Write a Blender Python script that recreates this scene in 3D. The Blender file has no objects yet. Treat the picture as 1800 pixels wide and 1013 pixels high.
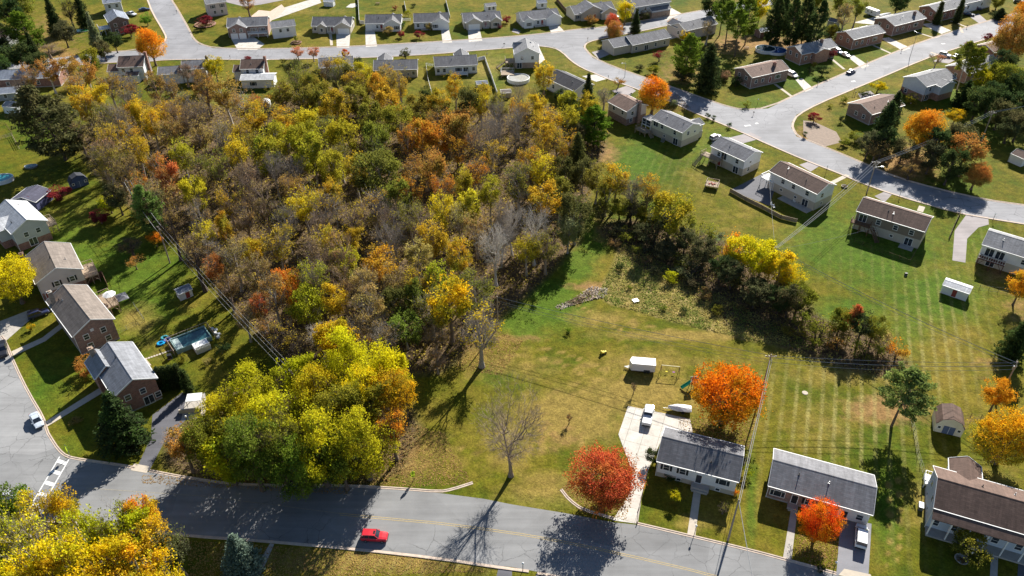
import bpy, math, random
import numpy as np
from mathutils import Vector, Matrix, noise
sc = bpy.context.scene
COLL = sc.collection
R = math.radians
rnd = random.Random(7)

# ---------------------------------------------------------------- camera geometry
FPX, PITCH, CAMH = 1386.0, R(37), 115.0
CP, SP = math.cos(PITCH), math.sin(PITCH)
def P(x, y, z=0.0):
    """point of the photograph (1800 x 1013) -> world point on the level z"""
    u = (x-900)/FPX; v = (506.5-y)/FPX
    t = (z-CAMH)/(-SP+v*CP)
    return Vector((u*t, (CP+v*SP)*t, z))
def PX(X, Y, Z=0.0):
    d = Y*CP+(CAMH-Z)*SP
    return 900+FPX*X/d, 506.5-FPX*(Y*SP-(CAMH-Z)*CP)/d
def SCL(y):
    return CP*(y+538)/CAMH

cam = bpy.data.cameras.new('camera'); camo = bpy.data.objects.new('camera', cam); COLL.objects.link(camo)
camo.location = (0, 0, CAMH); camo.rotation_euler = (R(90)-PITCH, 0, 0)
cam.sensor_width = 36; cam.lens = 36*FPX/1800; cam.clip_end = 8000; cam.clip_start = 1
sc.camera = camo

# ---------------------------------------------------------------- light
SUN_EL, SUN_AZ = R(32), R(25)          # azimuth measured from +Y towards +X
w = bpy.data.worlds.new('World'); sc.world = w; w.use_nodes = True
nt = w.node_tree; nt.nodes.clear()
sky = nt.nodes.new('ShaderNodeTexSky'); sky.sky_type = 'NISHITA'; sky.sun_disc = False
sky.sun_elevation = SUN_EL; sky.sun_rotation = SUN_AZ; sky.altitude = 100; sky.dust_density = .3; sky.ozone_density = 2.5
bg = nt.nodes.new('ShaderNodeBackground'); bg.inputs[1].default_value = 0.05
wo = nt.nodes.new('ShaderNodeOutputWorld')
nt.links.new(sky.outputs[0], bg.inputs[0]); nt.links.new(bg.outputs[0], wo.inputs[0])
sl = bpy.data.lights.new('sun', 'SUN'); sl.energy = 5.0; sl.angle = R(0.55); sl.color = (1, .95, .86)
so = bpy.data.objects.new('sun', sl); COLL.objects.link(so)
sd = Vector((math.sin(SUN_AZ)*math.cos(SUN_EL), math.cos(SUN_AZ)*math.cos(SUN_EL), math.sin(SUN_EL)))
so.rotation_euler = sd.to_track_quat('Z', 'Y').to_euler(); so.location = (0, 0, 200)
vs = sc.view_settings; vs.view_transform = 'Standard'; vs.look = 'None'; vs.exposure = 1.12; vs.gamma = 1
sc.render.film_transparent = False
sc.cycles.max_bounces = 6; sc.cycles.diffuse_bounces = 2; sc.cycles.transparent_max_bounces = 4

# ---------------------------------------------------------------- node helpers
class NT:
    def __init__(s, name):
        s.m = bpy.data.materials.new(name); s.m.use_nodes = True
        s.t = s.m.node_tree; s.t.nodes.clear()
        s.out = s.t.nodes.new('ShaderNodeOutputMaterial')
    def n(s, typ, **kw):
        nd = s.t.nodes.new('ShaderNode'+typ)
        for k, v in kw.items():
            if k.startswith('i_'): nd.inputs[k[2:].replace('_', ' ')].default_value = v
            else: setattr(nd, k, v)
        return nd
    def l(s, a, b): s.t.links.new(a, b)
    def coord(s, kind='Object'): return s.n('TexCoord').outputs[kind]
    def mapping(s, vec, scale=(1,1,1), rot=(0,0,0)):
        m = s.n('Mapping'); m.inputs['Scale'].default_value = scale; m.inputs['Rotation'].default_value = rot
        s.l(vec, m.inputs['Vector']); return m.outputs[0]
    def noise(s, vec, scale, detail=4, rough=.6, out='Fac'):
        n = s.n('TexNoise'); n.inputs['Scale'].default_value = scale; n.inputs['Detail'].default_value = detail
        n.inputs['Roughness'].default_value = rough
        if vec is not None: s.l(vec, n.inputs['Vector'])
        return n.outputs[out]
    def ramp(s, fac, stops):
        r = s.n('ValToRGB'); e = r.color_ramp.elements
        while len(e) < len(stops): e.new(.5)
        for q, (p, c) in zip(e, stops):
            q.position = p; q.color = (c[0], c[1], c[2], 1) if not isinstance(c, (int, float)) else (c, c, c, 1)
        s.l(fac, r.inputs[0]); return r.outputs[0]
    def mix(s, fac, a, b, mode='MIX'):
        m = s.n('Mix', data_type='RGBA', blend_type=mode, clamp_factor=True)
        for i, v in ((0, fac), (6, a), (7, b)):
            if hasattr(v, 'is_linked'): s.l(v, m.inputs[i])
            elif i == 0: m.inputs[i].default_value = v
            else: m.inputs[i].default_value = (v[0], v[1], v[2], 1)
        return m.outputs[2]
    def math(s, op, a, b=None):
        m = s.n('Math', operation=op)
        for i, v in ((0, a), (1, b)):
            if v is None: continue
            if hasattr(v, 'is_linked'): s.l(v, m.inputs[i])
            else: m.inputs[i].default_value = v
        return m.outputs[0]
    def attr(s, name, typ='GEOMETRY', out='Fac'):
        a = s.n('Attribute', attribute_type=typ, attribute_name=name); return a.outputs[out]
    def bsdf(s, col, rough=.8, metal=0, spec=.3, bump=None, bstr=.3, bdist=.05):
        b = s.n('BsdfPrincipled')
        for k, v in (('Base Color', col), ('Roughness', rough), ('Metallic', metal), ('Specular IOR Level', spec)):
            if hasattr(v, 'is_linked'): s.l(v, b.inputs[k])
            elif k == 'Base Color': b.inputs[k].default_value = (v[0], v[1], v[2], 1)
            else: b.inputs[k].default_value = v
        if bump is not None:
            bp = s.n('Bump'); bp.inputs['Strength'].default_value = bstr; bp.inputs['Distance'].default_value = bdist
            s.l(bump, bp.inputs['Height']); s.l(bp.outputs[0], b.inputs['Normal'])
        s.l(b.outputs[0], s.out.inputs[0]); return b
MC = {}
def speckle(name, c, var=.25, scale=3, rough=.8, spec=.3, metal=0, bstr=.2):
    """plain material with soft mottling"""
    key = (name,)+tuple(c)
    if key in MC: return MC[key]
    n = NT(name); v = n.coord()
    a = n.noise(v, scale, 5); b = n.noise(v, scale*9, 3)
    f = n.math('ADD', n.math('MULTIPLY', a, .7), n.math('MULTIPLY', b, .3))
    col = n.ramp(f, [(.3, [q*(1-var) for q in c]), (.7, [min(1, q*(1+var)) for q in c])])
    n.bsdf(col, rough, metal, spec, b, bstr, .03)
    MC[key] = n.m; return n.m
def roofmat(c):
    key = ('shingle',)+tuple(c)
    if key in MC: return MC[key]
    n = NT('shingle'); v = n.coord()
    br = n.n('TexBrick'); br.inputs['Scale'].default_value = 1; br.inputs['Brick Width'].default_value = .9
    br.inputs['Row Height'].default_value = .32; br.inputs['Mortar Size'].default_value = .02
    br.inputs['Color1'].default_value = (.62, .62, .62, 1); br.inputs['Color2'].default_value = (1.1, 1.1, 1.1, 1); br.inputs['Mortar'].default_value = (.45, .45, .45, 1)
    n.l(v, br.inputs['Vector'])
    st = n.noise(n.mapping(v, (1.6, .22, .22)), 1.0, 5, .65)          # streaks down the slope
    big = n.noise(v, .35, 4)
    spk = n.noise(v, 14, 2)
    f = n.math('ADD', n.math('MULTIPLY', st, .5), n.math('ADD', n.math('MULTIPLY', big, .2), n.math('MULTIPLY', spk, .3)))
    col = n.ramp(f, [(.33, [q*.62 for q in c]), (.66, [q*1.32 for q in c])])
    col = n.mix(.55, col, br.outputs[0], 'MULTIPLY')
    n.bsdf(col, .85, 0, .25, br.outputs[0], .3, .02)
    MC[key] = n.m; return n.m
def siding(c):
    key = ('siding',)+tuple(c)
    if key in MC: return MC[key]
    n = NT('siding'); v = n.coord()
    sx = n.n('SeparateXYZ'); n.l(v, sx.inputs[0])
    fr = n.math('FRACT', n.math('MULTIPLY', sx.outputs[2], 4.0))
    sh = n.ramp(fr, [(0, .72), (.14, 1), (1, .95)])
    d = n.ramp(n.noise(v, .8, 5), [(.3, [q*.88 for q in c]), (.7, c)])
    col = n.mix(.7, d, sh, 'MULTIPLY')
    n.bsdf(col, .6, 0, .35, fr, .3, .03)
    MC[key] = n.m; return n.m
def brick(c):
    key = ('brick',)+tuple(c)
    if key in MC: return MC[key]
    n = NT('brickwork')
    g = n.n('NewGeometry'); v = n.coord()
    sx = n.n('SeparateXYZ'); n.l(v, sx.inputs[0])
    cb = n.n('CombineXYZ'); n.l(n.math('ADD', sx.outputs[0], sx.outputs[1]), cb.inputs[0]); n.l(sx.outputs[2], cb.inputs[1])
    br = n.n('TexBrick'); br.inputs['Scale'].default_value = 1; br.inputs['Brick Width'].default_value = .42
    br.inputs['Row Height'].default_value = .16; br.inputs['Mortar Size'].default_value = .018
    br.inputs['Color1'].default_value = (*[q*.75 for q in c], 1); br.inputs['Color2'].default_value = (*[min(1,q*1.25) for q in c], 1)
    br.inputs['Mortar'].default_value = (.36, .33, .29, 1)
    n.l(cb.outputs[0], br.inputs['Vector'])
    d = n.ramp(n.noise(v, 1.1, 5), [(.3, .75), (.7, 1.1)])
    n.bsdf(n.mix(1, br.outputs[0], d, 'MULTIPLY'), .85, 0, .2)
    MC[key] = n.m; return n.m
def paint(c, rough=.35, metal=0, coat=.6):
    key = ('paint',)+tuple(c)
    if key in MC: return MC[key]
    n = NT('car_paint'); b = n.bsdf(n.ramp(n.noise(n.coord(), 2, 3), [(.3, [q*.92 for q in c]), (.7, c)]), rough, metal, .5)
    b.inputs['Coat Weight'].default_value = coat; b.inputs['Coat Roughness'].default_value = .08
    MC[key] = n.m; return n.m
def mk_leaf():
    n = NT('leaf')
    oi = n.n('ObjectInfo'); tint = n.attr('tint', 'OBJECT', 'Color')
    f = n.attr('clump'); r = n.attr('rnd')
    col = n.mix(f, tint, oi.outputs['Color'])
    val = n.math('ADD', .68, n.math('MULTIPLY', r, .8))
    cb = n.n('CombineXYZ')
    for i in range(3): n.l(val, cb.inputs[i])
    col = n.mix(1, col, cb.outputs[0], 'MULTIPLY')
    hs = n.n('HueSaturation'); n.l(col, hs.inputs['Color'])
    n.l(n.math('ADD', .485, n.math('MULTIPLY', r, .03)), hs.inputs['Hue'])
    d = n.n('BsdfDiffuse'); t = n.n('BsdfTranslucent'); m = n.n('MixShader'); m.inputs[0].default_value = .38
    n.l(hs.outputs[0], d.inputs[0]); n.l(hs.outputs[0], t.inputs[0])
    n.l(d.outputs[0], m.inputs[1]); n.l(t.outputs[0], m.inputs[2]); n.l(m.outputs[0], n.out.inputs[0])
    return n.m
def mk_bark():
    n = NT('bark'); oi = n.n('ObjectInfo')
    v = n.coord(); f = n.ramp(n.noise(n.mapping(v, (4, 4, 1)), 2, 5), [(.3, .65), (.7, 1.2)])
    n.bsdf(n.mix(1, oi.outputs['Color'], f, 'MULTIPLY'), .9, 0, .1)
    return n.m
M_LEAF, M_BARK = mk_leaf(), mk_bark()
WHITE = speckle('white_trim', (.80, .80, .78), .06, 2, .5)
GLASS = None
def mk_glass():
    n = NT('window_glass'); c = n.ramp(n.noise(n.coord(), .9, 2), [(.35, (.015, .02, .03)), (.7, (.07, .085, .1))])
    n.bsdf(c, .08, 0, .8); return n.m
GLASS = mk_glass()
BLACK = speckle('black_shutter', (.02, .022, .026), .2, 3, .6)
DKWOOD = speckle('stained_deck_wood', (.16, .09, .055), .35, 4)
LTWOOD = speckle('weathered_deck_wood', (.36, .28, .20), .3, 4)
CONC = speckle('concrete', (.48, .42, .34), .14, .9, .9)
CONC2 = speckle('old_concrete', (.40, .37, .33), .2, .9, .9)
METAL = speckle('galvanised_metal', (.30, .31, .32), .1, 4, .4, .5, .6)
RUBBER = speckle('tyre_rubber', (.02, .02, .02), .2, 6, .9)

# ---------------------------------------------------------------- mesh helpers
class MB:
    def __init__(s): s.v = []; s.f = []; s.mi = []; s.cur = 0
    def add(s, vs, fs):
        o = len(s.v); s.v += [tuple(q) for q in vs]; s.f += [tuple(o+i for i in f) for f in fs]; s.mi += [s.cur]*len(fs); return s
    def box(s, x0, x1, y0, y1, z0, z1):
        return s.add([(x0,y0,z0),(x1,y0,z0),(x1,y1,z0),(x0,y1,z0),(x0,y0,z1),(x1,y0,z1),(x1,y1,z1),(x0,y1,z1)],
              [(0,3,2,1),(4,5,6,7),(0,1,5,4),(1,2,6,5),(2,3,7,6),(3,0,4,7)])
    def beam(s, a, b, w, h=None):
        a, b = Vector(a), Vector(b); h = h or w
        d = (b-a).normalized(); up = Vector((0,0,1)) if abs(d.z) < .95 else Vector((0,1,0))
        sx = d.cross(up).normalized(); uz = sx.cross(d)
        vs = []
        for p in (a, b):
            for i, j in ((-1,-1),(1,-1),(1,1),(-1,1)): vs.append(p+sx*(w/2*i)+uz*(h/2*j))
        return s.add(vs, [(3,2,1,0),(4,5,6,7),(0,1,5,4),(1,2,6,5),(2,3,7,6),(3,0,4,7)])
    def tube(s, a, b, r0, r1, n=6, caps=True):
        a, b = Vector(a), Vector(b); d = (b-a)
        if d.length < 1e-5: return s
        d.normalize(); up = Vector((0,0,1)) if abs(d.z) < .95 else Vector((1,0,0))
        sx = d.cross(up).normalized(); uy = sx.cross(d)
        vs = []
        for p, r in ((a, r0), (b, r1)):
            for k in range(n):
                t = 2*math.pi*k/n; vs.append(p+sx*(r*math.cos(t))+uy*(r*math.sin(t)))
        fs = [(k, (k+1) % n, n+(k+1) % n, n+k) for k in range(n)]
        if caps: fs += [tuple(range(n-1, -1, -1)), tuple(range(n, 2*n))]
        return s.add(vs, fs)
    def lathe(s, prof, c=(0,0,0), n=16, sx=1, sy=1):
        vs = []
        for r, z in prof:
            for k in range(n):
                t = 2*math.pi*k/n; vs.append((c[0]+r*sx*math.cos(t), c[1]+r*sy*math.sin(t), c[2]+z))
        fs = []
        for i in range(len(prof)-1):
            for k in range(n): fs.append((i*n+k, i*n+(k+1) % n, (i+1)*n+(k+1) % n, (i+1)*n+k))
        fs += [tuple(range(n-1, -1, -1)), tuple(range((len(prof)-1)*n, len(prof)*n))]
        return s.add(vs, fs)
    def prism(s, pts, z0, z1):
        n = len(pts)
        vs = [(p[0], p[1], z0) for p in pts]+[(p[0], p[1], z1) for p in pts]
        return s.add(vs, [tuple(range(n-1, -1, -1)), tuple(range(n, 2*n))]+[(i, (i+1) % n, n+(i+1) % n, n+i) for i in range(n)])
    def yprism(s, pts, y0, y1):          # pts in x,z
        n = len(pts)
        vs = [(p[0], y0, p[1]) for p in pts]+[(p[0], y1, p[1]) for p in pts]
        return s.add(vs, [tuple(range(n)), tuple(range(2*n-1, n-1, -1))]+[(i+n, (i+1) % n+n, (i+1) % n, i) for i in range(n)])
    def mesh(s, name, mats):
        me = bpy.data.meshes.new(name); me.from_pydata(s.v, [], s.f)
        for m in (mats if isinstance(mats, (list, tuple)) else [mats]): me.materials.append(m)
        if any(s.mi): me.polygons.foreach_set('material_index', s.mi)
        me.update(); return me
    def obj(s, name, mats, parent=None, loc=(0,0,0), rot=(0,0,0)):
        return link(name, s.mesh(name, mats), parent, loc, rot)
def link(name, data, parent=None, loc=(0,0,0), rot=(0,0,0), color=None):
    o = bpy.data.objects.new(name, data); COLL.objects.link(o)
    o.location = loc; o.rotation_euler = rot
    if parent is not None: o.parent = parent
    if color is not None: o.color = (*color[:3], 1)
    return o
LABELS = []
def tag(o, label=None, cat=None, group=None, kind=None):
    if label: o['label'] = label
    if cat: o['category'] = cat
    if group: o['group'] = group
    if kind: o['kind'] = kind
    return o
def empty(name, loc, rz=0, **kw):
    o = bpy.data.objects.new(name, None); COLL.objects.link(o); o.location = loc; o.rotation_euler = (0, 0, rz)
    o.empty_display_size = .5
    return tag(o, **kw)
def copy_tree(o, parent=None):
    c = o.copy(); COLL.objects.link(c); c.parent = parent
    for ch in o.children: copy_tree(ch, c)
    return c

# ---------------------------------------------------------------- ground
FOREST = [(130,235),(190,190),(330,175),(470,205),(490,170),(540,150),(650,160),(750,200),(860,190),(960,180),(1070,230),(1040,330),(1020,420),
          (960,490),(880,560),(830,610),(770,660),(640,650),(520,660),(450,590),(390,520),(310,430),(235,370),(160,300)]
GROVE = [(300,770),(380,690),(470,660),(580,620),(700,650),(740,760),(700,840),(610,852),(420,850),(320,838),(280,810)]
HEDGE = [(1045,400),(1100,385),(1210,400),(1300,440),(1400,500),(1440,560),(1560,600),(1600,640),(1560,665),(1450,640),(1380,610),(1290,575),(1200,510),(1120,470)]
MEADOW = [(1095,425),(1130,445),(1230,500),(1400,590),(1440,620),(1330,600),(1200,570),(1075,535),(1050,520),(1070,480)]
def inpoly(x, y, poly):
    c = False; n = len(poly)
    for i in range(n):
        x1, y1 = poly[i]; x2, y2 = poly[i-1]
        if (y1 > y) != (y2 > y) and x < (x2-x1)*(y-y1)/(y2-y1)+x1: c = not c
    return c
def inpoly_np(x, y, poly):
    c = np.zeros(x.shape, bool); n = len(poly)
    for i in range(n):
        x1, y1 = poly[i]; x2, y2 = poly[i-1]
        if y1 == y2: continue
        c ^= ((y1 > y) != (y2 > y)) & (x < (x2-x1)*(y-y1)/(y2-y1)+x1)
    return c
def blur2(a, k):
    for ax in (0, 1):
        b = np.zeros_like(a)
        for s in range(-k, k+1): b += np.roll(a, s, ax)
        a = b/(2*k+1)
    return a
DRY = [(1010,730,110,60,.9),(900,790,60,60,.6),(1130,640,90,30,.7),(930,650,60,30,.6),(750,800,60,50,.6),(1120,700,140,60,.8),(960,860,90,40,.7),(1060,560,70,18,.7),(1200,590,160,10,.9),(830,620,60,30,.6),(1500,660,180,25,.55),(1640,880,60,60,.6),(880,645,90,40,.5),
       (1180,640,120,20,.5),(700,830,70,30,.5),(500,300,1,1,0),(1330,350,60,30,.5),(1250,310,60,30,.5),(240,560,40,30,.7),(300,610,80,25,.5),(850,120,60,30,.6),(690,135,40,15,.5),
       (1655,600,60,60,.35),(700,985,250,25,.75),(1230,920,50,20,.6),(1450,750,90,60,.5),(1745,850,50,50,.6),(1040,120,60,10,.5),(1000,110,30,20,.4),(1600,30,1,1,0),(640,130,40,20,.4),
       (1590,75,40,14,.9),(1610,68,60,10,.6),(1660,45,40,12,.6),(1440,205,30,30,.6),(1500,180,40,14,.5),(560,20,120,10,.4),(1300,20,60,10,.5),(1280,400,90,60,.35),(1410,10,60,30,.5),(960,10,300,6,.3),(400,175,60,20,.5)]
LUSH = [(925,565,50,35,1),(970,520,45,35,1),(1015,465,35,35,1),(1045,425,30,30,1),(1520,430,150,60,1),(1650,520,90,60,.9),(1260,260,80,50,.7),(1440,400,70,50,.7),(230,500,110,110,.8),(120,440,90,90,.7),(1120,290,50,50,.9),(80,690,60,60,.6),(980,540,60,40,1),(1060,400,50,50,.6),(1560,470,100,50,.8),(1700,430,60,60,.6),(1120,270,60,30,.6),(60,200,60,60,.6),(200,480,90,60,.5),(150,380,80,60,.5),(870,120,40,40,.7),
        (1260,120,60,30,.4),(1400,130,60,40,.8),(1480,100,60,20,.7),(1560,90,50,20,.6),(1560,900,30,120,.7),(1320,880,12,120,.8),(1480,560,120,40,.8),(1760,200,60,60,.7),(1600,560,50,80,.7),(1700,310,60,60,.6),
        (130,640,60,60,.4),(960,880,80,20,.6),(250,30,200,20,.3),(1680,180,30,30,.8),(1330,180,60,20,.7),(100,790,60,30,.5)]
DIRT = [(1560,720,70,26,1),(1060,505,60,10,.9),(1170,510,40,14,.7),(640,790,40,30,.6),(700,790,40,40,.7),(1110,830,1,1,0),(1500,110,1,1,0),(1400,80,80,16,.9),(1340,75,60,16,.8),(1750,470,30,30,.7),(1790,540,30,60,.5),
        (1060,270,30,20,.8),(1740,640,50,30,.4),(1290,80,50,20,.8),(910,595,60,7,.6),(980,770,60,40,.4),(1720,740,50,16,.4),(1060,400,25,40,.5),(1200,130,60,30,.5),(1590,290,60,40,.8),(1420,240,30,20,.7),(85,60,80,40,.5),(100,100,60,20,.7)]
MOW = [(1480,740,150,110,1),(1640,600,80,110,.9),(700,985,280,25,.6),(1610,900,60,90,.4),(1560,470,120,60,.25),(1200,300,90,60,.25),(1750,440,60,60,.4)]
def gauss(px, py, lst):
    a = np.zeros_like(px)
    for x, y, rx, ry, s in lst: a = np.maximum(a, s*np.exp(-((px-x)/rx)**2*.8-((py-y)/ry)**2*.8))
    return a
def subdiv(pts, closed=False, it=1):
    for _ in range(it):
        out = []; n = len(pts)
        rng = range(n if closed else n-1)
        if not closed: out.append(pts[0])
        for i in rng:
            a, b = pts[i], pts[(i+1) % n]
            out.append((a[0]*.75+b[0]*.25, a[1]*.75+b[1]*.25)); out.append((a[0]*.25+b[0]*.75, a[1]*.25+b[1]*.75))
        if not closed: out.append(pts[-1])
        pts = out
    return pts
TRACKS = [[(935,790),(940,735),(965,695),(1010,672),(1070,668),(1120,685),(1146,712)],[(952,800),(957,745),(980,708),(1018,688),(1068,684),(1108,698),(1130,725)],[(900,612),(950,610),(1000,622),(1050,645),(1090,668)],[(890,625),(945,628),(990,640),(1030,660)],
 [(1085,600),(1120,575),(1110,560)],[(1000,640),(1060,645),(1110,670),(1150,700),(1160,720)],[(975,720),(1010,735),(1040,770)],[(1010,530),(1050,560),(1090,580)],[(1060,560),(1150,575),(1300,600)],[(720,845),(790,780),(850,800)],[(1560,830),(1565,900),(1560,1000)],[(1578,830),(1583,900),(1578,1000)]]
def lines(px, py, w=3.2):
    a = np.zeros_like(px)
    for ln in TRACKS:
        for (x1, y1), (x2, y2) in zip(subdiv(ln)[:-1], subdiv(ln)[1:]):
            dx, dy = x2-x1, y2-y1; t = np.clip(((px-x1)*dx+(py-y1)*dy)/(dx*dx+dy*dy+1e-6), 0, 1)
            d = np.hypot(px-x1-t*dx, (py-y1-t*dy)*1.4); a = np.maximum(a, .95*np.exp(-(d/w)**2))
    return a
def make_ground():
    xs = np.concatenate([[-6000,-3000,-1200,-600,-420], np.arange(-300, 301, 1.1), [420,600,1200,3000,6000]])
    ys = np.concatenate([[-400,-100,20], np.arange(60, 430, 1.1), [500,700,1200,2500,7000]])
    X, Y = np.meshgrid(xs, ys); ny, nx = X.shape
    D = Y*CP+CAMH*SP; D = np.where(D < 20, 20, D)
    px = 900+FPX*X/D; py = 506.5-FPX*(Y*SP-CAMH*CP)/D
    ver = np.stack([X.ravel(), Y.ravel(), np.zeros(X.size)], 1)
    i = np.arange(nx*ny).reshape(ny, nx)
    q = np.stack([i[:-1,:-1], i[:-1,1:], i[1:,1:], i[1:,:-1]], -1).reshape(-1, 4)
    me = bpy.data.meshes.new('ground'); me.vertices.add(len(ver)); me.vertices.foreach_set('co', ver.ravel())
    me.loops.add(q.size); me.loops.foreach_set('vertex_index', q.ravel())
    me.polygons.add(len(q)); me.polygons.foreach_set('loop_start', np.arange(0, q.size, 4)); me.polygons.foreach_set('loop_total', np.full(len(q), 4))
    fo = inpoly_np(px, py, FOREST) | inpoly_np(px, py, GROVE) | inpoly_np(px, py, HEDGE)
    fo = blur2(fo.astype(float), 2)
    md = blur2(inpoly_np(px, py, MEADOW).astype(float), 1)
    for nm, a in (('litter', fo), ('meadow', md), ('dry', np.maximum(gauss(px, py, DRY), lines(px, py))), ('lush', gauss(px, py, LUSH)), ('dirt', gauss(px, py, DIRT)), ('mow', gauss(px, py, MOW))):
        at = me.attributes.new(nm, 'FLOAT', 'POINT'); at.data.foreach_set('value', a.ravel().astype(np.float32))
    me.update(); me.validate()
    n = NT('lawn'); v = n.coord()
    big = n.noise(v, .035, 5, .6); med = n.noise(v, .16, 5, .65); fine = n.noise(v, 2.2, 6, .75); vf = n.noise(v, 7, 3, .7)
    def hardened(name, k=.9, sc=.25):
        a = n.attr(name); e = n.math('ADD', a, n.math('MULTIPLY', n.math('SUBTRACT', n.noise(v, sc, 6, .65), .5), k))
        return n.ramp(e, [(.25, 0), (.75, 1)])
    base = n.ramp(n.math('ADD', n.math('MULTIPLY', big, .6), n.math('MULTIPLY', med, .4)), [(.38, (.062, .092, .006)), (.5, (.118, .112, .009)), (.62, (.19, .145, .022))])
    c = n.mix(n.math('MULTIPLY', hardened('lush'), .75), base, (.062, .128, .011))
    c = n.mix(n.math('MULTIPLY', hardened('dry', 1.1), .8), c, (.27, .19, .052))
    c = n.mix(n.math('MULTIPLY', hardened('dirt', 1.3, .4), .7), c, (.34, .185, .085))
    wv = n.n('TexWave'); wv.inputs['Scale'].default_value = .125; wv.inputs['Distortion'].default_value = .7; wv.inputs['Detail'].default_value = 3; wv.inputs['Detail Scale'].default_value = 3
    n.l(n.mapping(v, (1, 1, 1), (0, 0, R(19.5))), wv.inputs['Vector'])
    st = n.ramp(wv.outputs[1], [(.6, 0), (.95, 1)])
    c = n.mix(n.math('MULTIPLY', n.math('MULTIPLY', st, n.attr('mow')), n.math('MULTIPLY', n.ramp(n.noise(v, .3, 5, .7), [(.36, .15), (.58, 1)]), n.math('MULTIPLY', fine, 1.3))), c, (.29, .255, .09))
    mead = n.ramp(n.noise(v, .5, 6, .7), [(.38, (.08, .10, .02)), (.5, (.21, .17, .05)), (.62, (.36, .27, .11))])
    c = n.mix(hardened('meadow', .5), c, mead)
    lit = n.ramp(n.noise(v, .9, 6, .75), [(.35, (.05, .035, .022)), (.55, (.13, .09, .05)), (.7, (.24, .17, .09))])
    c = n.mix(hardened('litter', .6), c, lit)
    c = n.mix(1, c, n.ramp(n.noise(v, .55, 5, .7), [(.34, .72), (.5, 1), (.66, 1.3)]), 'MULTIPLY')
    f = n.ramp(n.math('ADD', n.math('MULTIPLY', fine, .6), n.math('MULTIPLY', vf, .4)), [(.3, .5), (.5, .95), (.7, 1.45)])
    c = n.mix(1, c, f, 'MULTIPLY')
    n.bsdf(c, .95, 0, .08, n.math('ADD', fine, n.math('MULTIPLY', med, 2)), .8, .18)
    me.materials.append(n.m)
    tag(link('ground', me), kind='structure')
make_ground()

def mk_asphalt(name, c, crack=True):
    n = NT(name); v = n.coord()
    a = n.noise(v, .12, 4, .6); b = n.noise(v, 9, 3, .8); st = n.noise(n.mapping(v, (.05, .9, 1), (0, 0, R(6))), 1, 4)
    f = n.math('ADD', n.math('MULTIPLY', a, .45), n.math('ADD', n.math('MULTIPLY', b, .25), n.math('MULTIPLY', st, .3)))
    col = n.ramp(f, [(.35, [q*.7 for q in c]), (.65, [q*1.25 for q in c])])
    if crack:
        vo = n.n('TexVoronoi', feature='DISTANCE_TO_EDGE'); vo.inputs['Scale'].default_value = .22
        wv = n.n('VectorMath', operation='ADD'); n.l(v, wv.inputs[0]); n.l(n.noise(v, .8, 4, .6, 'Color'), wv.inputs[1])
        n.l(wv.outputs[0], vo.inputs['Vector'])
        cr = n.ramp(vo.outputs[0], [(0, .5), (.016, 1)])
        gate = n.ramp(n.noise(v, .05, 2), [(.46, 0), (.56, 1)])
        col = n.mix(gate, col, n.mix(1, col, cr, 'MULTIPLY'))
        pt = n.n('TexVoronoi'); pt.inputs['Scale'].default_value = .06; n.l(v, pt.inputs['Vector'])
        sp = n.n('SeparateColor'); n.l(pt.outputs['Color'], sp.inputs[0])
        col = n.mix(.5, col, n.ramp(sp.outputs[0], [(0, .74), (.3, .98), (1, 1.1)]), 'MULTIPLY')
    n.bsdf(col, .85, 0, .3, b, .25, .02)
    return n.m
ASPH = mk_asphalt('asphalt', (.215, .216, .218))
ASPH2 = mk_asphalt('pale_asphalt', (.255, .255, .27))
ASPHD = mk_asphalt('dark_driveway_asphalt', (.115, .115, .13), False)
ASPHP = mk_asphalt('worn_driveway_asphalt', (.30, .27, .27), False)
def mk_slab():
    n = NT('bright_concrete'); v = n.coord(); br = n.n('TexBrick', offset=0.0); br.inputs['Scale'].default_value = 1; br.inputs['Brick Width'].default_value = 3.0; br.inputs['Row Height'].default_value = 3.0; br.inputs['Mortar Size'].default_value = .04
    br.inputs['Color1'].default_value = (1, 1, 1, 1); br.inputs['Color2'].default_value = (.92, .92, .92, 1); br.inputs['Mortar'].default_value = (.5, .48, .45, 1); n.l(n.mapping(v, (1, 1, 1), (0, 0, R(20))), br.inputs['Vector'])
    c = n.ramp(n.math('ADD', n.math('MULTIPLY', n.noise(v, .5, 6, .7), .7), n.math('MULTIPLY', n.noise(v, 6, 3), .3)), [(.34, (.42, .39, .34)), (.6, (.62, .585, .53))])
    n.bsdf(n.mix(1, c, br.outputs[0], 'MULTIPLY'), .85, 0, .2); return n.m
DRIVE = mk_slab()
KERB = speckle('kerb_concrete', (.52, .42, .34), .25, 1.2, .9)
def sheet(name, px, z, mat, kind='structure', label=None, cat=None, world=False):
    pts = px if world else [P(x, y) for x, y in px]
    me = bpy.data.meshes.new(name)
    from mathutils.geometry import tessellate_polygon
    vs = [Vector((p[0], p[1], z)) for p in pts]
    tr = tessellate_polygon([vs])
    fs = []
    for t in tr:
        a, b, c = (vs[i] for i in t)
        fs.append(tuple(t) if (b-a).cross(c-a).z > 0 else tuple(reversed(t)))
    me.from_pydata([tuple(q) for q in vs], [], fs); me.materials.append(mat); me.update()
    return tag(link(name, me), kind=kind, label=label, cat=cat)
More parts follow.
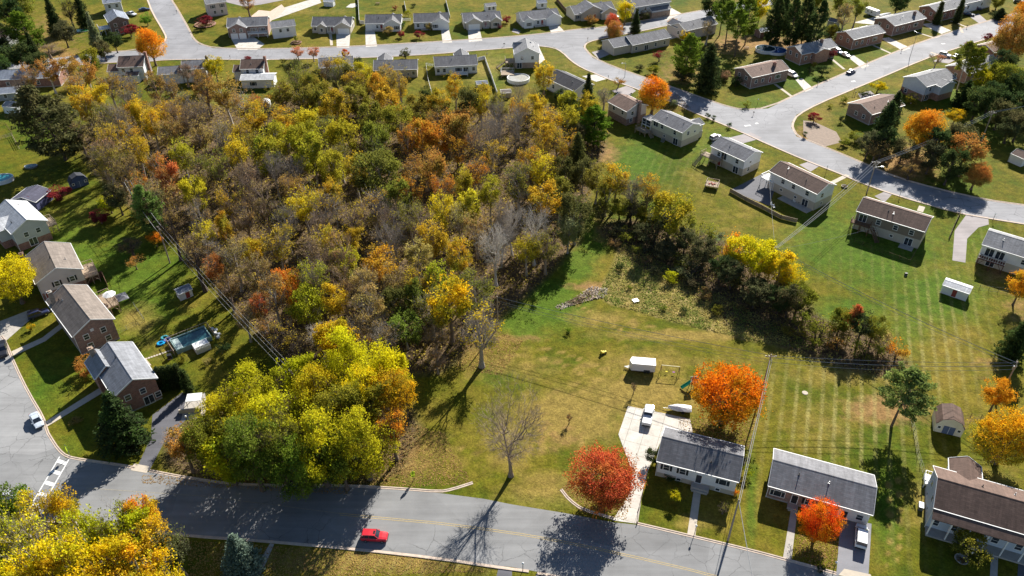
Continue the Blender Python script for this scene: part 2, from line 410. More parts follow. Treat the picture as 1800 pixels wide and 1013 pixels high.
def kerb(px, side=1, wd=.55, h=.13, mat=None, it=1, name='kerb', world=False, z0=-.02):
    """a concrete strip following the line; side = which side of the line it lies on"""
    pts = [P(x, y) for x, y in (subdiv(px, False, it) if it else px)] if not world else [Vector(p) for p in px]
    n = len(pts); vs = []
    for i, p in enumerate(pts):
        d = (pts[min(i+1, n-1)]-pts[max(i-1, 0)]); d.z = 0; d.normalize()
        nn = Vector((-d.y, d.x, 0))*side
        for off, z in ((0, z0), (0, h*.35), (wd*.55, h*.45), (wd*.62, h), (wd, h), (wd, z0)):
            vs.append((p.x+nn.x*off, p.y+nn.y*off, z))
    fs = []
    for i in range(n-1):
        for k in range(5):
            f = (i*6+k, i*6+k+1, (i+1)*6+k+1, (i+1)*6+k); fs.append(f if side < 0 else f[::-1])
    me = bpy.data.meshes.new(name); me.from_pydata(vs, [], fs); me.materials.append(mat or KERB); me.update()
    return tag(link(name, me), kind='structure')
# main road with the left street
mroad = [(-260,560),(0,592),(7,601),(25,646),(47,691),(75,738),(80,760),(87,772),(100,792),(115,805),(145,811),(212,820),(235,825),(325,842),(410,854),(500,856),(610,856),(710,862),(772,867),(850,877),(900,887),(992,902),(1075,918),(1120,923),(1282,961),(1350,978),(1470,1011),(1700,1075),(1900,1130),
         (1900,1260),(1500,1160),(1200,1075),(987,1013),(900,997),(875,995),(775,980),(625,963),(450,948),(332,940),(200,925),(0,905),(-300,870)]
sheet('road', mroad, .012, ASPH)
sheet('street', [(-260,560),(0,592),(7,601),(25,646),(47,691),(75,738),(80,760),(87,772),(97,788),(60,800),(0,797),(-300,790)], .0165, mk_asphalt('pale_street_asphalt', (.27,.27,.272)))
kerb([(0,592),(7,601),(25,646),(47,691),(75,738),(80,760),(87,772),(100,792),(115,805),(145,811),(212,820),(235,825)], 1)
kerb([(262,830),(325,842),(410,854),(500,856),(610,856),(710,862),(772,867),(795,863),(832,851)], 1)
kerb([(984,862),(998,880),(1022,898),(1078,914)], 1)
kerb([(1120,923),(1282,961),(1350,978),(1470,1011)], 1)
kerb([(1560,1030),(1700,1075),(1900,1130)], 1)
kerb([(-300,870),(0,905),(200,925),(332,940),(450,948),(625,963),(775,980),(875,995),(930,1002)], -1)
kerb([(945,1005),(987,1013),(1200,1075)], -1)
# upper street with side street
ust = [(-300,118),(0,112),(100,102),(165,94),(240,89),(287,77),(294,68),(292,60),(269,22),(261,0),(245,-35),(285,-35),(300,0),(310,15),(332,54),(338,68),(350,78),(375,85),(450,87),(580,84),(662,80),(800,72),(900,65),(962,59),(1025,51),(1057,49),(1130,37),(1200,25),(1262,14),(1350,-4),
       (1360,8),(1262,32),(1170,45),(1130,54),(1060,67),(1032,74),(1025,82),(1030,90),(1042,102),(1075,117),(1112,130),(1132,137),(1187,156),(1245,177),(1275,187),(1305,194),(1350,191),(1427,155),(1517,116),(1600,82),(1657,62),(1732,39),(1800,20),(1950,-18),
       (1960,8),(1800,47),(1775,55),(1672,87),(1620,105),(1550,135),(1490,160),(1437,182),(1400,202),(1392,215),(1391,225),(1400,240),(1432,253),(1470,268),(1510,285),(1575,313),(1650,334),(1735,353),(1800,362),(2000,390),
       (2000,425),(1800,393),(1737,383),(1685,374),(1575,343),(1512,320),(1475,304),(1420,283),(1350,253),(1300,230),(1217,196),(1185,180),(1117,155),(1100,149),(1070,139),(1050,130),(1025,120),(1005,107),(990,92),(975,84),(942,80),
       (885,85),(832,89),(762,95),(655,101),(555,103),(450,105),(362,104),(290,105),(262,108),(182,110),(100,118),(-300,136)]
sheet('street', ust, .012, ASPH2)
for ln, s in (([(165,94),(240,89),(287,77),(294,68),(292,60),(269,22),(261,0),(245,-35)], 1), ([(285,-35),(300,0),(310,15),(332,54),(338,68),(350,78),(375,85),(450,87),(580,84),(662,80),(800,72),(900,65),(962,59),(1025,51),(1057,49),(1130,37),(1200,25),(1262,14)], 1),
              ([(1262,32),(1170,45),(1130,54),(1060,67),(1032,74),(1025,82),(1030,90),(1042,102),(1075,117),(1112,130),(1132,137),(1187,156),(1245,177),(1275,187),(1305,194),(1350,191),(1427,155),(1517,116),(1600,82),(1657,62),(1732,39),(1800,20),(1950,-18)], 1),
              ([(1960,8),(1800,47),(1775,55),(1672,87),(1620,105),(1550,135),(1490,160),(1437,182),(1400,202),(1392,215),(1391,225),(1400,240),(1432,253),(1470,268),(1510,285),(1575,313),(1650,334),(1735,353),(1800,362),(2000,390)], 1),
              ([(2000,425),(1800,393),(1737,383),(1685,374),(1575,343),(1512,320),(1475,304),(1420,283),(1350,253),(1300,230),(1217,196),(1185,180),(1117,155),(1100,149),(1070,139),(1050,130),(1025,120),(1005,107),(990,92),(975,84),(942,80),(885,85),(832,89),(762,95),(655,101),(555,103),(450,105),(362,104),(290,105),(262,108),(182,110),(100,118)], 1)):
    kerb(ln, s, .7)
# markings
def mark(name, a, w, mat, z=.02, world=False):
    pts = [P(*q) for q in a] if not world else a
    L, Rr = [], []
    for i, p in enumerate(pts):
        d = pts[min(i+1, len(pts)-1)]-pts[max(i-1, 0)]; d.normalize(); nn = Vector((-d.y, d.x, 0))*(w/2)
        L.append(p+nn); Rr.append(p-nn)
    return sheet(name, L+Rr[::-1], z, mat, world=True)
YEL = speckle('worn_yellow_paint', (.40, .31, .15), .3, 3); WHT = speckle('worn_white_paint', (.72, .72, .70), .25, 3)
yl = subdiv([(597,904),(700,914),(775,920),(900,937),(960,947),(1075,970),(1257,1012),(1500,1080)], False, 1)
for dy in (-1.6, 1.6): mark('road_marking', [(x, y+dy) for x, y in yl], .13, YEL)
mark('road_marking', [(150,858),(350,872),(500,890),(597,903)], .13, speckle('faded_yellow_paint', (.27, .25, .2), .3, 3))
mark('road_marking', [(105,803),(52,893)], .22, WHT); mark('road_marking', [(121,808),(70,897)], .22, WHT)
for t in (.08, .28, .5, .72, .93):
    a = Vector((105,803)).lerp(Vector((52,893)), t); b = Vector((121,808)).lerp(Vector((70,897)), t)
    mark('road_marking', [(a.x+1.2, a.y), (b.x-1.2, b.y)], .75, WHT, .0205)
for q, s in (((1314,221),2.2),((1500,143),1.6),((1658,77),1.6),((1330,217),1)): 
    c = P(*q); mark('road_marking', [c+Vector((-s/2,-.3,0)), c+Vector((s/2,.2,0))], .8, WHT, .02, True)
# driveways, paths
def pad(px, mat=DRIVE, z=.024, name='driveway'): return sheet(name, px, z, mat)
pad([(1104,714),(1163,726),(1213,737),(1218,760),(1165,768),(1138,830),(1128,872),(1121,921),(1077,915),(1105,870),(1112,830),(1087,764)])
pad([(1219,865),(1232,867),(1222,944),(1208,940)], CONC, name='path')
pad([(1392,885),(1403,888),(1391,986),(1376,983)], CONC2, name='path')
pad([(1478,910),(1532,921),(1526,1020),(1470,1011)], mk_asphalt('grey_driveway_asphalt', (.22,.22,.24), False))
pad([(1743,960),(1755,963),(1752,1050),(1738,1050)], CONC2, name='path')
pad([(1790,985),(1830,995),(1825,1090),(1785,1075)], ASPHD)
pad([(1474,1011),(1484,1000),(1530,1010),(1540,1028)], CONC, .03)
pad([(320,690),(345,700),(330,735),(290,775),(262,829),(240,824),(265,770),(268,730)], ASPHD)
pad([(235,815),(262,820),(258,832),(230,827)], CONC, .034)
pad([(75,745),(80,752),(205,676),(198,668)], CONC, name='path', z=.05)
pad([(0,565),(52,545),(60,556),(10,600),(0,592)], CONC2)
pad([(20,618),(24,626),(80,600),(112,575),(105,570),(74,594)], CONC, name='path')
pad([(330,690),(345,702),(360,690),(362,700),(362,735),(318,740)], CONC2, .03)
pad([(960,1002),(945,1005),(920,1060),(960,1060)], ASPHD); pad([(876,1000),(900,1003),(900,1020),(872,1016)], ASPHD)
pad([(475,955),(482,957),(450,1030),(430,1030)], CONC2, name='path')
# house row drives, top
for q in ([(591,55),(616,55),(614,84),(592,84)], [(642,52),(658,52),(663,82),(643,83)], [(775,49),(788,48),(795,75),(778,76)], [(822,48),(842,47),(848,72),(824,74)],
          [(962,41),(976,39),(993,56),(969,59)], [(406,68),(444,64),(465,78),(452,88),(418,88)], [(1160,22),(1176,12),(1198,24),(1172,36),(1150,34)], [(1062,26),(1080,25),(1092,41),(1070,44)],
          [(1168,60),(1192,52),(1190,66),(1170,72)], [(1023,134),(1050,131),(1070,138),(1048,144)], [(1623,72),(1637,69),(1670,61),(1650,66),(1660,60)],
          [(1548,68),(1562,66),(1601,85),(1588,90)], [(1620,43),(1640,40),(1672,54),(1655,60)], [(1488,99),(1500,97),(1528,116),(1516,121)], [(1398,140),(1410,138),(1430,156),(1416,162)],
          [(1500,40),(1560,24),(1580,30),(1550,45)], [(930,80),(948,84),(958,105),(945,115),(940,100)], [(440,32),(560,-5),(565,5),(452,45)]):
    pad(q, DRIVE)
for q in ([(1040,92),(1085,80),(1095,86),(1052,104)], [(1075,160),(1105,150),(1118,160),(1100,172)], [(1250,250),(1320,233),(1340,243),(1270,262)], [(1405,290),(1425,283),(1442,291),(1425,302)],
          [(1508,165),(1530,160),(1540,168),(1515,178)], [(1705,30),(1720,24),(1735,37),(1722,42)], [(1537,345),(1560,335),(1568,342),(1555,356)], [(430,12),(460,8),(560,-12),(340,-10)], [(1655,100),(1680,105),(1668,112),(1640,108)], [(903,50),(915,55),(912,60),(900,56)]):
    pad(q, ASPHP)
pad([(1283,335),(1345,303),(1368,316),(1352,362)], ASPHD)
pad([(1737,381),(1700,376),(1678,406),(1674,458),(1697,462),(1700,420),(1720,400),(1738,395)], ASPHP)
for a, b in (((1535,80),(1568,95)),((1611,57),(1643,67)),((1671,37),(1700,48)),((1362,148),(1392,170)),((1636,92),(1668,104)),((1462,104),(1484,122)),((1687,48),(1692,58))):
    mark('path', [a, b], 1.1, CONC, .028)
mark('path', [(1621,363),(1617,372)], 1.6, CONC, .028); mark('path', [(1462,322),(1490,308)], 1.4, CONC, .028); mark('path', [(580,52),(583,80)], 1.1, CONC, .028)
for i in range(12):
    a = Vector((257,631)).lerp(Vector((310,613)), i/11); c = P(a.x, a.y); mark('stepping_stone', [c-Vector((.22,0,0)), c+Vector((.22,.05,0))], .5, CONC, .03, True)
pad([(247,631),(256,630),(266,642),(259,645)], CONC, name='patio')
pad([(1155,520),(1,1),(1,2)], CONC, -5, 'patio') if False else None
# ---------------------------------------------------------------- houses
WINMESH = {}
def win_mesh(w, h, kind):
    k = (round(w, 2), round(h, 2), kind)
    if k in WINMESH: return WINMESH[k]
    fr = MB(); t = .12; d = .07
    for x0, x1, z0, z1 in ((-w/2-t, -w/2, -t, h+t), (w/2, w/2+t, -t, h+t), (-w/2, w/2, h, h+t), (-w/2, w/2, -t, 0)): fr.box(x0, x1, -d, .02, z0, z1)
    if kind in 'ws': fr.box(-w/2, w/2, -d*.6, .01, h/2-.03, h/2+.03)
    if kind == 'W':
        for s in (-.5, .5): fr.box(s*w*.55-.04, s*w*.55+.04, -d*.6, .01, 0, h)
    if kind == 'p': fr.box(-.05, .05, -d*.6, .01, 0, h)
    pn = MB(); pn.box(-w/2, w/2, -.025, .01, 0, h)
    g = MB()
    if kind == 'g':
        g.box(-w/2, w/2, -.03, .01, 0, h)
        for i in range(1, 4): g.box(-w/2, w/2, -.045, -.03, h*i/4-.02, h*i/4+.02)
        for i in range(1, 6): g.box(-w/2+w*i/6-.015, -w/2+w*i/6+.015, -.04, -.03, 0, h)
    sh = MB()
    for s in (-1, 1):
        x = s*(w/2+t+.22); sh.box(x-.19, x+.19, -.06, .0, -.02, h+.02)
        for q in range(6): sh.box(x-.15, x+.15, -.075, -.06, .05+q*h/6, .05+q*h/6+h/14)
    r = (fr.mesh('frame', WHITE), pn.mesh('pane', GLASS), g.mesh('panel', WHITE) if kind == 'g' else None, sh.mesh('shutters', BLACK) if kind == 's' else None)
    WINMESH[k] = r; return r
DOORM = {}
def door_mesh(c):
    if c in DOORM: return DOORM[c]
    m = MB(); m.box(-.48, .48, -.05, .01, 0, 2.05)
    for z in (.25, 1.15): m.box(-.34, .34, -.065, -.05, z, z+.7)
    DOORM[c] = m.mesh('door', speckle('door_paint', c, .1, 2, .5)); return DOORM[c]
HANDLE = MB().tube((.38, -.05, 1), (.38, -.12, 1), .04, .04, 6).mesh('handle', METAL)
def opening(parent, kind, loc, rz):
    dims = dict(w=(1.0, 1.25), s=(1.0, 1.3), W=(2.4, 1.35), g=(2.6, 2.15), p=(1.8, 2.05), d=(.96, 2.05), o=(.7, .6), v=(.7, .7), G=(4.6, 2.15))[kind]
    nm = {'g': 'garage_door', 'G': 'garage_door', 'p': 'patio_door', 'd': 'door', 'v': 'gable_vent'}.get(kind, 'window')
    if kind == 'd':
        f = win_mesh(.98, 2.07, 'd'); o = link(nm, door_mesh(parent.get('dc', None) and tuple(parent['dc']) or (.25, .05, .04)), parent, loc, (0, 0, rz))
        link('frame', f[0], o, (0, 0, .02)); link('handle', HANDLE, o); return o
    kk = 'g' if kind == 'G' else kind
    fr, pn, g, sh = win_mesh(dims[0], dims[1], kk)
    if kk == 'g': o = link(nm, g, parent, loc, (0, 0, rz)); link('frame', fr, o)
    elif kk == 'v':
        o = link(nm, VENTM, parent, loc, (0, 0, rz))
    else:
        o = link(nm, fr, parent, loc, (0, 0, rz)); link('pane', pn, o)
        if sh: link('shutters', sh, o)
    return o
_v = MB(); _v.box(-.35, .35, -.05, .01, 0, .7)
for _i in range(5): _v.box(-.29, .29, -.08, -.05, .06+_i*.13, .11+_i*.13)
VENTM = _v.mesh('gable_vent', WHITE)

def block(wm, rm, tm, x0, x1, y0, y1, h, rise, axis='x', ohe=.42, ohr=.3, z0=0.0, walls=True):
    """rect = eave outline; wall is set back by the overhangs"""
    if axis == 'y':       # swap roles
        T = lambda x, y, z: (y, x, z)
        a0, a1, b0, b1 = y0, y1, x0, x1
    else:
        T = lambda x, y, z: (x, y, z)
        a0, a1, b0, b1 = x0, x1, y0, y1
    mb = (b0+b1)/2; half = (b1-b0)/2; sl = rise/half; th = .16
    def addp(m, vs, fs):
        if axis == 'y': fs = [f[::-1] for f in fs]
        m.add([T(*v) for v in vs], fs)
    # roof slabs: a closed solid
    pr = [(b0, h), (mb, h+rise), (b1, h), (b1, h-th), (mb, h+rise-th*1.15), (b0, h-th)]
    vs = [(a0, b, z) for b, z in pr]+[(a1, b, z) for b, z in pr]
    fs = [(0, 6, 7, 1), (1, 7, 8, 2), (2, 8, 9, 3), (3, 9, 10, 4), (4, 10, 11, 5), (5, 11, 6, 0), (0, 1, 4, 5), (1, 2, 3, 4), (11, 10, 7, 6), (10, 9, 8, 7)]
    addp(rm, vs, fs)
    # ridge cap
    addp(rm, [(a0+.01, mb-.16, h+rise-.16*sl+.02), (a0+.01, mb, h+rise+.035), (a0+.01, mb+.16, h+rise-.16*sl+.02), (a1-.01, mb-.16, h+rise-.16*sl+.02), (a1-.01, mb, h+rise+.035), (a1-.01, mb+.16, h+rise-.16*sl+.02)],
         [(0, 3, 4, 1), (1, 4, 5, 2), (0, 1, 2), (5, 4, 3)])
    if walls:
        wb0, wb1, wa0, wa1 = b0+ohe, b1-ohe, a0+ohr, a1-ohr
        hw = h+sl*ohe-th-.02; ha = h+rise-th*1.15-.02
        pr = [(wb0, z0), (wb0, hw), (mb, ha), (wb1, hw), (wb1, z0)]
        vs = [(wa0, b, z) for b, z in pr]+[(wa1, b, z) for b, z in pr]
        fs = [(0, 5, 6, 1), (1, 6, 7, 2), (2, 7, 8, 3), (3, 8, 9, 4), (4, 9, 5, 0), (0, 1, 2, 3, 4), (9, 8, 7, 6, 5)]
        addp(wm, vs, fs)
    # gutters and rake boards
    for b, s in ((b0, -1), (b1, 1)):
        p0, p1 = T(a0, b+s*.07, h-.08), T(a1, b+s*.07, h-.08); tm.beam(p0, p1, .13, .17) if axis == 'x' else tm.beam(p0, p1, .13, .17)
    for a, s in ((a0, -1), (a1, 1)):
        for b in (b0, b1):
            tm.beam(T(a+s*.035, b, h-.05), T(a+s*.035, mb, h+rise-.05), .06, .24)
def rail(m, x0, y0, x1, y1, z, hh=1.0, step=.5):
    m.beam((x0, y0, z+hh), (x1, y1, z+hh), .09, .07); m.beam((x0, y0, z+.12), (x1, y1, z+.12), .05, .05)
    L = math.hypot(x1-x0, y1-y0); n = max(1, int(L/step))
    for i in range(n+1):
        t = i/n; x, y = x0+(x1-x0)*t, y0+(y1-y0)*t
        m.beam((x, y, z), (x, y, z+hh), .05 if i % 4 else .1)
def deck_part(root, x0, x1, y0, y1, z, mat=DKWOOD, rmat=None, sides='FLR', stair=None):
    m = MB(); m.box(x0, x1, y0, y1, z-.22, z)
    for i in range(int((y1-y0)/.3)): m.box(x0+.03, x1-.03, y0+.05+i*.3, y0+.3+i*.3, z+.0, z+.025)
    if z > .8:
        for x in (x0+.15, (x0+x1)/2, x1-.15):
            for y in (y0+.15, y1-.15): m.beam((x, y, 0), (x, y, z-.22), .16)
        m.beam((x0+.15, y0+.15, .6), (x0+1.4, y0+.15, z-.25), .09); m.beam((x1-.15, y0+.15, .6), (x1-1.4, y0+.15, z-.25), .09)
    d = m.obj('deck', mat, root)
    r = MB()
    if 'F' in sides: rail(r, x0+.05, y0+.05, x1-.05, y0+.05, z+.03)
    if 'B' in sides: rail(r, x0+.05, y1-.05, x1-.05, y1-.05, z+.03)
    if 'L' in sides: rail(r, x0+.05, y0+.05, x0+.05, y1-.05, z+.03)
    if 'R' in sides: rail(r, x1-.05, y0+.05, x1-.05, y1-.05, z+.03)
    r.obj('railing', rmat or mat, d)
    if stair:
        sx, sy, dx, dy = stair; s = MB(); n = max(2, int(z/.19)); run = n*.26
        wv = Vector((dx, dy)); pv = Vector((-dy, dx))*.5
        for i in range(n):
            c = Vector((sx, sy))+wv*(.26*i+.13); zz = z-(i+1)*z/(n+1)
            a = c-pv; b = c+pv
            s.beam((a.x, a.y, zz), (b.x, b.y, zz), .28, .05)
        for sg in (-1, 1):
            a = Vector((sx, sy))+pv*sg; b = a+wv*run
            s.beam((a.x, a.y, z-.1), (b.x, b.y, .05), .06, .25); s.beam((a.x, a.y, z+.9), (b.x, b.y, 1.0), .07, .07); s.beam((b.x, b.y, 0), (b.x, b.y, 1.0), .09)
        s.obj('stair', rmat or mat, d)
    return d
INFO = []
def house(label, A, B, h, d, rise=None, wall=None, roof=(.2,.2,.2), axis='x', cat='house', name='house', group=None, lower=None, lowh=2.4, wings=(), opens=(), chim=(), pipes=2, ohe=.42, ohr=.3, dc=(.3,.06,.05), extra=None, found=True, C=None):
    a, b = P(*A, h), P(*B, h); ab = b-a; W = ab.length; ang = math.atan2(ab.y, ab.x)
    ux = ab/W; uy = Vector((-ux.y, ux.x, 0))
    if C: d = abs((P(*C, h)-a).dot(uy))
    ctr = (a+b)/2+uy*(d/2); ctr.z = 0
    root = empty(name, ctr, ang, label=label, cat=cat, group=group)
    INFO.append((label, W, d))
    rise = rise if rise is not None else (d if axis == 'x' else W)*.19
    x0, x1, y0, y1 = -W/2, W/2, -d/2, d/2
    wm, rm, tm = MB(), MB(), MB()
    z0 = lowh if lower else 0
    block(wm, rm, tm, x0, x1, y0, y1, h, rise, axis, ohe, ohr, z0)
    wall = wall or siding((.7, .7, .68))
    ex, ey = (ohr, ohe) if axis == 'x' else (ohe, ohr)
    for wg in wings:     # (x0, x1, y0, y1, h, rise, axis) relative: u in 0..1 of W for x; y metres from the near eave
        wx0, wx1 = -W/2+wg[0]*W, -W/2+wg[1]*W; wy0, wy1 = -d/2+wg[2], -d/2+wg[3]
        block(wm, rm, tm, wx0, wx1, wy0, wy1, wg[4], wg[5], wg[6], .35, .25, wg[7] if len(wg) > 7 else z0)
    wm.obj('wall', wall, root)
    if lower:
        lm = MB(); lm.box(x0+ex-.02, x1-ex+.02, y0+ey-.02, y1-ey+.02, 0, lowh)
        for wg in wings:
            if len(wg) <= 7: lm.box(-W/2+wg[0]*W+.3, -W/2+wg[1]*W-.3, -d/2+wg[2]+.25, -d/2+wg[3], 0, lowh-.01)
        lm.obj('lower_wall', lower, root)
    elif found:
        lm = MB(); lm.box(x0+ex-.03, x1-ex+.03, y0+ey-.03, y1-ey+.03, 0, .35); lm.obj('foundation', CONC2, root)
    rf = rm.obj('roof', roofmat(roof), root)
    gt = tm.obj('gutter', WHITE, rf)
    dp = MB(); dp.beam((x0+ex-.1, y0+ey-.09, .1), (x0+ex-.1, y0+ey-.09, h-.25), .09); dp.beam((x0+ex-.1, y0+ey-.09, h-.25), (x0+ex-.1, y0-.03, h-.12), .08); dp.obj('downpipe', WHITE, root)
    sl = rise/((d if axis == 'x' else W)/2)
    zr = lambda x, y: h+rise-sl*abs(y if axis == 'x' else x)
    r2 = random.Random(int(A[0]*7+A[1]))
    for i in range(pipes):
        x = r2.uniform(-.32, .32)*W; y = r2.choice((-1, 1))*r2.uniform(.1, .3)*d
        pm = MB().tube((x, y, zr(x, y)-.1), (x, y, zr(x, y)+.55), .08, .08, 8); pm.tube((x, y, zr(x, y)+.02), (x, y, zr(x, y)+.08), .2, .16, 8); pm.obj('vent_pipe', METAL if i % 2 else BLACK, rf)
    for (u, y, hh, cm) in chim:
        x = -W/2+u*W; yy = -d/2+y
        cmb = MB(); zb = 0 if (u < .03 or u > .97) else zr(x, yy)-1
        cmb.box(x-.45, x+.45, yy-.5, yy+.5, zb, zr(0 if axis == 'y' else x, 0)+hh); zt = zr(0 if axis == 'y' else x, 0)+hh
        cmb.box(x-.52, x+.52, yy-.57, yy+.57, zt, zt+.12); cmb.box(x-.2, x+.2, yy-.25, yy+.25, zt+.12, zt+.32)
        cmb.obj('chimney', cm, rf)
    root['dc'] = dc
    for op in opens:
        f, u, z, k = op[:4]; prj = op[4] if len(op) > 4 else 0
        off = .03 if (lower and z < lowh-.6) else .005
        if f == 'F': loc = (-W/2+u*W, y0+ey-off-prj, z); rz = 0
        elif f == 'B': loc = (-W/2+u*W, y1-ey+off, z); rz = math.pi
        elif f == 'L': loc = (x0+ex-off-prj, y1-u*d, z); rz = -math.pi/2
        else: loc = (x1-ex+off+prj, y0+u*d, z); rz = math.pi/2
        opening(root, k, loc, rz)
    del root['dc']
    if extra: extra(root, W, d, h, rise)
    return root
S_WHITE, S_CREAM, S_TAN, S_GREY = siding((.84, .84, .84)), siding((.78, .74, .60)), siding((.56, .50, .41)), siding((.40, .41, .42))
S_BLUE = siding((.42, .52, .66)); S_PINK = siding((.68, .60, .57)); S_BRN = siding((.25, .20, .16))
B_RED, B_TAN, B_DARK, B_ORG = brick((.30, .12, .085)), brick((.38, .27, .2)), brick((.18, .10, .08)), brick((.40, .19, .12))
B_MAUVE = brick((.30, .17, .14))
G1, G2, G3 = (.16, .16, .172), (.20, .20, .215), (.27, .27, .28)
BR1, BR2, TN = (.15, .098, .078), (.22, .145, .115), (.22, .185, .16)
GB = (.25, .28, .34); WR = (.55, .56, .58)

def stoop(root, x, y, w=1.6, dd=1.4, z=.5, m=None):
    s = MB(); s.box(x-w/2, x+w/2, y-dd, y, 0, z); s.box(x-w/2+.2, x+w/2-.2, y-dd-.3, y-dd, 0, z*.5); s.obj('stoop', m or CONC2, root)
def exA(r, W, d, h, rise):
    stoop(r, W*.01+.9, -d/2+.42, 3.2, 1.2, .9)
house('white-sided split-level with dark grey roof beside the bright concrete drive', (1154,811), (1299,848), 4.3, 8.8, 2.0, S_WHITE, G1, lower=S_TAN, lowh=1.1,
      opens=[('F',.13,2.2,'s'),('F',.33,2.2,'s'),('F',.535,1.0,'d'),('F',.82,2.1,'W'),('F',.3,.3,'o'),('F',.78,.3,'o'),('B',.3,2.1,'w'),('B',.7,2.1,'w')], dc=(.05,.05,.06), extra=exA, pipes=1)
def exB(r, W, d, h, rise):
    m = MB(); m.box(W*.2, W/2-.28, -d/2+.36, -d/2+.40, .2, 2.75); m.obj('white_panel', WHITE, r); stoop(r, -W*.22, -d/2+.4, 1.8, 1.3, .4)
house('long brick ranch with grey roof behind the round red-orange maple', (1350,854), (1535,906), 3.5, 9.2, 1.9, B_MAUVE, G2, extra=exB, dc=(.03,.03,.035),
      opens=[('F',.11,1.1,'W'),('F',.28,.45,'d'),('F',.41,1.15,'s'),('F',.56,1.15,'s'),('F',.76,.1,'d',.05),('F',.9,1.0,'w',.05),('L',.5,1.1,'w'),('B',.4,1.1,'w'),('R',.5,1.1,'w')])
def exC(r, W, d, h, rise):
    m = MB(); m.box(-W/2+.3, W/2-.3, -d/2-1.9+.42, -d/2+.44, 0, .35); p = m.obj('porch', CONC2, r)
    for i in range(7): 
        x = -W/2+.45+i*(W-.9)/6; MB().beam((x, -d/2-1.3, .35), (x, -d/2-1.3, h-rise/(d/2)*1.3-.2), .2).obj('column', WHITE, p)
    # porch roof continues the slope
    sl = rise/(d/2); q = MB(); y0, y1 = -d/2-1.7, -d/2+.02
    q.add([(-W/2, y0, h-sl*1.72), (W/2, y0, h-sl*1.72), (W/2, y1, h+.004), (-W/2, y1, h+.004), (-W/2, y0, h-sl*1.72-.15), (W/2, y0, h-sl*1.72-.15), (W/2, y1, h-.15), (-W/2, y1, h-.15)],
          [(0,1,2,3),(7,6,5,4),(0,4,5,1),(1,5,6,2),(2,6,7,3),(3,7,4,0)])
    q.obj('porch_roof', roofmat(BR1), r)
    a = MB(); a.box(-W/2-.9, -W/2-.1, -d*.12, d*.02, 0, .9); a.lathe([(.33,0),(.33,.06)], (-W/2-.5, -d*.05, .9), 14); a.obj('air_conditioner', METAL, r)
    deck_part(r, -W/2-.2, -W/2+1.6, d/2-.4, d/2+2.0, 1.2, WHITE, WHITE, 'LB')
house('large two-storey white-sided house with brown roof and columned porch', (1641,893), (1850,954), 5.6, 9.8, 2.3, siding((.62,.68,.76)), BR1, extra=exC,  # wall colour of the white siding carries the blue tint of its shade
      wings=[(.16,.46,7,13.5,5.0,1.6,'y')], opens=[('F',.08,1.2,'w'),('F',.24,1.2,'w'),('F',.42,.3,'d'),('F',.6,1.2,'w'),('F',.8,1.2,'w'),('L',.3,1.1,'o'),('L',.3,3.6,'w'),('L',.65,3.6,'w'),('L',.65,1.1,'o')], dc=(.05,.05,.06))
def exD(r, W, d, h, rise):
    deck_part(r, -W/2-.3, -W/2+4.6, -d/2-1.6, -d/2+.4, 2.7, DKWOOD, None, 'FLR', (-W/2+5.0, -d/2-.7, .75, -.66))
    m = MB(); m.box(W/2-4.6, W/2-1.2, -d/2-1.9, -d/2+.4, 0, .08); m.obj('patio_slab', CONC2, r)
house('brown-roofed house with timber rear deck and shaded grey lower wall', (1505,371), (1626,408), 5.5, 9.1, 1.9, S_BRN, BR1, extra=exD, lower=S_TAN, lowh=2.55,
      opens=[('F',.35,3.3,'w'),('F',.6,3.3,'w'),('F',.83,3.3,'w'),('F',.33,1.0,'o'),('F',.58,1.0,'o'),('F',.83,.1,'p'),('F',.12,2.75,'p'),('R',.5,3.3,'w')], chim=[])
def exE(r, W, d, h, rise):
    deck_part(r, -W/2-2.2, -W/2+2.0, -d/2-.2, -d/2+3.4, 2.7, WHITE, WHITE, 'FL')
    m = MB(); m.box(-W/2+6, W/2-.5, -d/2-2.2, -d/2+.4, 0, .1); m.obj('patio_slab', CONC2, r)
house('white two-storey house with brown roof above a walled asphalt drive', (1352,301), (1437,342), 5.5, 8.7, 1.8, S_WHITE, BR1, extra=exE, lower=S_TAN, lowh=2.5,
      opens=[('F',.3,3.5,'w'),('F',.52,3.5,'w'),('F',.8,3.5,'w'),('F',.3,1.2,'o'),('F',.6,1.1,'o'),('F',.8,.1,'p'),('R',.35,3.4,'w'),('R',.4,1.1,'o'),('F',.1,.1,'d')], dc=(.6,.6,.6))
def exF(r, W, d, h, rise):
    deck_part(r, -W/2-1.6, -W/2+5.0, -d/2-2.2, -d/2+.4, 2.6, LTWOOD, None, 'FLR', (-W/2-1.0, -d/2-2.2, 0, -1))
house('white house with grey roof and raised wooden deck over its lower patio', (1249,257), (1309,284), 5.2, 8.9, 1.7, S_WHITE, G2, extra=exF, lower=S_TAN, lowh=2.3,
      opens=[('F',.25,3.0,'w'),('F',.4,2.7,'p'),('F',.78,3.3,'w'),('F',.78,.1,'p'),('F',.3,.1,'d'),('R',.4,3.4,'o'),('R',.35,.9,'w')])
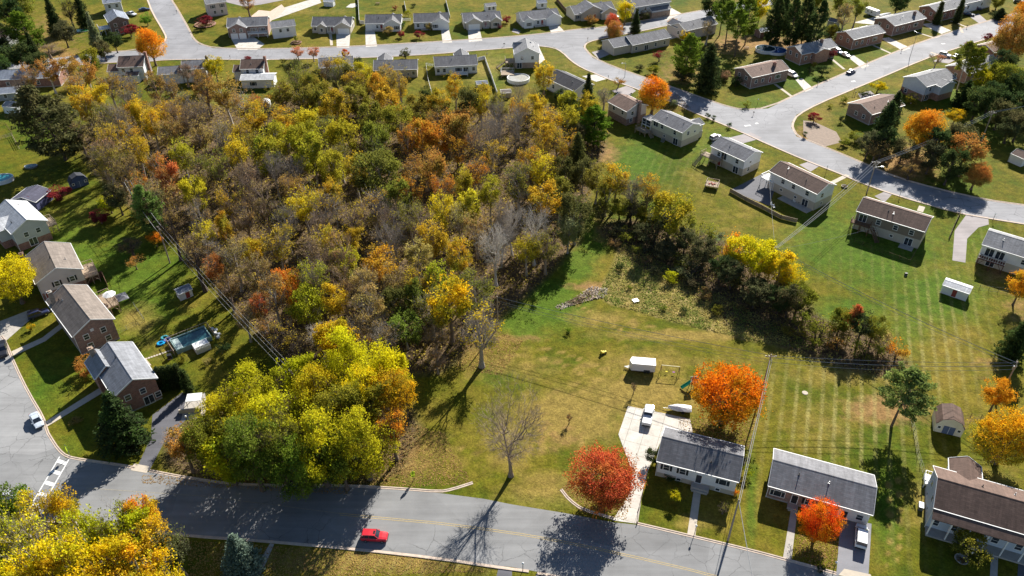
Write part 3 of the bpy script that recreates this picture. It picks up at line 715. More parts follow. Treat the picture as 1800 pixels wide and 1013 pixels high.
def exG(r, W, d, h, rise):
    m = MB(); x0 = -W/2-3.6
    q = MB(); q.box(x0, -W/2+.2, -d/2-.2, -d/2+3.8, 4.3, 4.5); q.obj('sunroom_roof', roofmat(G3), r)
    for x in (x0+.15, x0+1.8, -W/2+.2): 
        for y in (-d/2, -d/2+3.5): m.beam((x, y, 0), (x, y, 4.3), .16)
    m.box(x0, -W/2+.2, -d/2-.1, -d/2+3.6, 2.2, 2.4)
    for z in (2.4, 3.3): m.beam((x0+.1, -d/2, z), (-W/2, -d/2, z), .08); m.beam((x0+.1, -d/2, z), (x0+.1, -d/2+3.5, z), .08)
    m.obj('sunroom_frame', WHITE, r)
    g = MB(); g.box(x0+.2, -W/2, -d/2+.1, -d/2+.15, 2.4, 4.25); g.box(x0+.15, x0+.19, -d/2+.1, -d/2+3.5, 2.4, 4.25); g.obj('sunroom_screen', GLASS, r)
    deck_part(r, x0, -W/2+1.0, -d/2-3.2, -d/2-.2, 1.4, LTWOOD, None, 'FL', (-W/2+1.2, -d/2-1.5, 1, -.2))
house('cream-sided two-storey house with grey roof and screened sunroom', (1144,209), (1200,234), 5.2, 9.2, 1.8, S_CREAM, G2, extra=exG, lower=S_TAN, lowh=2.2, wings=[(.62,.95,6,11.5,4.7,1.2,'y')],
      opens=[('F',.35,3.4,'w'),('F',.75,3.3,'w'),('F',.45,1.0,'o'),('F',.8,.1,'p'),('F',.15,3.2,'p'),('R',.35,3.4,'w'),('R',.7,3.4,'o')])
house('mauve two-storey house with brown roof half hidden by the big orange maple', (1068,179), (1102,197), 5.2, 9.4, 1.9, S_PINK, BR2, lower=B_MAUVE, lowh=2.3,
      opens=[('F',.3,3.3,'w'),('F',.75,3.3,'w'),('R',.3,3.3,'w'),('R',.6,3.3,'o'),('R',.25,1.0,'w')], chim=[(1.02,5.2,.6,B_MAUVE)], pipes=1)
def exI(r, W, d, h, rise):
    deck_part(r, -W/2-2.0, -W/2+.3, -d/2+.5, -d/2+6, 2.3, WHITE, WHITE, 'FL')
house('white house with near-black roof inside the bend of the street', (959,137), (1010,161), 4.4, 9.5, 2.0, S_WHITE, (.07,.07,.08), extra=exI, opens=[('F',.25,1.6,'w'),('F',.55,1.6,'w'),('F',.9,1.6,'w'),('L',.4,2.3,'p'),('L',.4,.1,'w')])
def exJ(r, W, d, h, rise):
    deck_part(r, -W/2-3.4, -W/2, -d/2-.5, -d/2+4, 2.6, LTWOOD, None, 'FL', (-W/2-3.4, -d/2+1, -1, 0))
house('tall grey-roofed white house with brick base beside the round pool', (904,96), (950,95), 5.6, 11, 2.4, S_WHITE, G3, axis='y', extra=exJ, lower=B_TAN, lowh=2.2, wings=[(.0,.7,5,11,5.4,2.0,'x')],
      opens=[('F',.3,3.4,'w'),('F',.7,3.4,'w'),('F',.2,.1,'p')], pipes=1)
house('tan ranch with garage wing on the grassy corner of the bend', (1112,80), (1180,66), 3.4, 9.5, 2.1, S_TAN, G2, wings=[(-.42,.18,1.2,10.3,3.4,2.0,'x')],
      opens=[('F',.12,1.0,'w'),('F',.38,.1,'p'),('F',.62,1.0,'w'),('F',.85,1.0,'w')], pipes=1)
house('grey-roofed house half hidden behind the tan bare tree', (1205,55), (1262,42), 4.2, 9, 2.0, S_PINK, G2, opens=[('F',.3,1.6,'w'),('F',.7,1.6,'w'),('L',.5,1.6,'w')], wings=[(.0,.35,5,12,4,1.6,'y')])
# ---- row along the upper street
def ranch(label, A, B, wall, roof, wings, opens, **k):
    return house(label, A, B, 3.1, 10.0, 2.3, wall, roof, wings=wings, opens=opens, group='ranch houses in the row along the upper street', **k)
def exPorch(u0, u1):
    def f(r, W, d, h, rise):
        m = MB(); x0, x1 = -W/2+u0*W, -W/2+u1*W; m.box(x0, x1, -d/2-.9, -d/2+.4, 0, .35); p = m.obj('porch', CONC2, r)
        q = MB(); rail(q, x0, -d/2-.85, x1, -d/2-.85, .35, .9, .35)
        for x in (x0, (x0+x1)/2, x1): q.beam((x, -d/2-.3, .35), (x, -d/2-.3, 2.9), .16)
        q.obj('railing', WHITE, p)
    return f
ranch('tan ranch with grey gabled roof, leftmost of the row on the upper street', (547,46), (617,46), S_TAN, G1, [(.14,.38,-1.0,4,3.1,1.3,'y'),(.58,1.0,-1.2,7,3.1,2.0,'y')],
      [('F',.26,1.0,'w',1.2),('F',.5,.35,'d'),('F',.81,.1,'G',1.4),('F',.08,1.1,'w'),('R',.5,1.1,'w')], extra=exPorch(.4,.57))
ranch('white ranch with pergola and porch, second in the row on the upper street', (641,42), (705,41), S_WHITE, G1, [(.52,1.0,-1.6,7,3.1,2.1,'y')],
      [('F',.1,.1,'g'),('F',.34,1.0,'w'),('F',.45,.35,'d'),('F',.65,1.0,'s',1.8),('F',.88,1.0,'s',1.8)], extra=exPorch(.24,.5))
ranch('white ranch with dark roof behind two crimson shrubs on the upper street', (727,40), (789,38), S_WHITE, G1, [(.5,1.0,-1.4,7,3.1,2.1,'y')],
      [('F',.12,1.0,'w'),('F',.32,1.0,'w'),('F',.45,.35,'d'),('F',.62,1.0,'s',1.6),('F',.84,.1,'G',1.6)], extra=exPorch(.2,.48))
ranch('tan ranch with twin front gables and a crimson tree at its right', (815,39), (882,35), S_TAN, G2, [(.04,.48,-1.6,6,3.1,2.0,'y'),(.68,1.0,-1.3,6,3.1,1.8,'y')],
      [('F',.26,.1,'G',1.8),('F',.58,.35,'d'),('F',.84,1.0,'W',1.5)], extra=exPorch(.5,.66))
ranch('white ranch with small left gable and wide driveway at its right', (918,37), (985,30), S_WHITE, G2, [(.02,.3,-1.2,5,3.1,1.4,'y'),(.6,1.03,-1.0,7,3.1,2.1,'y')],
      [('F',.16,1.0,'s',1.4),('F',.42,1.0,'w'),('F',.53,.35,'d'),('F',.82,.1,'G',1.2),('L',.5,1.0,'w')], extra=exPorch(.32,.6))
ranch('large tan house with wide grey gable behind the rusty round shrub', (1010,26), (1082,17), S_TAN, G2, [(.15,.7,-.8,8,3.6,2.6,'y'),(.6,1.0,-2.4,7,3.1,2.0,'y')],
      [('F',.1,1.0,'s'),('F',.3,1.1,'w',1.0),('F',.48,.35,'d',1.0),('F',.82,.1,'G',2.6)])
house('blue-grey two-storey house at the top edge behind the yellow tree', (1117,13), (1180,3), 5.5, 9, 2.2, siding((.48,.52,.58)), G2, lower=B_TAN, lowh=2.4, wings=[(.4,.95,-2,4,3.2,1.3,'x')],
      opens=[('F',.1,3.4,'w'),('F',.3,3.4,'w'),('F',.15,1.0,'w'),('F',.8,.1,'G',2.0)])
house('small white two-window building beside the tan gravel bed', (477,50), (520,45), 4.6, 7, 1.6, S_WHITE, G3, opens=[('F',.35,2.4,'w'),('F',.65,2.4,'w')], pipes=0, lower=S_WHITE, lowh=1.0)
house('brick house with two garage doors and grey roof behind the crimson tree', (398,48), (470,45), 4.6, 10, 2.2, B_MAUVE, G2, wings=[(.05,.5,-1.8,7,4.6,1.9,'y')],
      opens=[('F',.17,.1,'g',2.0),('F',.37,.1,'g',2.0),('F',.18,2.9,'w',2.0),('F',.36,2.9,'w',2.0),('F',.65,2.2,'W'),('F',.85,2.2,'W')], extra=lambda r, W, d, h, rise: deck_part(r, 0, W/2-.4, -d/2-1.4, -d/2+.4, 1.9, WHITE, WHITE, 'FR'))
house('pinkish two-storey house at the top edge beside the stepped path', (362,8), (398,3), 5.8, 9, 2.0, S_PINK, G3, opens=[('F',.3,3.6,'s'),('F',.75,3.6,'s'),('F',.35,1.2,'w'),('F',.7,1.2,'w')])
house('dark brick gable-fronted two-storey house with rear deck by the maroon tree', (190,40), (227,34), 5.6, 11, 1.9, B_DARK, GB, axis='y', opens=[('F',.3,3.4,'w'),('F',.75,3.4,'w'),('F',.3,1.0,'w')],
      extra=lambda r, W, d, h, rise: deck_part(r, -W/2-4, -W/2+.3, -d/2+2, -d/2+7, 2.6, WHITE, WHITE, 'FL'))
house('white house with blue-grey roof cut by the top edge', (181,7), (213,3), 5.0, 9, 1.9, S_WHITE, GB, opens=[('F',.3,2.8,'w'),('F',.7,2.8,'w')])
house('small grey-trimmed house at the left edge behind the green tree', (-22,66), (12,67), 4.2, 9, 2.0, S_GREY, BR1, opens=[('F',.8,1.6,'W')])
house('tan-walled ranch with grey roof and wooden ramp at its back', (656,124), (734,122), 3.3, 10, 2.0, S_TAN, G1, wings=[(.05,.4,6,13,3.3,1.8,'y')],
      opens=[('F',.08,1.1,'w'),('F',.3,.3,'p'),('F',.48,1.1,'w'),('F',.78,1.1,'o'),('F',.9,1.1,'w')], extra=lambda r, W, d, h, rise: deck_part(r, -W/2+3, W/2-5, -d/2-1.7, -d/2+.4, .9, LTWOOD, None, 'FL'))
house('white ranch with dark roof inside the white rail fence', (764,118), (840,114), 3.5, 10, 2.1, S_WHITE, G1, wings=[(.5,.85,6,13,3.5,1.8,'y')],
      opens=[('F',.08,1.2,'w'),('F',.22,1.2,'w'),('F',.55,1.2,'W'),('F',.72,.5,'p'),('F',.9,1.2,'w')], extra=lambda r, W, d, h, rise: deck_part(r, -W/2+5.5, W/2-4, -d/2-2.2, -d/2+.4, .9, WHITE, WHITE, 'FLR'))
house('ranch mostly hidden behind the wood with only its grey roof showing', (560,120), (622,116), 3.3, 10, 2.0, S_TAN, G2, opens=[('F',.3,1.1,'w'),('F',.7,1.1,'w')])
def exd(r, W, d, h, rise):
    wm, rm, tm = MB(), MB(), MB(); block(wm, rm, tm, -W/2+1, W/2+4.5, -d/2-6.2, -d/2+.2, 3.3, .8, 'x')
    wm.obj('sunroom_wall', S_WHITE, r); q = rm.obj('sunroom_roof', roofmat(WR), r); tm.obj('gutter', WHITE, q)
    opening(r, 'W', (-W/2+5.5, -d/2-5.8, 1.0), 0)
house('brown-roofed house with pale-roofed white sunroom on its back', (421,122), (463,121), 5.0, 9, 2.0, S_WHITE, BR1, extra=exd, chim=[(1.02,4,1.0,B_RED)], opens=[('F',.3,3.3,'w'),('F',.7,3.3,'w')], wings=[(-.35,.1,1,8,3.6,1.4,'x')])
house('white house with grey roof and tall chimney behind the pink bare trees', (318,123), (362,120), 5.2, 8.5, 1.8, S_WHITE, G2, chim=[(1.03,4,1.2,B_DARK)], wings=[(-.98,.02,0,8,3.9,1.5,'x')],
      opens=[('F',.3,3.4,'w'),('F',.7,3.4,'w'),('F',-.6,1.6,'w',-.3),('F',-.25,1.6,'w',-.3)])
house('white house with brown roof and brick chimney near the street corner', (205,119), (252,117), 5.4, 9.5, 2.5, S_WHITE, BR2, axis='x', chim=[(1.02,5,1.0,B_RED)], wings=[(-.45,.05,1,8,3.6,1.6,'x'),(.3,.8,-2.5,2,3,.6,'x')],
      opens=[('F',.2,3.4,'w'),('F',.5,3.4,'w'),('F',.12,1.2,'w')])
house('long house with blue-grey roof behind the rusty trees at left edge', (-30,142), (103,136), 3.6, 9.5, 1.9, B_RED, GB, opens=[('F',.3,1.2,'w'),('F',.5,1.2,'w'),('F',.7,1.2,'w')], wings=[(.55,.85,5,13,3.6,1.8,'y')])
house('low outbuilding with pale hipped roof at the left edge', (-25,168), (28,163), 2.7, 6, 1.1, S_GREY, GB, opens=[('F',.6,1.0,'w')], pipes=0)
# ---- right side
def brk(label, A, B, C, roof, wall=B_ORG, **k):
    return house(label, A, B, k.pop('h', 4.5), 9.2, k.pop('rise', 1.8), wall, roof, C=C, **k)
BW = [('L',.3,2.6,'w'),('L',.68,2.6,'w'),('F',.15,1.8,'w'),('F',.32,1.8,'w'),('F',.72,1.8,'W'),('F',.52,.9,'d')]
brk('brick house with brown roof nearest the street corner junction', (1322,137), (1389,122), (1288,121), BR2, B_MAUVE, opens=BW+[('L',.7,.4,'o')], chim=[(.72,3.2,.5,B_RED)])
brk('brick house with grey roof and dark chimney beside the blue-covered pool', (1410,96), (1473,82), (1378,84), G3, B_ORG, opens=BW, chim=[(.7,3.6,.6,B_DARK)], wings=[(.3,.72,-1.5,5,4.5,1.2,'y')])
brk('orange brick house with plain grey roof and shaded carport', (1501,70), (1557,57), (1468,58), G3, B_ORG, opens=BW)
brk('dark brick house with grey roof and white front panel by the wide drive', (1573,46), (1629,32), (1537,33), G3, B_MAUVE, opens=BW, chim=[(.78,3.2,.6,B_DARK)])
brk('brick house flanked by two slim dark cypresses at the upper right', (1648,23), (1700,10), (1612,13), G3, B_RED, opens=BW)
house('white house at the top right edge above two parked dark cars', (1688,9), (1748,-5), 4.6, 9, 1.8, S_WHITE, G3, opens=[('F',.3,1.8,'w'),('F',.7,1.8,'w')])
house('blue-white sided two-storey house on brick base with rear balcony', (1629,153), (1682,138), 5.6, 9.9, 1.9, siding((.66,.70,.76)), G3, C=(1586,136), lower=B_ORG, lowh=2.3, wings=[(.3,.8,-2.4,4,5.4,1.1,'y')],
      opens=[('L',.25,.8,'w'),('F',.15,.1,'p'),('F',.9,3.3,'w'),('F',.2,3.3,'w')])
brk('brick ranch with brown roof inside the curving corner lawn', (1533,202), (1591,185), (1488,182), BR2, B_MAUVE, h=4.0, opens=[('F',.25,.1,'p'),('F',.6,1.4,'w'),('F',.85,1.4,'w'),('L',.4,1.4,'w'),('L',.7,1.4,'w')])
brk('brick house with grey roof behind the two slender bare trees', (1702,131), (1762,112), (1662,116), G3, B_ORG, h=3.8, opens=[('L',.5,1.3,'w'),('F',.2,1.3,'w'),('F',.6,1.3,'w')])
house('brick house mostly hidden behind the huge orange oak', (1748,93), (1800,80), 4, 9, 1.7, B_RED, BR2, opens=[('F',.2,1.4,'w'),('L',.5,1.4,'w')])
def exM(r, W, d, h, rise):
    deck_part(r, -W/2+.4, -W/2+6.4, -d/2-1.9, -d/2+.4, 2.7, speckle('dark_red_timber', (.12,.04,.035), .2, 3), WHITE, 'FR')
house('grey-roofed white house with dark timber balcony at the right edge', (1726,430), (1830,462), 5.5, 9.3, 1.8, S_WHITE, G3, extra=exM, lower=S_TAN, lowh=2.4,
      opens=[('F',.17,2.75,'p'),('F',.35,2.75,'p'),('F',.25,.1,'p'),('F',.75,3.3,'w'),('L',.5,3.3,'w')])
# ---- left side
house('grey-white roofed house with grey gable siding at the left edge', (20,412), (84,388), 5.6, 14.5, 2.3, siding((.55,.57,.56)), WR, axis='y', lower=B_RED, lowh=2.0, opens=[('F',.35,3.3,'w'),('F',.68,3.3,'w'),('F',.45,.4,'p'),('R',.4,3.2,'w')], wings=[(-.25,.4,4,11,5.4,1.5,'x')],
      extra=lambda r, W, d, h, rise: deck_part(r, W/2-.4, W/2+2.4, -d/2+3, -d/2+7.5, 2.3, LTWOOD, None, 'FRB'))
house('tan-roofed house with black-shuttered gable windows behind the yellow tree', (62,500), (146,473), 5.6, 13.7, 2.5, S_PINK, TN, axis='y', lower=B_RED, lowh=2.4, chim=[(-.02,9,1.2,B_DARK)],
      opens=[('F',.4,3.2,'s'),('F',.72,3.2,'s'),('F',.15,.2,'d'),('F',.55,.9,'w')], extra=lambda r, W, d, h, rise: deck_part(r, W/2-.4, W/2+2.8, -d/2+1, -d/2+7, 2.4, LTWOOD, None, 'FRB'))
house('brick two-storey house with mottled tan roof and four gable windows', (127,593), (202,561), 5.6, 17.0, 2.4, B_MAUVE, TN, axis='y', chim=[(.12,14.5,1.0,B_TAN)],
      opens=[('F',.28,3.4,'w'),('F',.68,3.4,'w'),('F',.3,.9,'w'),('F',.72,.9,'w'),('F',.45,4.8,'v')], extra=lambda r, W, d, h, rise: deck_part(r, W/2-.4, W/2+3.6, 1, d/2-1, 2.4, LTWOOD, None, 'FRB'))
def exL(r, W, d, h, rise):
    wm, rm, tm = MB(), MB(), MB()
house('red brick house with split grey and charcoal roof by the arborvitae row', (199,700), (277,665), 5.6, 14.5, 2.3, B_RED, (.24,.25,.275), axis='y', wings=[(-.12,.5,8,14.6,5.35,2.1,'y')],
      opens=[('F',.2,.6,'w'),('F',.28,3.3,'w'),('F',.62,3.3,'w'),('F',.68,.1,'p'),('F',.9,.9,'w')], chim=[(.1,14.0,.6,B_TAN)])
# ---- sheds
def shed(label, A, B, h, d, wall, roof, axis='x', rise=1.0, opens=(), name='shed'):
    return house(label, A, B, h, d, rise, wall, roof, axis, cat='shed', name=name, opens=opens, pipes=0, ohe=.18, ohr=.12, found=False)
SLATE = speckle('blue_painted_board', (.10, .14, .24), .15, 2)
def barn(label, A, B, d, wall, roof, h=2.2):
    """gambrel-roofed shed, gable to the front"""
    a, b = P(*A), P(*B); ab = b-a; W = ab.length; ang = math.atan2(ab.y, ab.x); ux = ab/W; uy = Vector((-ux.y, ux.x, 0)); c = (a+b)/2+uy*(d/2)
    r = empty('shed', c, ang, label=label, cat='shed')
    pr = [(-W/2, h), (-W*.33, h+W*.26), (0, h+W*.38), (W*.33, h+W*.26), (W/2, h)]
    m = MB(); m.yprism([(-W/2+.12, 0)]+[(x*.97, z-.12) for x, z in pr]+[(W/2-.12, 0)], -d/2+.12, d/2-.12); m.obj('wall', wall, r)
    q = MB(); q.yprism(pr+[(x*.96, z-.1) for x, z in pr[::-1]], -d/2, d/2); q.obj('roof', roofmat(roof), r)
    e = MB(); e.box(-W*.2, W*.2, -d/2+.06, -d/2+.13, .05, 2.0); dd = e.obj('double_door', SLATE, r)
    MB().box(-.03, .03, -d/2+.03, -d/2+.06, .05, 2.0).obj('batten', WHITE, dd)
    for s in (-1, 1):
        o = link('window', win_mesh(.5, .55, 'o')[0], r, (s*W*.34, -d/2+.13, 1.1)); link('pane', win_mesh(.5, .55, 'o')[1], o)
    return r
barn('cream barn-shaped shed with brown gambrel roof and blue doors', (1639,758), (1690,770), 4.6, S_CREAM, BR1)
shed('white-roofed shed on the striped lawn below the asphalt spur', (1657,501), (1704,517), 2.4, 3.6, S_WHITE, WR, rise=.5, opens=[('F',.5,.1,'d')])
barn('dark blue shed with gambrel roof under the big olive conifer', (127,334), (158,324), 2.6, speckle('navy_board', (.07,.10,.2), .15, 2), (.05,.055,.07), 1.9)
shed('navy garage with gabled roof between two crimson shrubs', (18,352), (62,356), 2.9, 7, speckle('navy_siding', (.09,.10,.2), .1, 2), (.09,.09,.13), 'y', 1.2, [('F',.6,.1,'d')])
shed('small pale blue-roofed shed at the edge of the wood', (314,518), (338,508), 2.1, 2.6, S_WHITE, GB, rise=.6, opens=[('F',.6,.05,'d')])
shed('grey shed with white gable end beside the olive conifer', (3,187), (29,190), 2.7, 4.5, S_WHITE, G3, rise=.8)
shed('small grey-roofed shed by the white fence behind the ranch', (838,149), (858,147), 2.1, 3.2, S_GREY, GB, rise=.6, opens=[('F',.6,.05,'d')])
shed('tan-roofed shed outside the corner of the white fence', (881,164), (899,163), 2.0, 3.2, S_TAN, TN, rise=.5)
shed('white shed with dark door at the right edge of the lawn', (1777,270), (1800,280), 2.8, 5, S_WHITE, BR1, rise=1.0)
shed('small dark-roofed shed under the tall pines', (1455,36), (1470,40), 2.4, 4, S_GREY, G2, rise=.9)
shed('blue-grey playhouse shed between the pines and the covered pool', (1337,57), (1362,53), 2.6, 4, siding((.25,.16,.16)), GB, rise=1)
shed('white shed with two windows above the twin-gabled ranch', (855,12), (873,10), 2.6, 4, S_WHITE, G3, rise=.9, opens=[('F',.3,.9,'w'),('F',.7,.9,'w')])
shed('tiny white shed in the lawn above the leftmost ranch', (568,3), (585,4), 2.2, 3, S_WHITE, WR, rise=.7)
shed('white shed at top edge behind the small-gabled ranch', (945,6), (962,5), 2.6, 4, S_WHITE, GB, rise=.9, opens=[('F',.5,.9,'w')])
# rounded white greenhouse-like shelter in the wood clearing
def shelter():
    a = P(468, 187); r = empty('garden_shelter', a, R(10), label='small white arched shelter on the lawn below the sunroom house', cat='shelter')
    m = MB(); n = 8; pr = [(1.5*math.cos(math.pi*i/n), 1.2+1.1*math.sin(math.pi*i/n)) for i in range(n+1)]
    m.yprism([(1.5, 0)]+pr+[(-1.5, 0)], -1.8, 1.8); m.obj('cover', speckle('white_canvas', (.75,.75,.73), .06, 2), r)
    MB().box(-.5, .5, -1.84, -1.8, .0, 1.8).obj('door', BLACK, r)
shelter()
for i in INFO:
    if 'house' in i[0] or 'ranch' in i[0]: print('%-60s W %.1f d %.1f' % (i[0][:60], i[1], i[2]))
# ---------------------------------------------------------------- trees
def tubes(segs, sides_big=6):
    """segs: list of (a, b, r0, r1) -> verts, faces"""
    V, Fc = [], []
    o = 0
    for a, b, r0, r1 in segs:
        n = sides_big if r0 > .09 else (4 if r0 > .035 else 3)
        d = b-a; L = np.linalg.norm(d)
        if L < 1e-4: continue
        d = d/L; up = np.array([0, 0, 1.]) if abs(d[2]) < .9 else np.array([1., 0, 0])
        sx = np.cross(d, up); sx /= np.linalg.norm(sx); sy = np.cross(sx, d)
        for p, r in ((a, r0), (b, r1)):
            for k in range(n):
                t = 2*math.pi*k/n; V.append(tuple(p+sx*(r*math.cos(t))+sy*(r*math.sin(t))))
        for k in range(n): Fc.append((o+k, o+(k+1) % n, o+n+(k+1) % n, o+n+k))
        o += 2*n
    return V, Fc
def grow(rg, segs, parent, rpar, pts, kr, tips, lvl=0):
    n = len(pts)
    if n == 0: return
    if n <= 2:
        for p in pts:
            mid = (parent+p)/2+rg.normal(0, .06, 3)*np.linalg.norm(p-parent)
            r = min(rpar, kr*1.05); segs.append((parent, mid, r, r*.7)); segs.append((mid, p, r*.7, r*.3)); tips.append(p)
        return
    k = 2 if n < 12 else 3
    c = pts[rg.choice(n, k, replace=False)]
    for _ in range(3):
        di = ((pts[:, None]-c[None])**2).sum(-1); lab = di.argmin(1)
        for j in range(k):
            if (lab == j).any(): c[j] = pts[lab == j].mean(0)
    for j in range(k):
        q = pts[lab == j]
        if len(q) == 0: continue
        if len(q) == n:
            node = parent+(q.mean(0)-parent)*.5
            r = kr*len(q)**.5; segs.append((parent, node, min(rpar, r), r*.8)); h = n//2
            grow(rg, segs, node, r*.8, q[:h], kr, tips, lvl+1); grow(rg, segs, node, r*.8, q[h:], kr, tips, lvl+1); return
        node = parent+(q.mean(0)-parent)*(.5 if lvl else .55)
        L = np.linalg.norm(node-parent); node = node+rg.normal(0, .07, 3)*L
        mid = (parent+node)/2+rg.normal(0, .06, 3)*L; mid[2] -= .03*L
        r = min(rpar, kr*len(q)**.5)
        segs.append((parent, mid, r, r*.93)); segs.append((mid, node, r*.93, r*.85))
        grow(rg, segs, node, r*.85, q, kr, tips, lvl+1)
def leaves_mesh(name, rg, tips, per, spread, size, H, R_, up=.35, clump_scale=.35, elong=1.0, ctop=.25):
    n = len(tips)*per
    base = np.repeat(np.array(tips), per, 0)+rg.normal(0, spread, (n, 3))*np.array([1, 1, .8])
    nr = rg.normal(0, 1, (n, 3)); nr[:, 2] += up; nr /= np.linalg.norm(nr, axis=1)[:, None]
    t = rg.normal(0, 1, (n, 3)); u = np.cross(nr, t); u /= np.linalg.norm(u, axis=1)[:, None]; v = np.cross(nr, u)
    s = size*rg.uniform(.6, 1.35, (n, 1))
    a, b = u*s*.5*elong, v*s*.42
    # a pointed, slightly folded leaf clump: 4-corner kite
    V = np.stack([base-a, base-b*.9+a*.1+nr*s*.08, base+a, base+b*.9+a*.1+nr*s*.08], 1).reshape(-1, 3)
    q = np.arange(n*4).reshape(n, 4)
    me = bpy.data.meshes.new(name); me.vertices.add(n*4); me.vertices.foreach_set('co', V.ravel())
    me.loops.add(n*4); me.loops.foreach_set('vertex_index', q.ravel())
    me.polygons.add(n); me.polygons.foreach_set('loop_start', np.arange(0, n*4, 4)); me.polygons.foreach_set('loop_total', np.full(n, 4))
    rr = np.clip(rg.normal(.5, .22, n), 0, 1)
    off = rg.uniform(0, 50)
    cl = np.array([noise.noise(Vector((p[0]*clump_scale+off, p[1]*clump_scale, p[2]*clump_scale))) for p in np.array(tips)])
    cl = np.repeat(cl, per)
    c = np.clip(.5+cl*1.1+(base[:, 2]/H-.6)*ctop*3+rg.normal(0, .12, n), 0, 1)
    at = me.attributes.new('rnd', 'FLOAT', 'FACE'); at.data.foreach_set('value', rr.astype(np.float32))
    at = me.attributes.new('clump', 'FLOAT', 'FACE'); at.data.foreach_set('value', c.astype(np.float32))
    me.materials.append(M_LEAF); me.update(); return me
def crown_pts(rg, n, H, R_, z0, shape='round', lobes=7, shell=.55, bough=.8):
    """points in a lumpy crown volume"""
    zc = (H+z0)/2; hz = (H-z0)/2
    lob = rg.normal(0, 1, (lobes, 3)); lob /= np.linalg.norm(lob, axis=1)[:, None]; lob[:, 2] = lob[:, 2]*.8+.15
    amp = rg.uniform(.12, .3, lobes)
    out = []
    nb = max(8, int(n/42)); bc = []
    while len(bc) < nb:
        d = rg.normal(0, 1, 3); d /= np.linalg.norm(d)
        rad = rg.uniform(.35, 1)**.6*.86; bc.append((d*rad, rg.uniform(.16, .34)))
    while len(out) < n:
        if rg.random() < bough:
            c, br = bc[rg.integers(nb)]; e = rg.normal(0, 1, 3); e /= np.linalg.norm(e)
            x, y, z = c+e*br*rg.uniform(.35, 1)**.5*np.array([1, 1, .75])
            if z < -1: continue
            if shape == 'vase': f = .55+.45*(z*.5+.5)*1.2
            elif shape == 'fan': f = .25+.8*(z*.5+.5)
            elif shape == 'flat': f = 1.0; z = z*.8 if z > 0 else z*.6
            else: f = 1
            out.append((x*R_*f, y*R_*f, zc+z*hz)); continue
        d = rg.normal(0, 1, 3); d /= np.linalg.norm(d)
        rad = rg.uniform(0, 1)**(1/(3 if rg.random() > shell else 9))
        k = .78+sum(a*max(0, float(d@l))**5 for a, l in zip(amp, lob))*1.2
        k = min(k, 1.12)
        x, y, z = d*rad*k
        if shape == 'round':
            f = 1
        elif shape == 'fan': f = .25+.8*(z*.5+.5)
        elif shape == 'oval': f = .95 if z > 0 else 1
        elif shape == 'vase': f = .55+.45*(z*.5+.5)*1.2
        elif shape == 'flat': f = 1.0; z = z*.8 if z > 0 else z*.6
        elif shape == 'cone': f = max(.12, .5-.5*z)*1.35
        out.append((x*R_*f, y*R_*f, zc+z*hz))
    return np.array(out)
TREES = {}
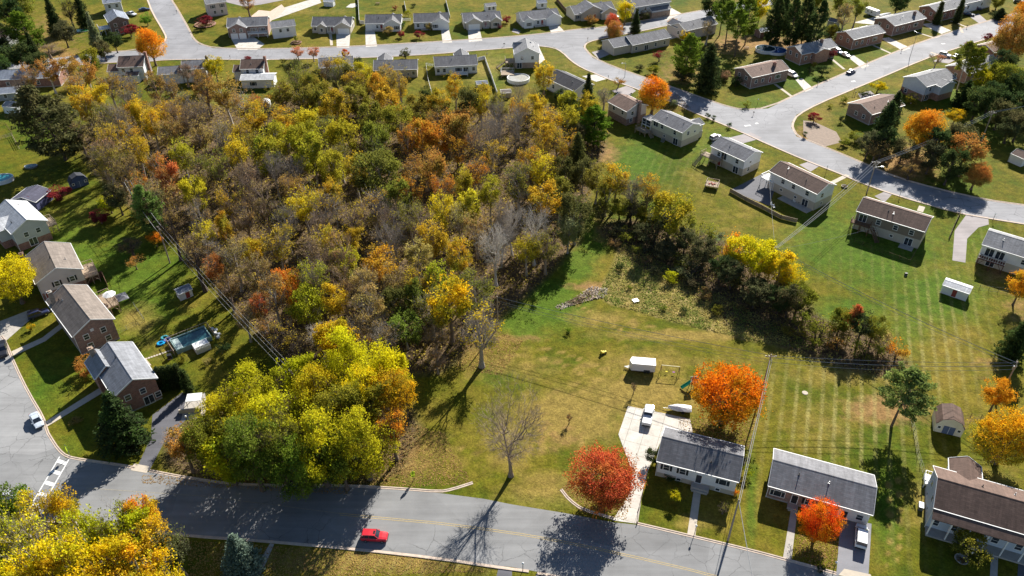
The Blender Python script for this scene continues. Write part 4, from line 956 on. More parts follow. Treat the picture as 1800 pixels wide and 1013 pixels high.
def mk_tree(key, seed, H, R_, z0, shape, n, per, spread, size, kr, leaf_frac=1.0, trunk_h=.5, shell=.55, coherent=True, nlimb=7, up=.35, ctop=.25, multi=1, clump=.35, bough=.75, twig=0):
    rg = np.random.default_rng(seed)
    pts = crown_pts(rg, n, H, R_, z0, shape, shell=shell, bough=bough)
    segs, tips = [], []
    for mlt in range(multi):
        sel = pts if multi == 1 else pts[((np.arctan2(pts[:, 1], pts[:, 0])+math.pi)/(2*math.pi)*multi).astype(int) % multi == mlt]
        if len(sel) < 5: continue
        k = min(nlimb, len(sel)//3)
        c = sel[rg.choice(len(sel), k, replace=False)]
        for _ in range(4):
            lab = ((sel[:, None]-c[None])**2).sum(-1).argmin(1)
            for j in range(k):
                if (lab == j).any(): c[j] = sel[lab == j].mean(0)
        rt = kr*len(sel)**.5*1.15
        lean = np.array([rg.normal(0, .04), rg.normal(0, .04), 1.0])
        if multi > 1:
            ct = sel.mean(0); lean = np.array([ct[0]*.09, ct[1]*.09, 1.0])
        top = H*trunk_h*1.35
        def tp(z): return np.array([lean[0]*z+.12*math.sin(z*.7+seed), lean[1]*z+.12*math.cos(z*.6+seed), z])
        zs = np.linspace(0, top, 9)
        for i in range(8):
            f0, f1 = (1-.75*(i/8)), (1-.75*((i+1)/8)); fl = 1.35 if i == 0 else 1
            segs.append((tp(zs[i]), tp(zs[i+1]), rt*f0*fl, rt*f1))
        for j in range(k):
            q = sel[lab == j]
            if len(q) == 0: continue
            hd = math.hypot(c[j][0]-lean[0]*c[j][2], c[j][1]-lean[1]*c[j][2]); za = min(top, max(H*trunk_h*.42, c[j][2]-hd*1.0-.1*H))
            par = tp(za); r = min(rt*(1-.7*za/top), kr*len(q)**.5)
            node = par+(c[j]-par)*.35+rg.normal(0, .1, 3); node[2] += .05*H*(.5-rg.random())
            segs.append((par, (par+node)/2+np.array([0, 0, .12]), r, r*.92)); segs.append(((par+node)/2+np.array([0, 0, .12]), node, r*.92, r*.85))
            grow(rg, segs, node, r*.85, q, kr, tips)
    for p in (list(tips) if twig else ()):
        out = p-np.array([0, 0, H*.45]); out /= np.linalg.norm(out)
        for _ in range(twig):
            e = out*.8+rg.normal(0, .45, 3)+np.array([0, 0, .25]); s_ = p-out*rg.uniform(0, .35); q_ = s_+e*rg.uniform(.35, .85)
            segs.append((s_, q_, .013, .006))
    V, Fc = tubes(segs)
    tm = bpy.data.meshes.new('trunk'); tm.from_pydata(V, [], Fc); tm.materials.append(M_BARK); tm.update()
    cm = None
    if leaf_frac > 0:
        tt = np.array(tips)
        if leaf_frac < 1:
            off = rg.uniform(0, 99)
            sc_ = np.array([noise.noise(Vector((p[0]*.45+off, p[1]*.45, p[2]*.45))) for p in tt])+rg.normal(0, .12, len(tt))
            tt = tt[sc_ >= np.quantile(sc_, 1-leaf_frac)]
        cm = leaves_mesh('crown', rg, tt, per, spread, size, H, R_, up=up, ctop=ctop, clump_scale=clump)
    TREES.setdefault(key, []).append((tm, cm, H, R_))
for s in range(4): mk_tree('full', 10+s, 11, 4.6, 2.2, 'round', 560, 12, .36, .36, .0125)
for s in range(3): mk_tree('small', 30+s, 5.5, 2.6, .7, 'round', 300, 14, .22, .24, .010)
for s in range(3): mk_tree('oval', 40+s, 12, 3.6, 2.5, 'oval', 460, 11, .34, .34, .0125)
for s in range(5): mk_tree('sparse', 50+s, 13, 4.4, 3.8, 'vase', 560, 8, .34, .33, .0135, leaf_frac=.88, trunk_h=.55)
for s in range(4): mk_tree('half', 60+s, 13, 4.4, 3.6, 'vase', 640, 6, .3, .30, .0145, leaf_frac=.58, twig=2, trunk_h=.55)
for s in range(3): mk_tree('thin', 70+s, 13, 4.2, 3.5, 'vase', 760, 4, .25, .26, .0145, leaf_frac=.3, twig=3, trunk_h=.5)
for s in range(3): mk_tree('bare', 80+s, 13, 5.0, 3.0, 'fan', 900, 0, 0, 0, .0115, leaf_frac=0, trunk_h=.36, shell=.3, twig=2, bough=.5)
for s in range(1): mk_tree('fan', 86+s, 17, 6.6, 2.6, 'fan', 1200, 0, 0, 0, .0080, leaf_frac=0, trunk_h=.26, shell=.3, twig=2, bough=.5, nlimb=9)
for s in range(3): mk_tree('bush', 90+s, 2.2, 1.5, .1, 'round', 90, 12, .16, .17, .009, trunk_h=.2, nlimb=5)
for s in range(3): mk_tree('shrub', 95+s, 3.2, 2.0, .3, 'round', 190, 6, .22, .2, .010, leaf_frac=.7, trunk_h=.3, nlimb=6)
for s in range(2): mk_tree('weep', 100+s, 4.5, 3.0, 1.4, 'flat', 330, 5, .22, .2, .011, leaf_frac=.8, trunk_h=.35)
mk_tree('grove', 111, 13, 6.2, 2.5, 'round', 1250, 14, .34, .27, .0125, leaf_frac=.86, bough=.88, trunk_h=.5, nlimb=10, clump=.28)
mk_tree('grove', 112, 13, 6.0, 2.0, 'round', 1150, 14, .34, .27, .0125, leaf_frac=.84, bough=.88, trunk_h=.5, nlimb=9, clump=.3)
mk_tree('grove', 113, 12, 5.6, 2.0, 'oval', 1000, 13, .40, .27, .0125, leaf_frac=.85, trunk_h=.5, nlimb=9, clump=.33)
mk_tree('maple', 120, 11, 5.6, 1.6, 'round', 1400, 15, .30, .25, .0115, trunk_h=.4, nlimb=9, shell=.7, ctop=.5, clump=.3, bough=.55)
mk_tree('maple', 121, 10, 5.4, 1.5, 'round', 1300, 15, .30, .25, .0115, trunk_h=.4, nlimb=9, shell=.7, ctop=.4, clump=.3, bough=.55)
def mk_conifer(key, seed, H, R_, levels, perw, droop, size, dens, z0=.06, power=.85, flat=.25, irregular=.15):
    rg = np.random.default_rng(seed); segs, tips = [], []
    rt = H*.016
    for i in range(8):
        z, z2 = H*i/8, H*(i+1)/8; segs.append((np.array([0, 0, z]), np.array([0, 0, z2]), rt*(1-i/8.5), rt*(1-(i+1)/8.5)))
    for i in range(levels):
        f = i/(levels-1); z = H*(z0+(.97-z0)*f); L = R_*(1-f)**power*(.9 if f > .1 else .8)+.15
        for k in range(perw):
            a = 2*math.pi*(k/perw)+rg.uniform(-.3, .3)+i*.9; l = L*rg.uniform(1-irregular*2, 1+irregular)
            d = np.array([math.cos(a), math.sin(a), 0]); e = np.array([0, 0, z])+d*l+np.array([0, 0, -droop*l+rg.normal(0, .1)])
            segs.append((np.array([0, 0, z]), e, .012+.012*l, .008))
            m = max(2, int(l*dens))
            for j in range(m):
                t = (j+.6)/m; w_ = .38*l*(1-t*.75)
                sd_ = np.array([-d[1], d[0], 0]); 
                tips.append(np.array([0, 0, z])*(1-t)+e*t+sd_*rg.uniform(-w_, w_)+np.array([0, 0, -abs(rg.normal(0, .12))]))
    V, Fc = tubes(segs)
    tm = bpy.data.meshes.new('trunk'); tm.from_pydata(V, [], Fc); tm.materials.append(M_BARK); tm.update()
    cm = leaves_mesh('crown', rg, tips, 9, .18, size, H, R_, up=.6, elong=1.9, ctop=.1)
    TREES.setdefault(key, []).append((tm, cm, H, R_))
mk_conifer('spruce', 200, 11, 3.6, 30, 9, .22, .24, 3.4); mk_conifer('spruce', 201, 11, 3.4, 28, 9, .15, .24, 3.4)
mk_conifer('arbor', 210, 5, 1.0, 26, 9, -.45, .16, 5, .02, .6, irregular=.08)
mk_conifer('cedar', 220, 9, 3.4, 22, 9, -.1, .26, 3.2, .05, .6, irregular=.28); mk_conifer('cedar', 221, 9, 3.2, 22, 8, -.05, .26, 3.2, .05, .55, irregular=.28)
def mk_pine(key, seed, H, R_, z0, n, per=12):
    rg = np.random.default_rng(seed); segs, tips = [], []
    lx, ly = rg.normal(0, .05, 2)
    def tp(z): return np.array([lx*z*math.sin(z/H*2), ly*z, z])
    for i in range(10): segs.append((tp(H*i/10), tp(H*(i+1)/10), H*.019*(1-i/10.8), H*.019*(1-(i+1)/10.8)))
    for i in range(n):
        f = rg.uniform(0, 1); z = H*(z0+(1-z0)*f); l = R_*(math.sin(math.pi*(.22+.74*f)))*rg.uniform(.6, 1.1); a = rg.uniform(0, 2*math.pi)
        d = np.array([math.cos(a), math.sin(a), 0]); e = tp(z)+d*l+np.array([0, 0, l*rg.uniform(.0, .35)]); b = tp(z)+d*l*.5+np.array([0, 0, -.05*l])
        segs.append((tp(z), b, .03+.012*l, .03)); segs.append((b, e, .03, .012))
        for t in np.linspace(.45, 1, 5):
            for s in (-1, 1):
                q = b+(e-b)*((t-.45)/.55)+np.array([-d[1], d[0], 0])*s*rg.uniform(.1, .55)*(1.15-t)*l*.6+np.array([0, 0, rg.uniform(0, .25)])
                tips.append(q)
    V, Fc = tubes(segs)
    tm = bpy.data.meshes.new('trunk'); tm.from_pydata(V, [], Fc); tm.materials.append(M_BARK); tm.update()
    cm = leaves_mesh('crown', rg, tips, per, .22, .27, H, R_, up=.8, elong=1.8, ctop=.1)
    TREES.setdefault(key, []).append((tm, cm, H, R_))
mk_pine('pine', 230, 13, 4.2, .35, 70, 10); mk_pine('pine', 231, 13, 4.0, .25, 80, 10); mk_pine('pine', 232, 14, 3.8, .45, 60, 10)
mk_pine('openpine', 240, 15, 5.4, .40, 84, 11)
mk_pine('pineful', 235, 13, 4.6, .1, 130, 10); mk_pine('openpine', 240, 15, 5.4, .40, 84, 11)
mk_pine('pineful', 236, 13, 4.4, .08, 130, 10)

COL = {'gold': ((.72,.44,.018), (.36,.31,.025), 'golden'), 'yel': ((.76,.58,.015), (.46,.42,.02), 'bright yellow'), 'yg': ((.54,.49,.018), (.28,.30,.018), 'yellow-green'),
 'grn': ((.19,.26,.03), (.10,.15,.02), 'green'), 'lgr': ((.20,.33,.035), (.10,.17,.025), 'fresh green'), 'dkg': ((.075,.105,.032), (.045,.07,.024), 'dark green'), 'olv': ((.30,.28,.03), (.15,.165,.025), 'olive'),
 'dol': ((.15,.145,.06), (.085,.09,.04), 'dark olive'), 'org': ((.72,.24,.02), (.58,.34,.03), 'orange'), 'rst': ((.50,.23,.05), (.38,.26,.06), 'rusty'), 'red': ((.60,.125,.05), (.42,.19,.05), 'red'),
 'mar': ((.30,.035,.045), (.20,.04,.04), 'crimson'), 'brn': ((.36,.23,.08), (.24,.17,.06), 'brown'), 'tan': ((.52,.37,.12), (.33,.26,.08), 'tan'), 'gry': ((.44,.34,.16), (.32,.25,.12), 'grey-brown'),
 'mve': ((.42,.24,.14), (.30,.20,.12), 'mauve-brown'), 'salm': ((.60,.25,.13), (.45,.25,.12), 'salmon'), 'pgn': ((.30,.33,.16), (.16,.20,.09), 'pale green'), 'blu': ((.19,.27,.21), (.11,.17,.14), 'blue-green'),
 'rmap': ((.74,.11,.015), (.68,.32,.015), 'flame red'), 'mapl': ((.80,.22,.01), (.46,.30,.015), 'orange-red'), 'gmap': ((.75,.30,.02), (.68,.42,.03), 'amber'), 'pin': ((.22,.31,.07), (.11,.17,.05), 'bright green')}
BARK = {'gry': (.35,.31,.27), 'prp': (.32,.245,.19), 'wht': (.55,.50,.44), 'brn': (.16,.12,.09), 'dk': (.09,.07,.06), 'tan': (.36,.30,.24)}
SHAPE = {'full': 'full', 'small': 'small', 'oval': 'narrow', 'sparse': 'sparse', 'half': 'half-bare', 'thin': 'nearly bare', 'bare': 'bare', 'fan': 'bare', 'bush': 'low', 'shrub': 'loose', 'weep': 'spreading', 'grove': 'broad', 'maple': 'dense',
         'spruce': 'conical', 'arbor': 'slim', 'cedar': 'shaggy', 'pine': 'open', 'pineful': 'feathery'}
NAMEOF = {'spruce': 'spruce_tree', 'arbor': 'arborvitae', 'cedar': 'cedar_tree', 'pine': 'pine_tree', 'openpine': 'pine_tree', 'pineful': 'pine_tree', 'bush': 'bush', 'shrub': 'shrub', 'maple': 'maple_tree', 'bare': 'bare_tree', 'fan': 'bare_tree', 'thin': 'bare_tree'}
NOUN = {'spruce': 'spruce', 'arbor': 'arborvitae', 'cedar': 'cedar', 'pine': 'pine', 'openpine': 'pine', 'pineful': 'pine', 'bush': 'bush', 'shrub': 'shrub', 'maple': 'maple'}
PLANTS = []      # (screen x, base label, object, place)
trnd = random.Random(11)
def tree(kind, col, base, R_, H_, bark='gry', where=None, label=None, group=None, jit=0.06):
    """base: world position"""
    v = TREES[kind]; tm, cm, H0, R0 = v[trnd.randrange(len(v))]
    o = empty(NAMEOF.get(kind, 'tree'), (base.x, base.y, 0), trnd.uniform(0, 6.28))
    s = R_/R0*.93; o.scale = (s*trnd.uniform(.84, 1.16), s*trnd.uniform(.84, 1.16), H_/H0) if label is None else (s, s, H_/H0)
    c, t, word = COL[col]
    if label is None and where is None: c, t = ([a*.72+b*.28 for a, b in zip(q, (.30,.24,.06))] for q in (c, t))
    j = lambda q: tuple(max(0, min(1, a*(1+trnd.uniform(-jit, jit)*2))) for a in q)
    bk = BARK[bark]
    link('trunk', tm, o, color=bk)
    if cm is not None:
        cr = link('crown', cm, o, color=j(c)); cr['tint'] = list(j(t))
    cat = NOUN.get(kind, 'tree'); o['category'] = 'bare tree' if kind in ('bare', 'fan', 'thin') else cat
    if group: o['group'] = group
    if label: o['label'] = label
    else:
        shp = SHAPE[kind]
        nm = f'{shp} {cat}' if kind == 'bare' else (f'{shp} {word} {cat}' if kind != 'thin' else f'nearly bare {cat} with {word} leaves')
        if kind == 'bare': nm = {'gry': 'bare grey tree', 'wht': 'bare pale-limbed tree', 'prp': 'bare purple-brown tree', 'tan': 'bare tan tree', 'brn': 'bare brown tree', 'dk': 'bare dark tree'}[bark]
        x, y = PX(base.x, base.y, H_*.6)
        PLANTS.append((x, y, nm, where or 'in the wood', o))
    return o
def T(kind, col, cx, cy, R_, H_, bark='gry', where=None, label=None, f=.62, **k):
    if H_ >= 7 and not (where and 'corner' in where): H_ *= 1.22
    if where and 'hedgerow' in where:
        H_ *= .92; kind = {'half': 'shrub', 'thin': 'half', 'cedar': 'full'}.get(kind, kind)
        if col == 'dol' and cx > 1400: col = 'olv'
        elif col in ('brn', 'tan') and cx < 1480: col = 'dol' if cx % 2 else 'olv'  # dark olive leaf colour carries the deep shade of the hedgerow
        R_ *= 1.08
    if where and 'corner' in where: R_ *= .86; cy += 12; kind = 'sparse' if kind == 'full' and cx > 100 else kind
    if where and 'grove' in where: H_ *= 1.12 if cy < 760 else 1.3
    """crown centre in the photograph"""
    return tree(kind, col, P(cx, cy, H_*f), R_, H_, bark, where, label, **k)
def TB(kind, col, bx, by, R_, H_, bark='gry', where=None, label=None, **k):
    return tree(kind, col, P(bx, by, 0), R_, H_, bark, where, label, **k)
def wood_area(x, y):
    c = 'left edge' if x < 300 else 'left part' if x < 450 else 'centre-left' if x < 590 else 'centre' if x < 720 else 'right part' if x < 850 else 'right edge'
    r = 'far' if y < 185 else 'upper' if y < 265 else 'middle' if y < 355 else 'lower' if y < 460 else 'near'
    return r, c
WF = []          # wood features
def wd(s):
    for ln in s.strip().split(';'):
        q = ln.split()
        if len(q) < 4: continue
        WF.append((float(q[0]), float(q[1]), q[2], q[3], float(q[4]) if len(q) > 4 else 0, float(q[5]) if len(q) > 5 else 0, q[6] if len(q) > 6 else ''))
wd('''150 190 sparse gold; 175 175 sparse yel; 205 205 thin tan 0 0 gry; 232 165 bare gry 0 0 gry; 245 195 oval yel 3 14; 272 150 half rst; 265 215 sparse yel; 300 152 half rst; 285 190 thin gold 0 0 prp; 312 205 thin brn 0 0 prp;
352 195 thin tan 0 0 gry; 395 162 sparse rst 6 14 wht; 425 180 half rst 5 13 wht; 445 205 sparse gold 5 12; 355 235 half tan; 390 238 thin brn; 425 240 half gold; 230 238 half gold; 190 245 half gold; 165 225 half tan; 500 215 sparse gold 5 12;
545 150 full olv; 572 122 thin gold 4 11 prp; 562 168 full olv 5 12; 590 185 full gold 5 12; 612 132 full dkg 4 10; 640 128 sparse yel 4 11; 665 152 full gold 4.5 11; 625 168 full olv 4.5 11; 682 178 full gold 5 12; 655 205 full olv 5 12; 740 232 full org 4 12;
540 212 full yel 4.5 11; 535 242 full yg 6 13; 600 235 full yg 5 12; 660 242 full grn 4.5 12; 735 190 full olv 4.5 11; 770 180 full gold 4.5 11; 800 152 sparse gold 4.5 11; 822 178 full dkg 4.5 12; 845 182 sparse yel 4 11; 770 240 oval org 4.5 12; 790 222 oval rst 4 13; 812 230 oval rst 4.5 13;
875 200 bare gry 5 13 gry; 860 232 bare gry 5 13 gry; 835 245 bare gry 4.5 13 tan; 905 215 bare gry 5 13 gry; 945 185 sparse yel 4 11; 962 215 sparse gold 5 12; 1000 178 full yg 4 10; 700 210 full olv 5 12; 480 240 sparse yg 5 12; 715 245 half org 4 12;
180 290 half olv; 182 268 half mve; 225 300 half brn; 245 325 half org 3 10; 295 308 oval red 3.6 13; 340 335 full yel 4.5 10; 320 275 sparse yg; 240 265 sparse gold; 380 290 half olv; 415 270 sparse yel; 435 310 thin mve 0 0 prp; 350 380 thin brn 0 0 gry;
400 350 half gold 0 0 prp; 395 402 oval gold 2.6 11; 430 380 thin brn 0 0 prp; 360 415 sparse yel 3.5 10; 442 440 full gold 3 9; 375 470 sparse red 3 10; 340 442 thin brn 0 0 dk; 410 450 half brn; 300 395 thin brn 0 0 dk; 260 350 half dol;
470 265 full yg 5 12; 550 268 full yg 6 13; 480 292 bare gry 4.5 12 gry; 585 290 full yg 5 12; 625 298 sparse gold 4 13; 662 298 full grn 8.2 14; 695 345 full grn 5 11; 760 292 oval rst 4 14; 780 330 half org; 512 330 half rst 4 11; 535 362 sparse yel 4.5 11; 585 340 oval gold 3 13;
460 350 thin brn 0 0 prp; 500 388 bare gry 4.5 12 gry; 560 400 bare gry 5 12 prp; 620 385 bare gry 5 12 prp; 680 388 bare gry 5 12 prp; 722 378 half olv 4.5 12; 742 402 bare gry 4.5 12 prp; 620 422 sparse gold 4 9; 600 440 thin mve 0 0 prp; 680 428 bare brn 5 12 gry; 490 428 half gold;
560 450 thin gry 0 0 prp; 605 460 full yg 3.5 9; 670 465 sparse gold 5 11; 760 422 sparse gold 5 12 prp; 775 370 sparse yel 4 13; 812 318 oval yg 3 12; 822 362 full yel 3.5 11; 862 340 sparse yg 4 11; 805 450 sparse gold 4.5 12; 772 490 sparse yg 4 11; 735 492 half gold; 505 500 full org 4 10;
450 480 half brn; 550 490 half yg; 870 432 bare gry 6 14 wht; 838 402 half tan 4 11; 910 320 half olv 5 13; 930 285 half gold 5 13; 955 300 sparse yel 4 12; 960 352 sparse gold 5 13 ; 940 402 bare tan 5.5 13 wht; 985 342 full olv 4.5 11; 1012 372 full dkg 4.5 12; 1000 402 full pgn 3.5 9;
960 432 half olv 4.5 10; 900 390 bare gry 5 12 wht; 925 440 sparse gold 4 9; 700 495 half brn 4 11; 640 500 half tan 4.5 12; 600 495 thin brn; 455 540 sparse red 3 9; 480 512 half rst; 538 535 full yg 4 10; 590 528 sparse yel 4 11 prp; 650 540 half tan 5 12 gry; 690 530 full dkg 3.5 10;
712 572 full lgr 4.5 8; 757 542 half olv 4 10; 775 556 sparse yg 3.5 9; 565 590 thin brn 4 9 wht; 620 582 thin brn 4 10 gry; 430 560 half brn 3 8; 500 590 thin gold 4 9 dk; 730 520 oval grn 3 10; 765 590 thin rst 3 6 prp; 680 590 thin brn 4 9; 520 610 thin brn 4 8 dk; 640 610 thin rst 3.5 7;
400 500 half brn 3.5 9; 470 575 half rst 3 8; 1050 312 sparse olv 4.5 10; 1085 318 sparse gold 4.5 11; 1112 332 thin tan 4.5 10 gry; 1140 330 half gold 4 10; 1180 368 full yg 5.5 11; 1025 300 full dkg 3.5 9; 990 300 full dkg 4 10; 1015 262 cedar dkg 4.5 12''')
def place_wood():
    k_ = 0
    for i, q in enumerate(WF):
        if q[2] == 'bare' and q[0] < 820:
            k_ += 1
            if k_ % 2: WF[i] = (q[0], q[1], 'thin', 'gold' if k_ % 4 == 1 else 'olv')+tuple(q[4:])
    used = []
    for x, y, kind, col, R_, H_, bk in WF:
        R1 = (R_ or trnd.uniform(3.8, 4.8))*1.06; H1 = (H_ or trnd.uniform(11, 14))*1.28; b = P(x, y, H1*.66)
        tree(kind, col, b, R1, H1, bk or ('prp' if kind in ('half', 'thin', 'bare') and trnd.random() < .5 else 'gry'))
        used.append((b.x, b.y, R1))
    wpoly = [(P(x, y).x, P(x, y).y) for x, y in FOREST]
    xs = [p[0] for p in wpoly]; ys = [p[1] for p in wpoly]; n = 0
    fb = [P(f[0], f[1], 8) for f in WF]
    for _ in range(5000):
        x, y = trnd.uniform(min(xs), max(xs)), trnd.uniform(min(ys), max(ys))
        if not inpoly(x, y, wpoly): continue
        if any((x-a)**2+(y-b)**2 < (3.3+.25*r)**2 for a, b, r in used): continue
        near = sorted(range(len(WF)), key=lambda i: (fb[i].x-x)**2+(fb[i].y-y)**2)[:3]
        f = WF[trnd.choice(near)]
        kind = f[2]; col = f[3]
        if kind == 'full' or kind == 'oval': kind = trnd.choice(('half', 'sparse'))
        if col in ('grn', 'yg', 'yel', 'lgr', 'dkg') and trnd.random() < .7: col = trnd.choice(('olv', 'gold', 'tan', 'gold'))
        if col == 'red' or kind in ('cedar', 'oval'): kind, col = trnd.choice(('half', 'thin')), trnd.choice(('gold', 'brn', 'olv'))
        if kind == 'sparse' and trnd.random() < .45: kind = 'half'
        sx, sy = PX(x, y, 7); 
        if sy > 560: R1, H1 = trnd.uniform(2.6, 3.6), trnd.uniform(6, 9)
        else: R1, H1 = trnd.uniform(4.4, 5.8), trnd.uniform(12, 15.5)
        tree(kind, col, Vector((x, y, 0)), R1, H1, trnd.choice(('gry', 'prp', 'gry', 'brn'))); used.append((x, y, R1)); n += 1
        if n > 72: break
    print('wood trees', len(WF), n)
place_wood()
G = 'in the grove above the shaded road'
for x, y, kind, col, R_, H_ in ((432,690,'grove','yg',6,12),(395,735,'grove','yg',5.5,11),(360,775,'grove','olv',5,9),(325,785,'sparse','rst',4.2,7),(612,625,'grove','yel',6,13),(662,655,'grove','yel',6,13),(560,690,'grove','yg',6,12),(520,665,'sparse','yg',4.5,11),
    (600,722,'grove','olv',6,12),(685,695,'grove','gold',5.5,12),(640,772,'grove','yg',6,11),(560,782,'grove','yg',6,11),(492,735,'grove','yg',6,12),(440,790,'grove','grn',6,11),(520,812,'grove','grn',5.5,9),(650,718,'sparse','olv',5,12),(485,775,'half','olv',5,11),
    (590,600,'full','gold',4,11),(690,660,'full','yel',4,12),(640,690,'grove','yel',5,12.5),(600,810,'full','grn',4.2,8),(400,800,'full','yg',4.5,8)):
    T(kind, col, x, y, R_*1.07, H_, 'brn', G)
G = 'in the corner grove at bottom left'
for x, y, kind, col, R_, H_ in ((20,880,'full','grn',4,10),(75,900,'half','yel',5,12),(115,880,'sparse','gold',4,12),(150,925,'sparse','yg',4.5,12),(60,960,'half','yel',5.5,13),(120,975,'sparse','yel',5.5,13),(185,985,'sparse','yel',5.5,13),(235,930,'sparse','yg',5,12),
    (255,900,'full','gold',4,11),(275,945,'sparse','gold',4.5,11),(205,920,'half','olv',4.5,11),(15,940,'half','yg',5,13),(90,1010,'sparse','gold',5,12),(240,990,'sparse','gold',5.5,12),(30,1010,'sparse','yel',5,12),(160,1030,'full','yel',5,12),(305,950,'sparse','dol',4.2,10),(290,1000,'sparse','yel',4.5,10),(-30,900,'full','olv',5,12),(-20,980,'sparse','yg',5,12),(245,893,'sparse','org',3,11)):
    T(kind, col, x, y, R_, H_, trnd.choice(('gry', 'prp')), G)
G = 'in the hedgerow across the lawns'
for x, y, kind, col, R_, H_, bk in ((1110,372,'thin','dol',4.5,6,'dk'),(1200,392,'half','brn',4,9,'dk'),(1232,405,'half','tan',4,8,'gry'),(1258,412,'shrub','pgn',3.5,6,'gry'),(1288,430,'half','org',3.5,8,'prp'),(1310,440,'full','yel',4.2,10,'gry'),(1342,452,'full','yel',4.6,11,'gry'),(1372,470,'full','yel',4.4,10,'gry'),(1395,490,'sparse','yel',3.4,8,'gry'),
    (1270,450,'shrub','brn',4,6,'dk'),(1225,455,'shrub','dol',4,5,'dk'),(1390,525,'cedar','dol',3.6,8,'dk'),(1415,545,'shrub','dol',3.6,7,'dk'),(1450,570,'shrub','brn',3.6,6,'dk'),(1475,590,'half','rst',3.6,6,'dk'),(1502,558,'oval','red',1.7,9,'brn'),(1518,572,'sparse','dkg',3.2,8,'brn'),(1550,598,'shrub','tan',3.4,6,'gry'),
    (1580,608,'shrub','org',2.6,6,'brn'),(1525,610,'shrub','dol',3.4,5,'dk'),(1350,505,'shrub','dol',4,6,'dk'),(1310,490,'shrub','brn',4,6,'dk'),(1185,425,'shrub','brn',3.6,5,'dk'),(1155,395,'half','brn',3.6,8,'dk'),(1125,350,'half','tan',3.6,9,'prp'),(1065,345,'half','olv',3.6,9,'gry'),(1060,372,'shrub','dol',3,5,'dk'),
    (1435,590,'shrub','dol',3,4.5,'dk'),(1400,575,'shrub','brn',3,4,'dk'),(1330,500,'cedar','dkg',2.6,6,'dk'),(1240,440,'full','dol',3.6,7,'dk'),(1085,395,'shrub','dol',3.4,5,'dk'),(1105,408,'shrub','olv',3.4,4.5,'dk'),(1130,405,'full','dol',3.2,5.5,'dk'),(1150,425,'shrub','dol',3.6,5,'dk'),(1172,440,'full','dol',3.4,5,'dk'),(1090,365,'full','olv',3.2,6.5,'dk'),(1140,378,'full','olv',3.4,6.5,'dk'),(1065,330,'full','olv',3.4,6.8,'dk'),(1200,455,'shrub','olv',3.4,4.5,'dk'),(1215,475,'shrub','dol',3.4,4.5,'dk'),(1268,468,'cedar','dkg',3,7,'dk'),(1330,512,'full','dol',3.8,7,'dk'),(1372,522,'full','dkg',3.6,7,'dk'),(1405,520,'full','dol',3.6,7.5,'dk'),(1290,480,'full','dol',3.6,7,'dk'),(1205,418,'full','dol',3.4,7,'dk'),(1160,385,'full','dol',3.4,7,'dk'),(1480,560,'full','dol',3.2,7,'dk'),(1540,575,'full','olv',3,7,'dk')):
    T(kind, col, x, y, R_, H_, bk, G)
G = 'in the rough meadow below the hedgerow'
for x, y, kind, col, s in ((1092,470,'bush','dkg',1.7),(1120,440,'shrub','olv',2.2),(1135,460,'shrub','brn',2),(1175,490,'bush','yg',2.6),(1195,480,'bush','pgn',2.2),(1215,500,'bush','dol',2.2),(1105,505,'bush','grn',1),(1165,540,'bush','grn',1.3),(1200,545,'bush','dkg',1.2),(1150,480,'bush','dol',1.8),(1240,520,'shrub','brn',2.2),(1260,545,'bush','olv',1.8),(1000,582,'bush','grn',1.2),(1080,430,'shrub','brn',2)):
    TB(kind, col, x, y+4, s, s*1.05, 'brn', G)
# ---- single trees (label given by hand)
T('pineful','dol',92,218,10.2,20,'dk',label='huge dark olive conifer standing over the blue shed on the left',f=.5)
T('maple','gmap',263,75,5.6,12,'brn',label='orange-yellow maple on the corner lawn left of the side street')
T('small','mar',228,52,3.6,5,'brn',label='maroon tree leaning against the dark brick two-storey house')
T('small','lgr',256,31,3.0,5.5,'brn',label='small lime-green tree in front of the white pickup by the street')
T('full','olv',158,105,4,10,'brn',label='dark gold-green tree between the rusty trees and the corner house')
T('small','mar',360,36,3.4,5,'brn',label='crimson dome-shaped tree inside the round brick edging')
T('pineful','grn',43,47,7.5,13,'dk',label='big rounded green pine left of the far green pool')
T('spruce','dkg',88,18,4.5,14,'dk',label='tall dark spruce at the top edge left of the white-walled house')
T('thin','olv',120,18,4.5,12,'dk',label='tall thin brown-green tree at the top edge beside the dark spruce')
T('spruce','pgn',160,45,3.6,12,'dk',label='slim grey-green spruce just left of the dark brick house')
T('full','dkg',30,92,7,9,'dk',label='dark round tree above the long blue-grey roof at left')
T('thin','brn',85,88,6,6,'prp',label='spreading brown bare thicket above the long blue-grey roof')
T('full','olv',30,5,8,13,'dk',label='olive tree filling the top left corner')
T('full','dkg',-5,115,5,8,'dk',label='dark green tree on the left edge above the outbuilding')
T('half','rst',435,6,5,8,'brn',label='rusty small tree at the top edge right of the pinkish house')
for x, y, s, l in ((85,125,5,'second orange-brown sycamore from the left, over the blue-grey roof'),(118,120,5.5,'orange-brown sycamore left of the dark gold-green tree'),(150,128,5,'rusty sycamore with pale limbs beside the brown-roofed corner house'),(50,135,4.5,'leftmost orange-brown sycamore over the long blue-grey roof'),(132,150,4.5,'low rusty sycamore with white limbs above the olive conifer')):
    T('half' if s < 5 else 'sparse', 'rst', x, y, s, 11, 'wht', label=l)
T('bare','gry',35,150,5,9,'prp',label='purple-brown bare tree in front of the long blue-grey roof')
T('bare','gry',225,150,5,10,'prp',label='grey bare tree directly behind the brown-roofed white house')
T('thin','mve',325,125,4,8,'prp',label='pinkish bare tree against the white wall of the chimney house')
T('thin','mve',350,135,4,8,'prp',label='pinkish bare tree at the right corner of the chimney house')
T('sparse','yg',377,120,4.6,9,'brn',label='yellow-green feathery tree right of the chimney house')
T('sparse','salm',523,91,3.6,6,'tan',label='left one of two salmon trees on the verge of the upper street')
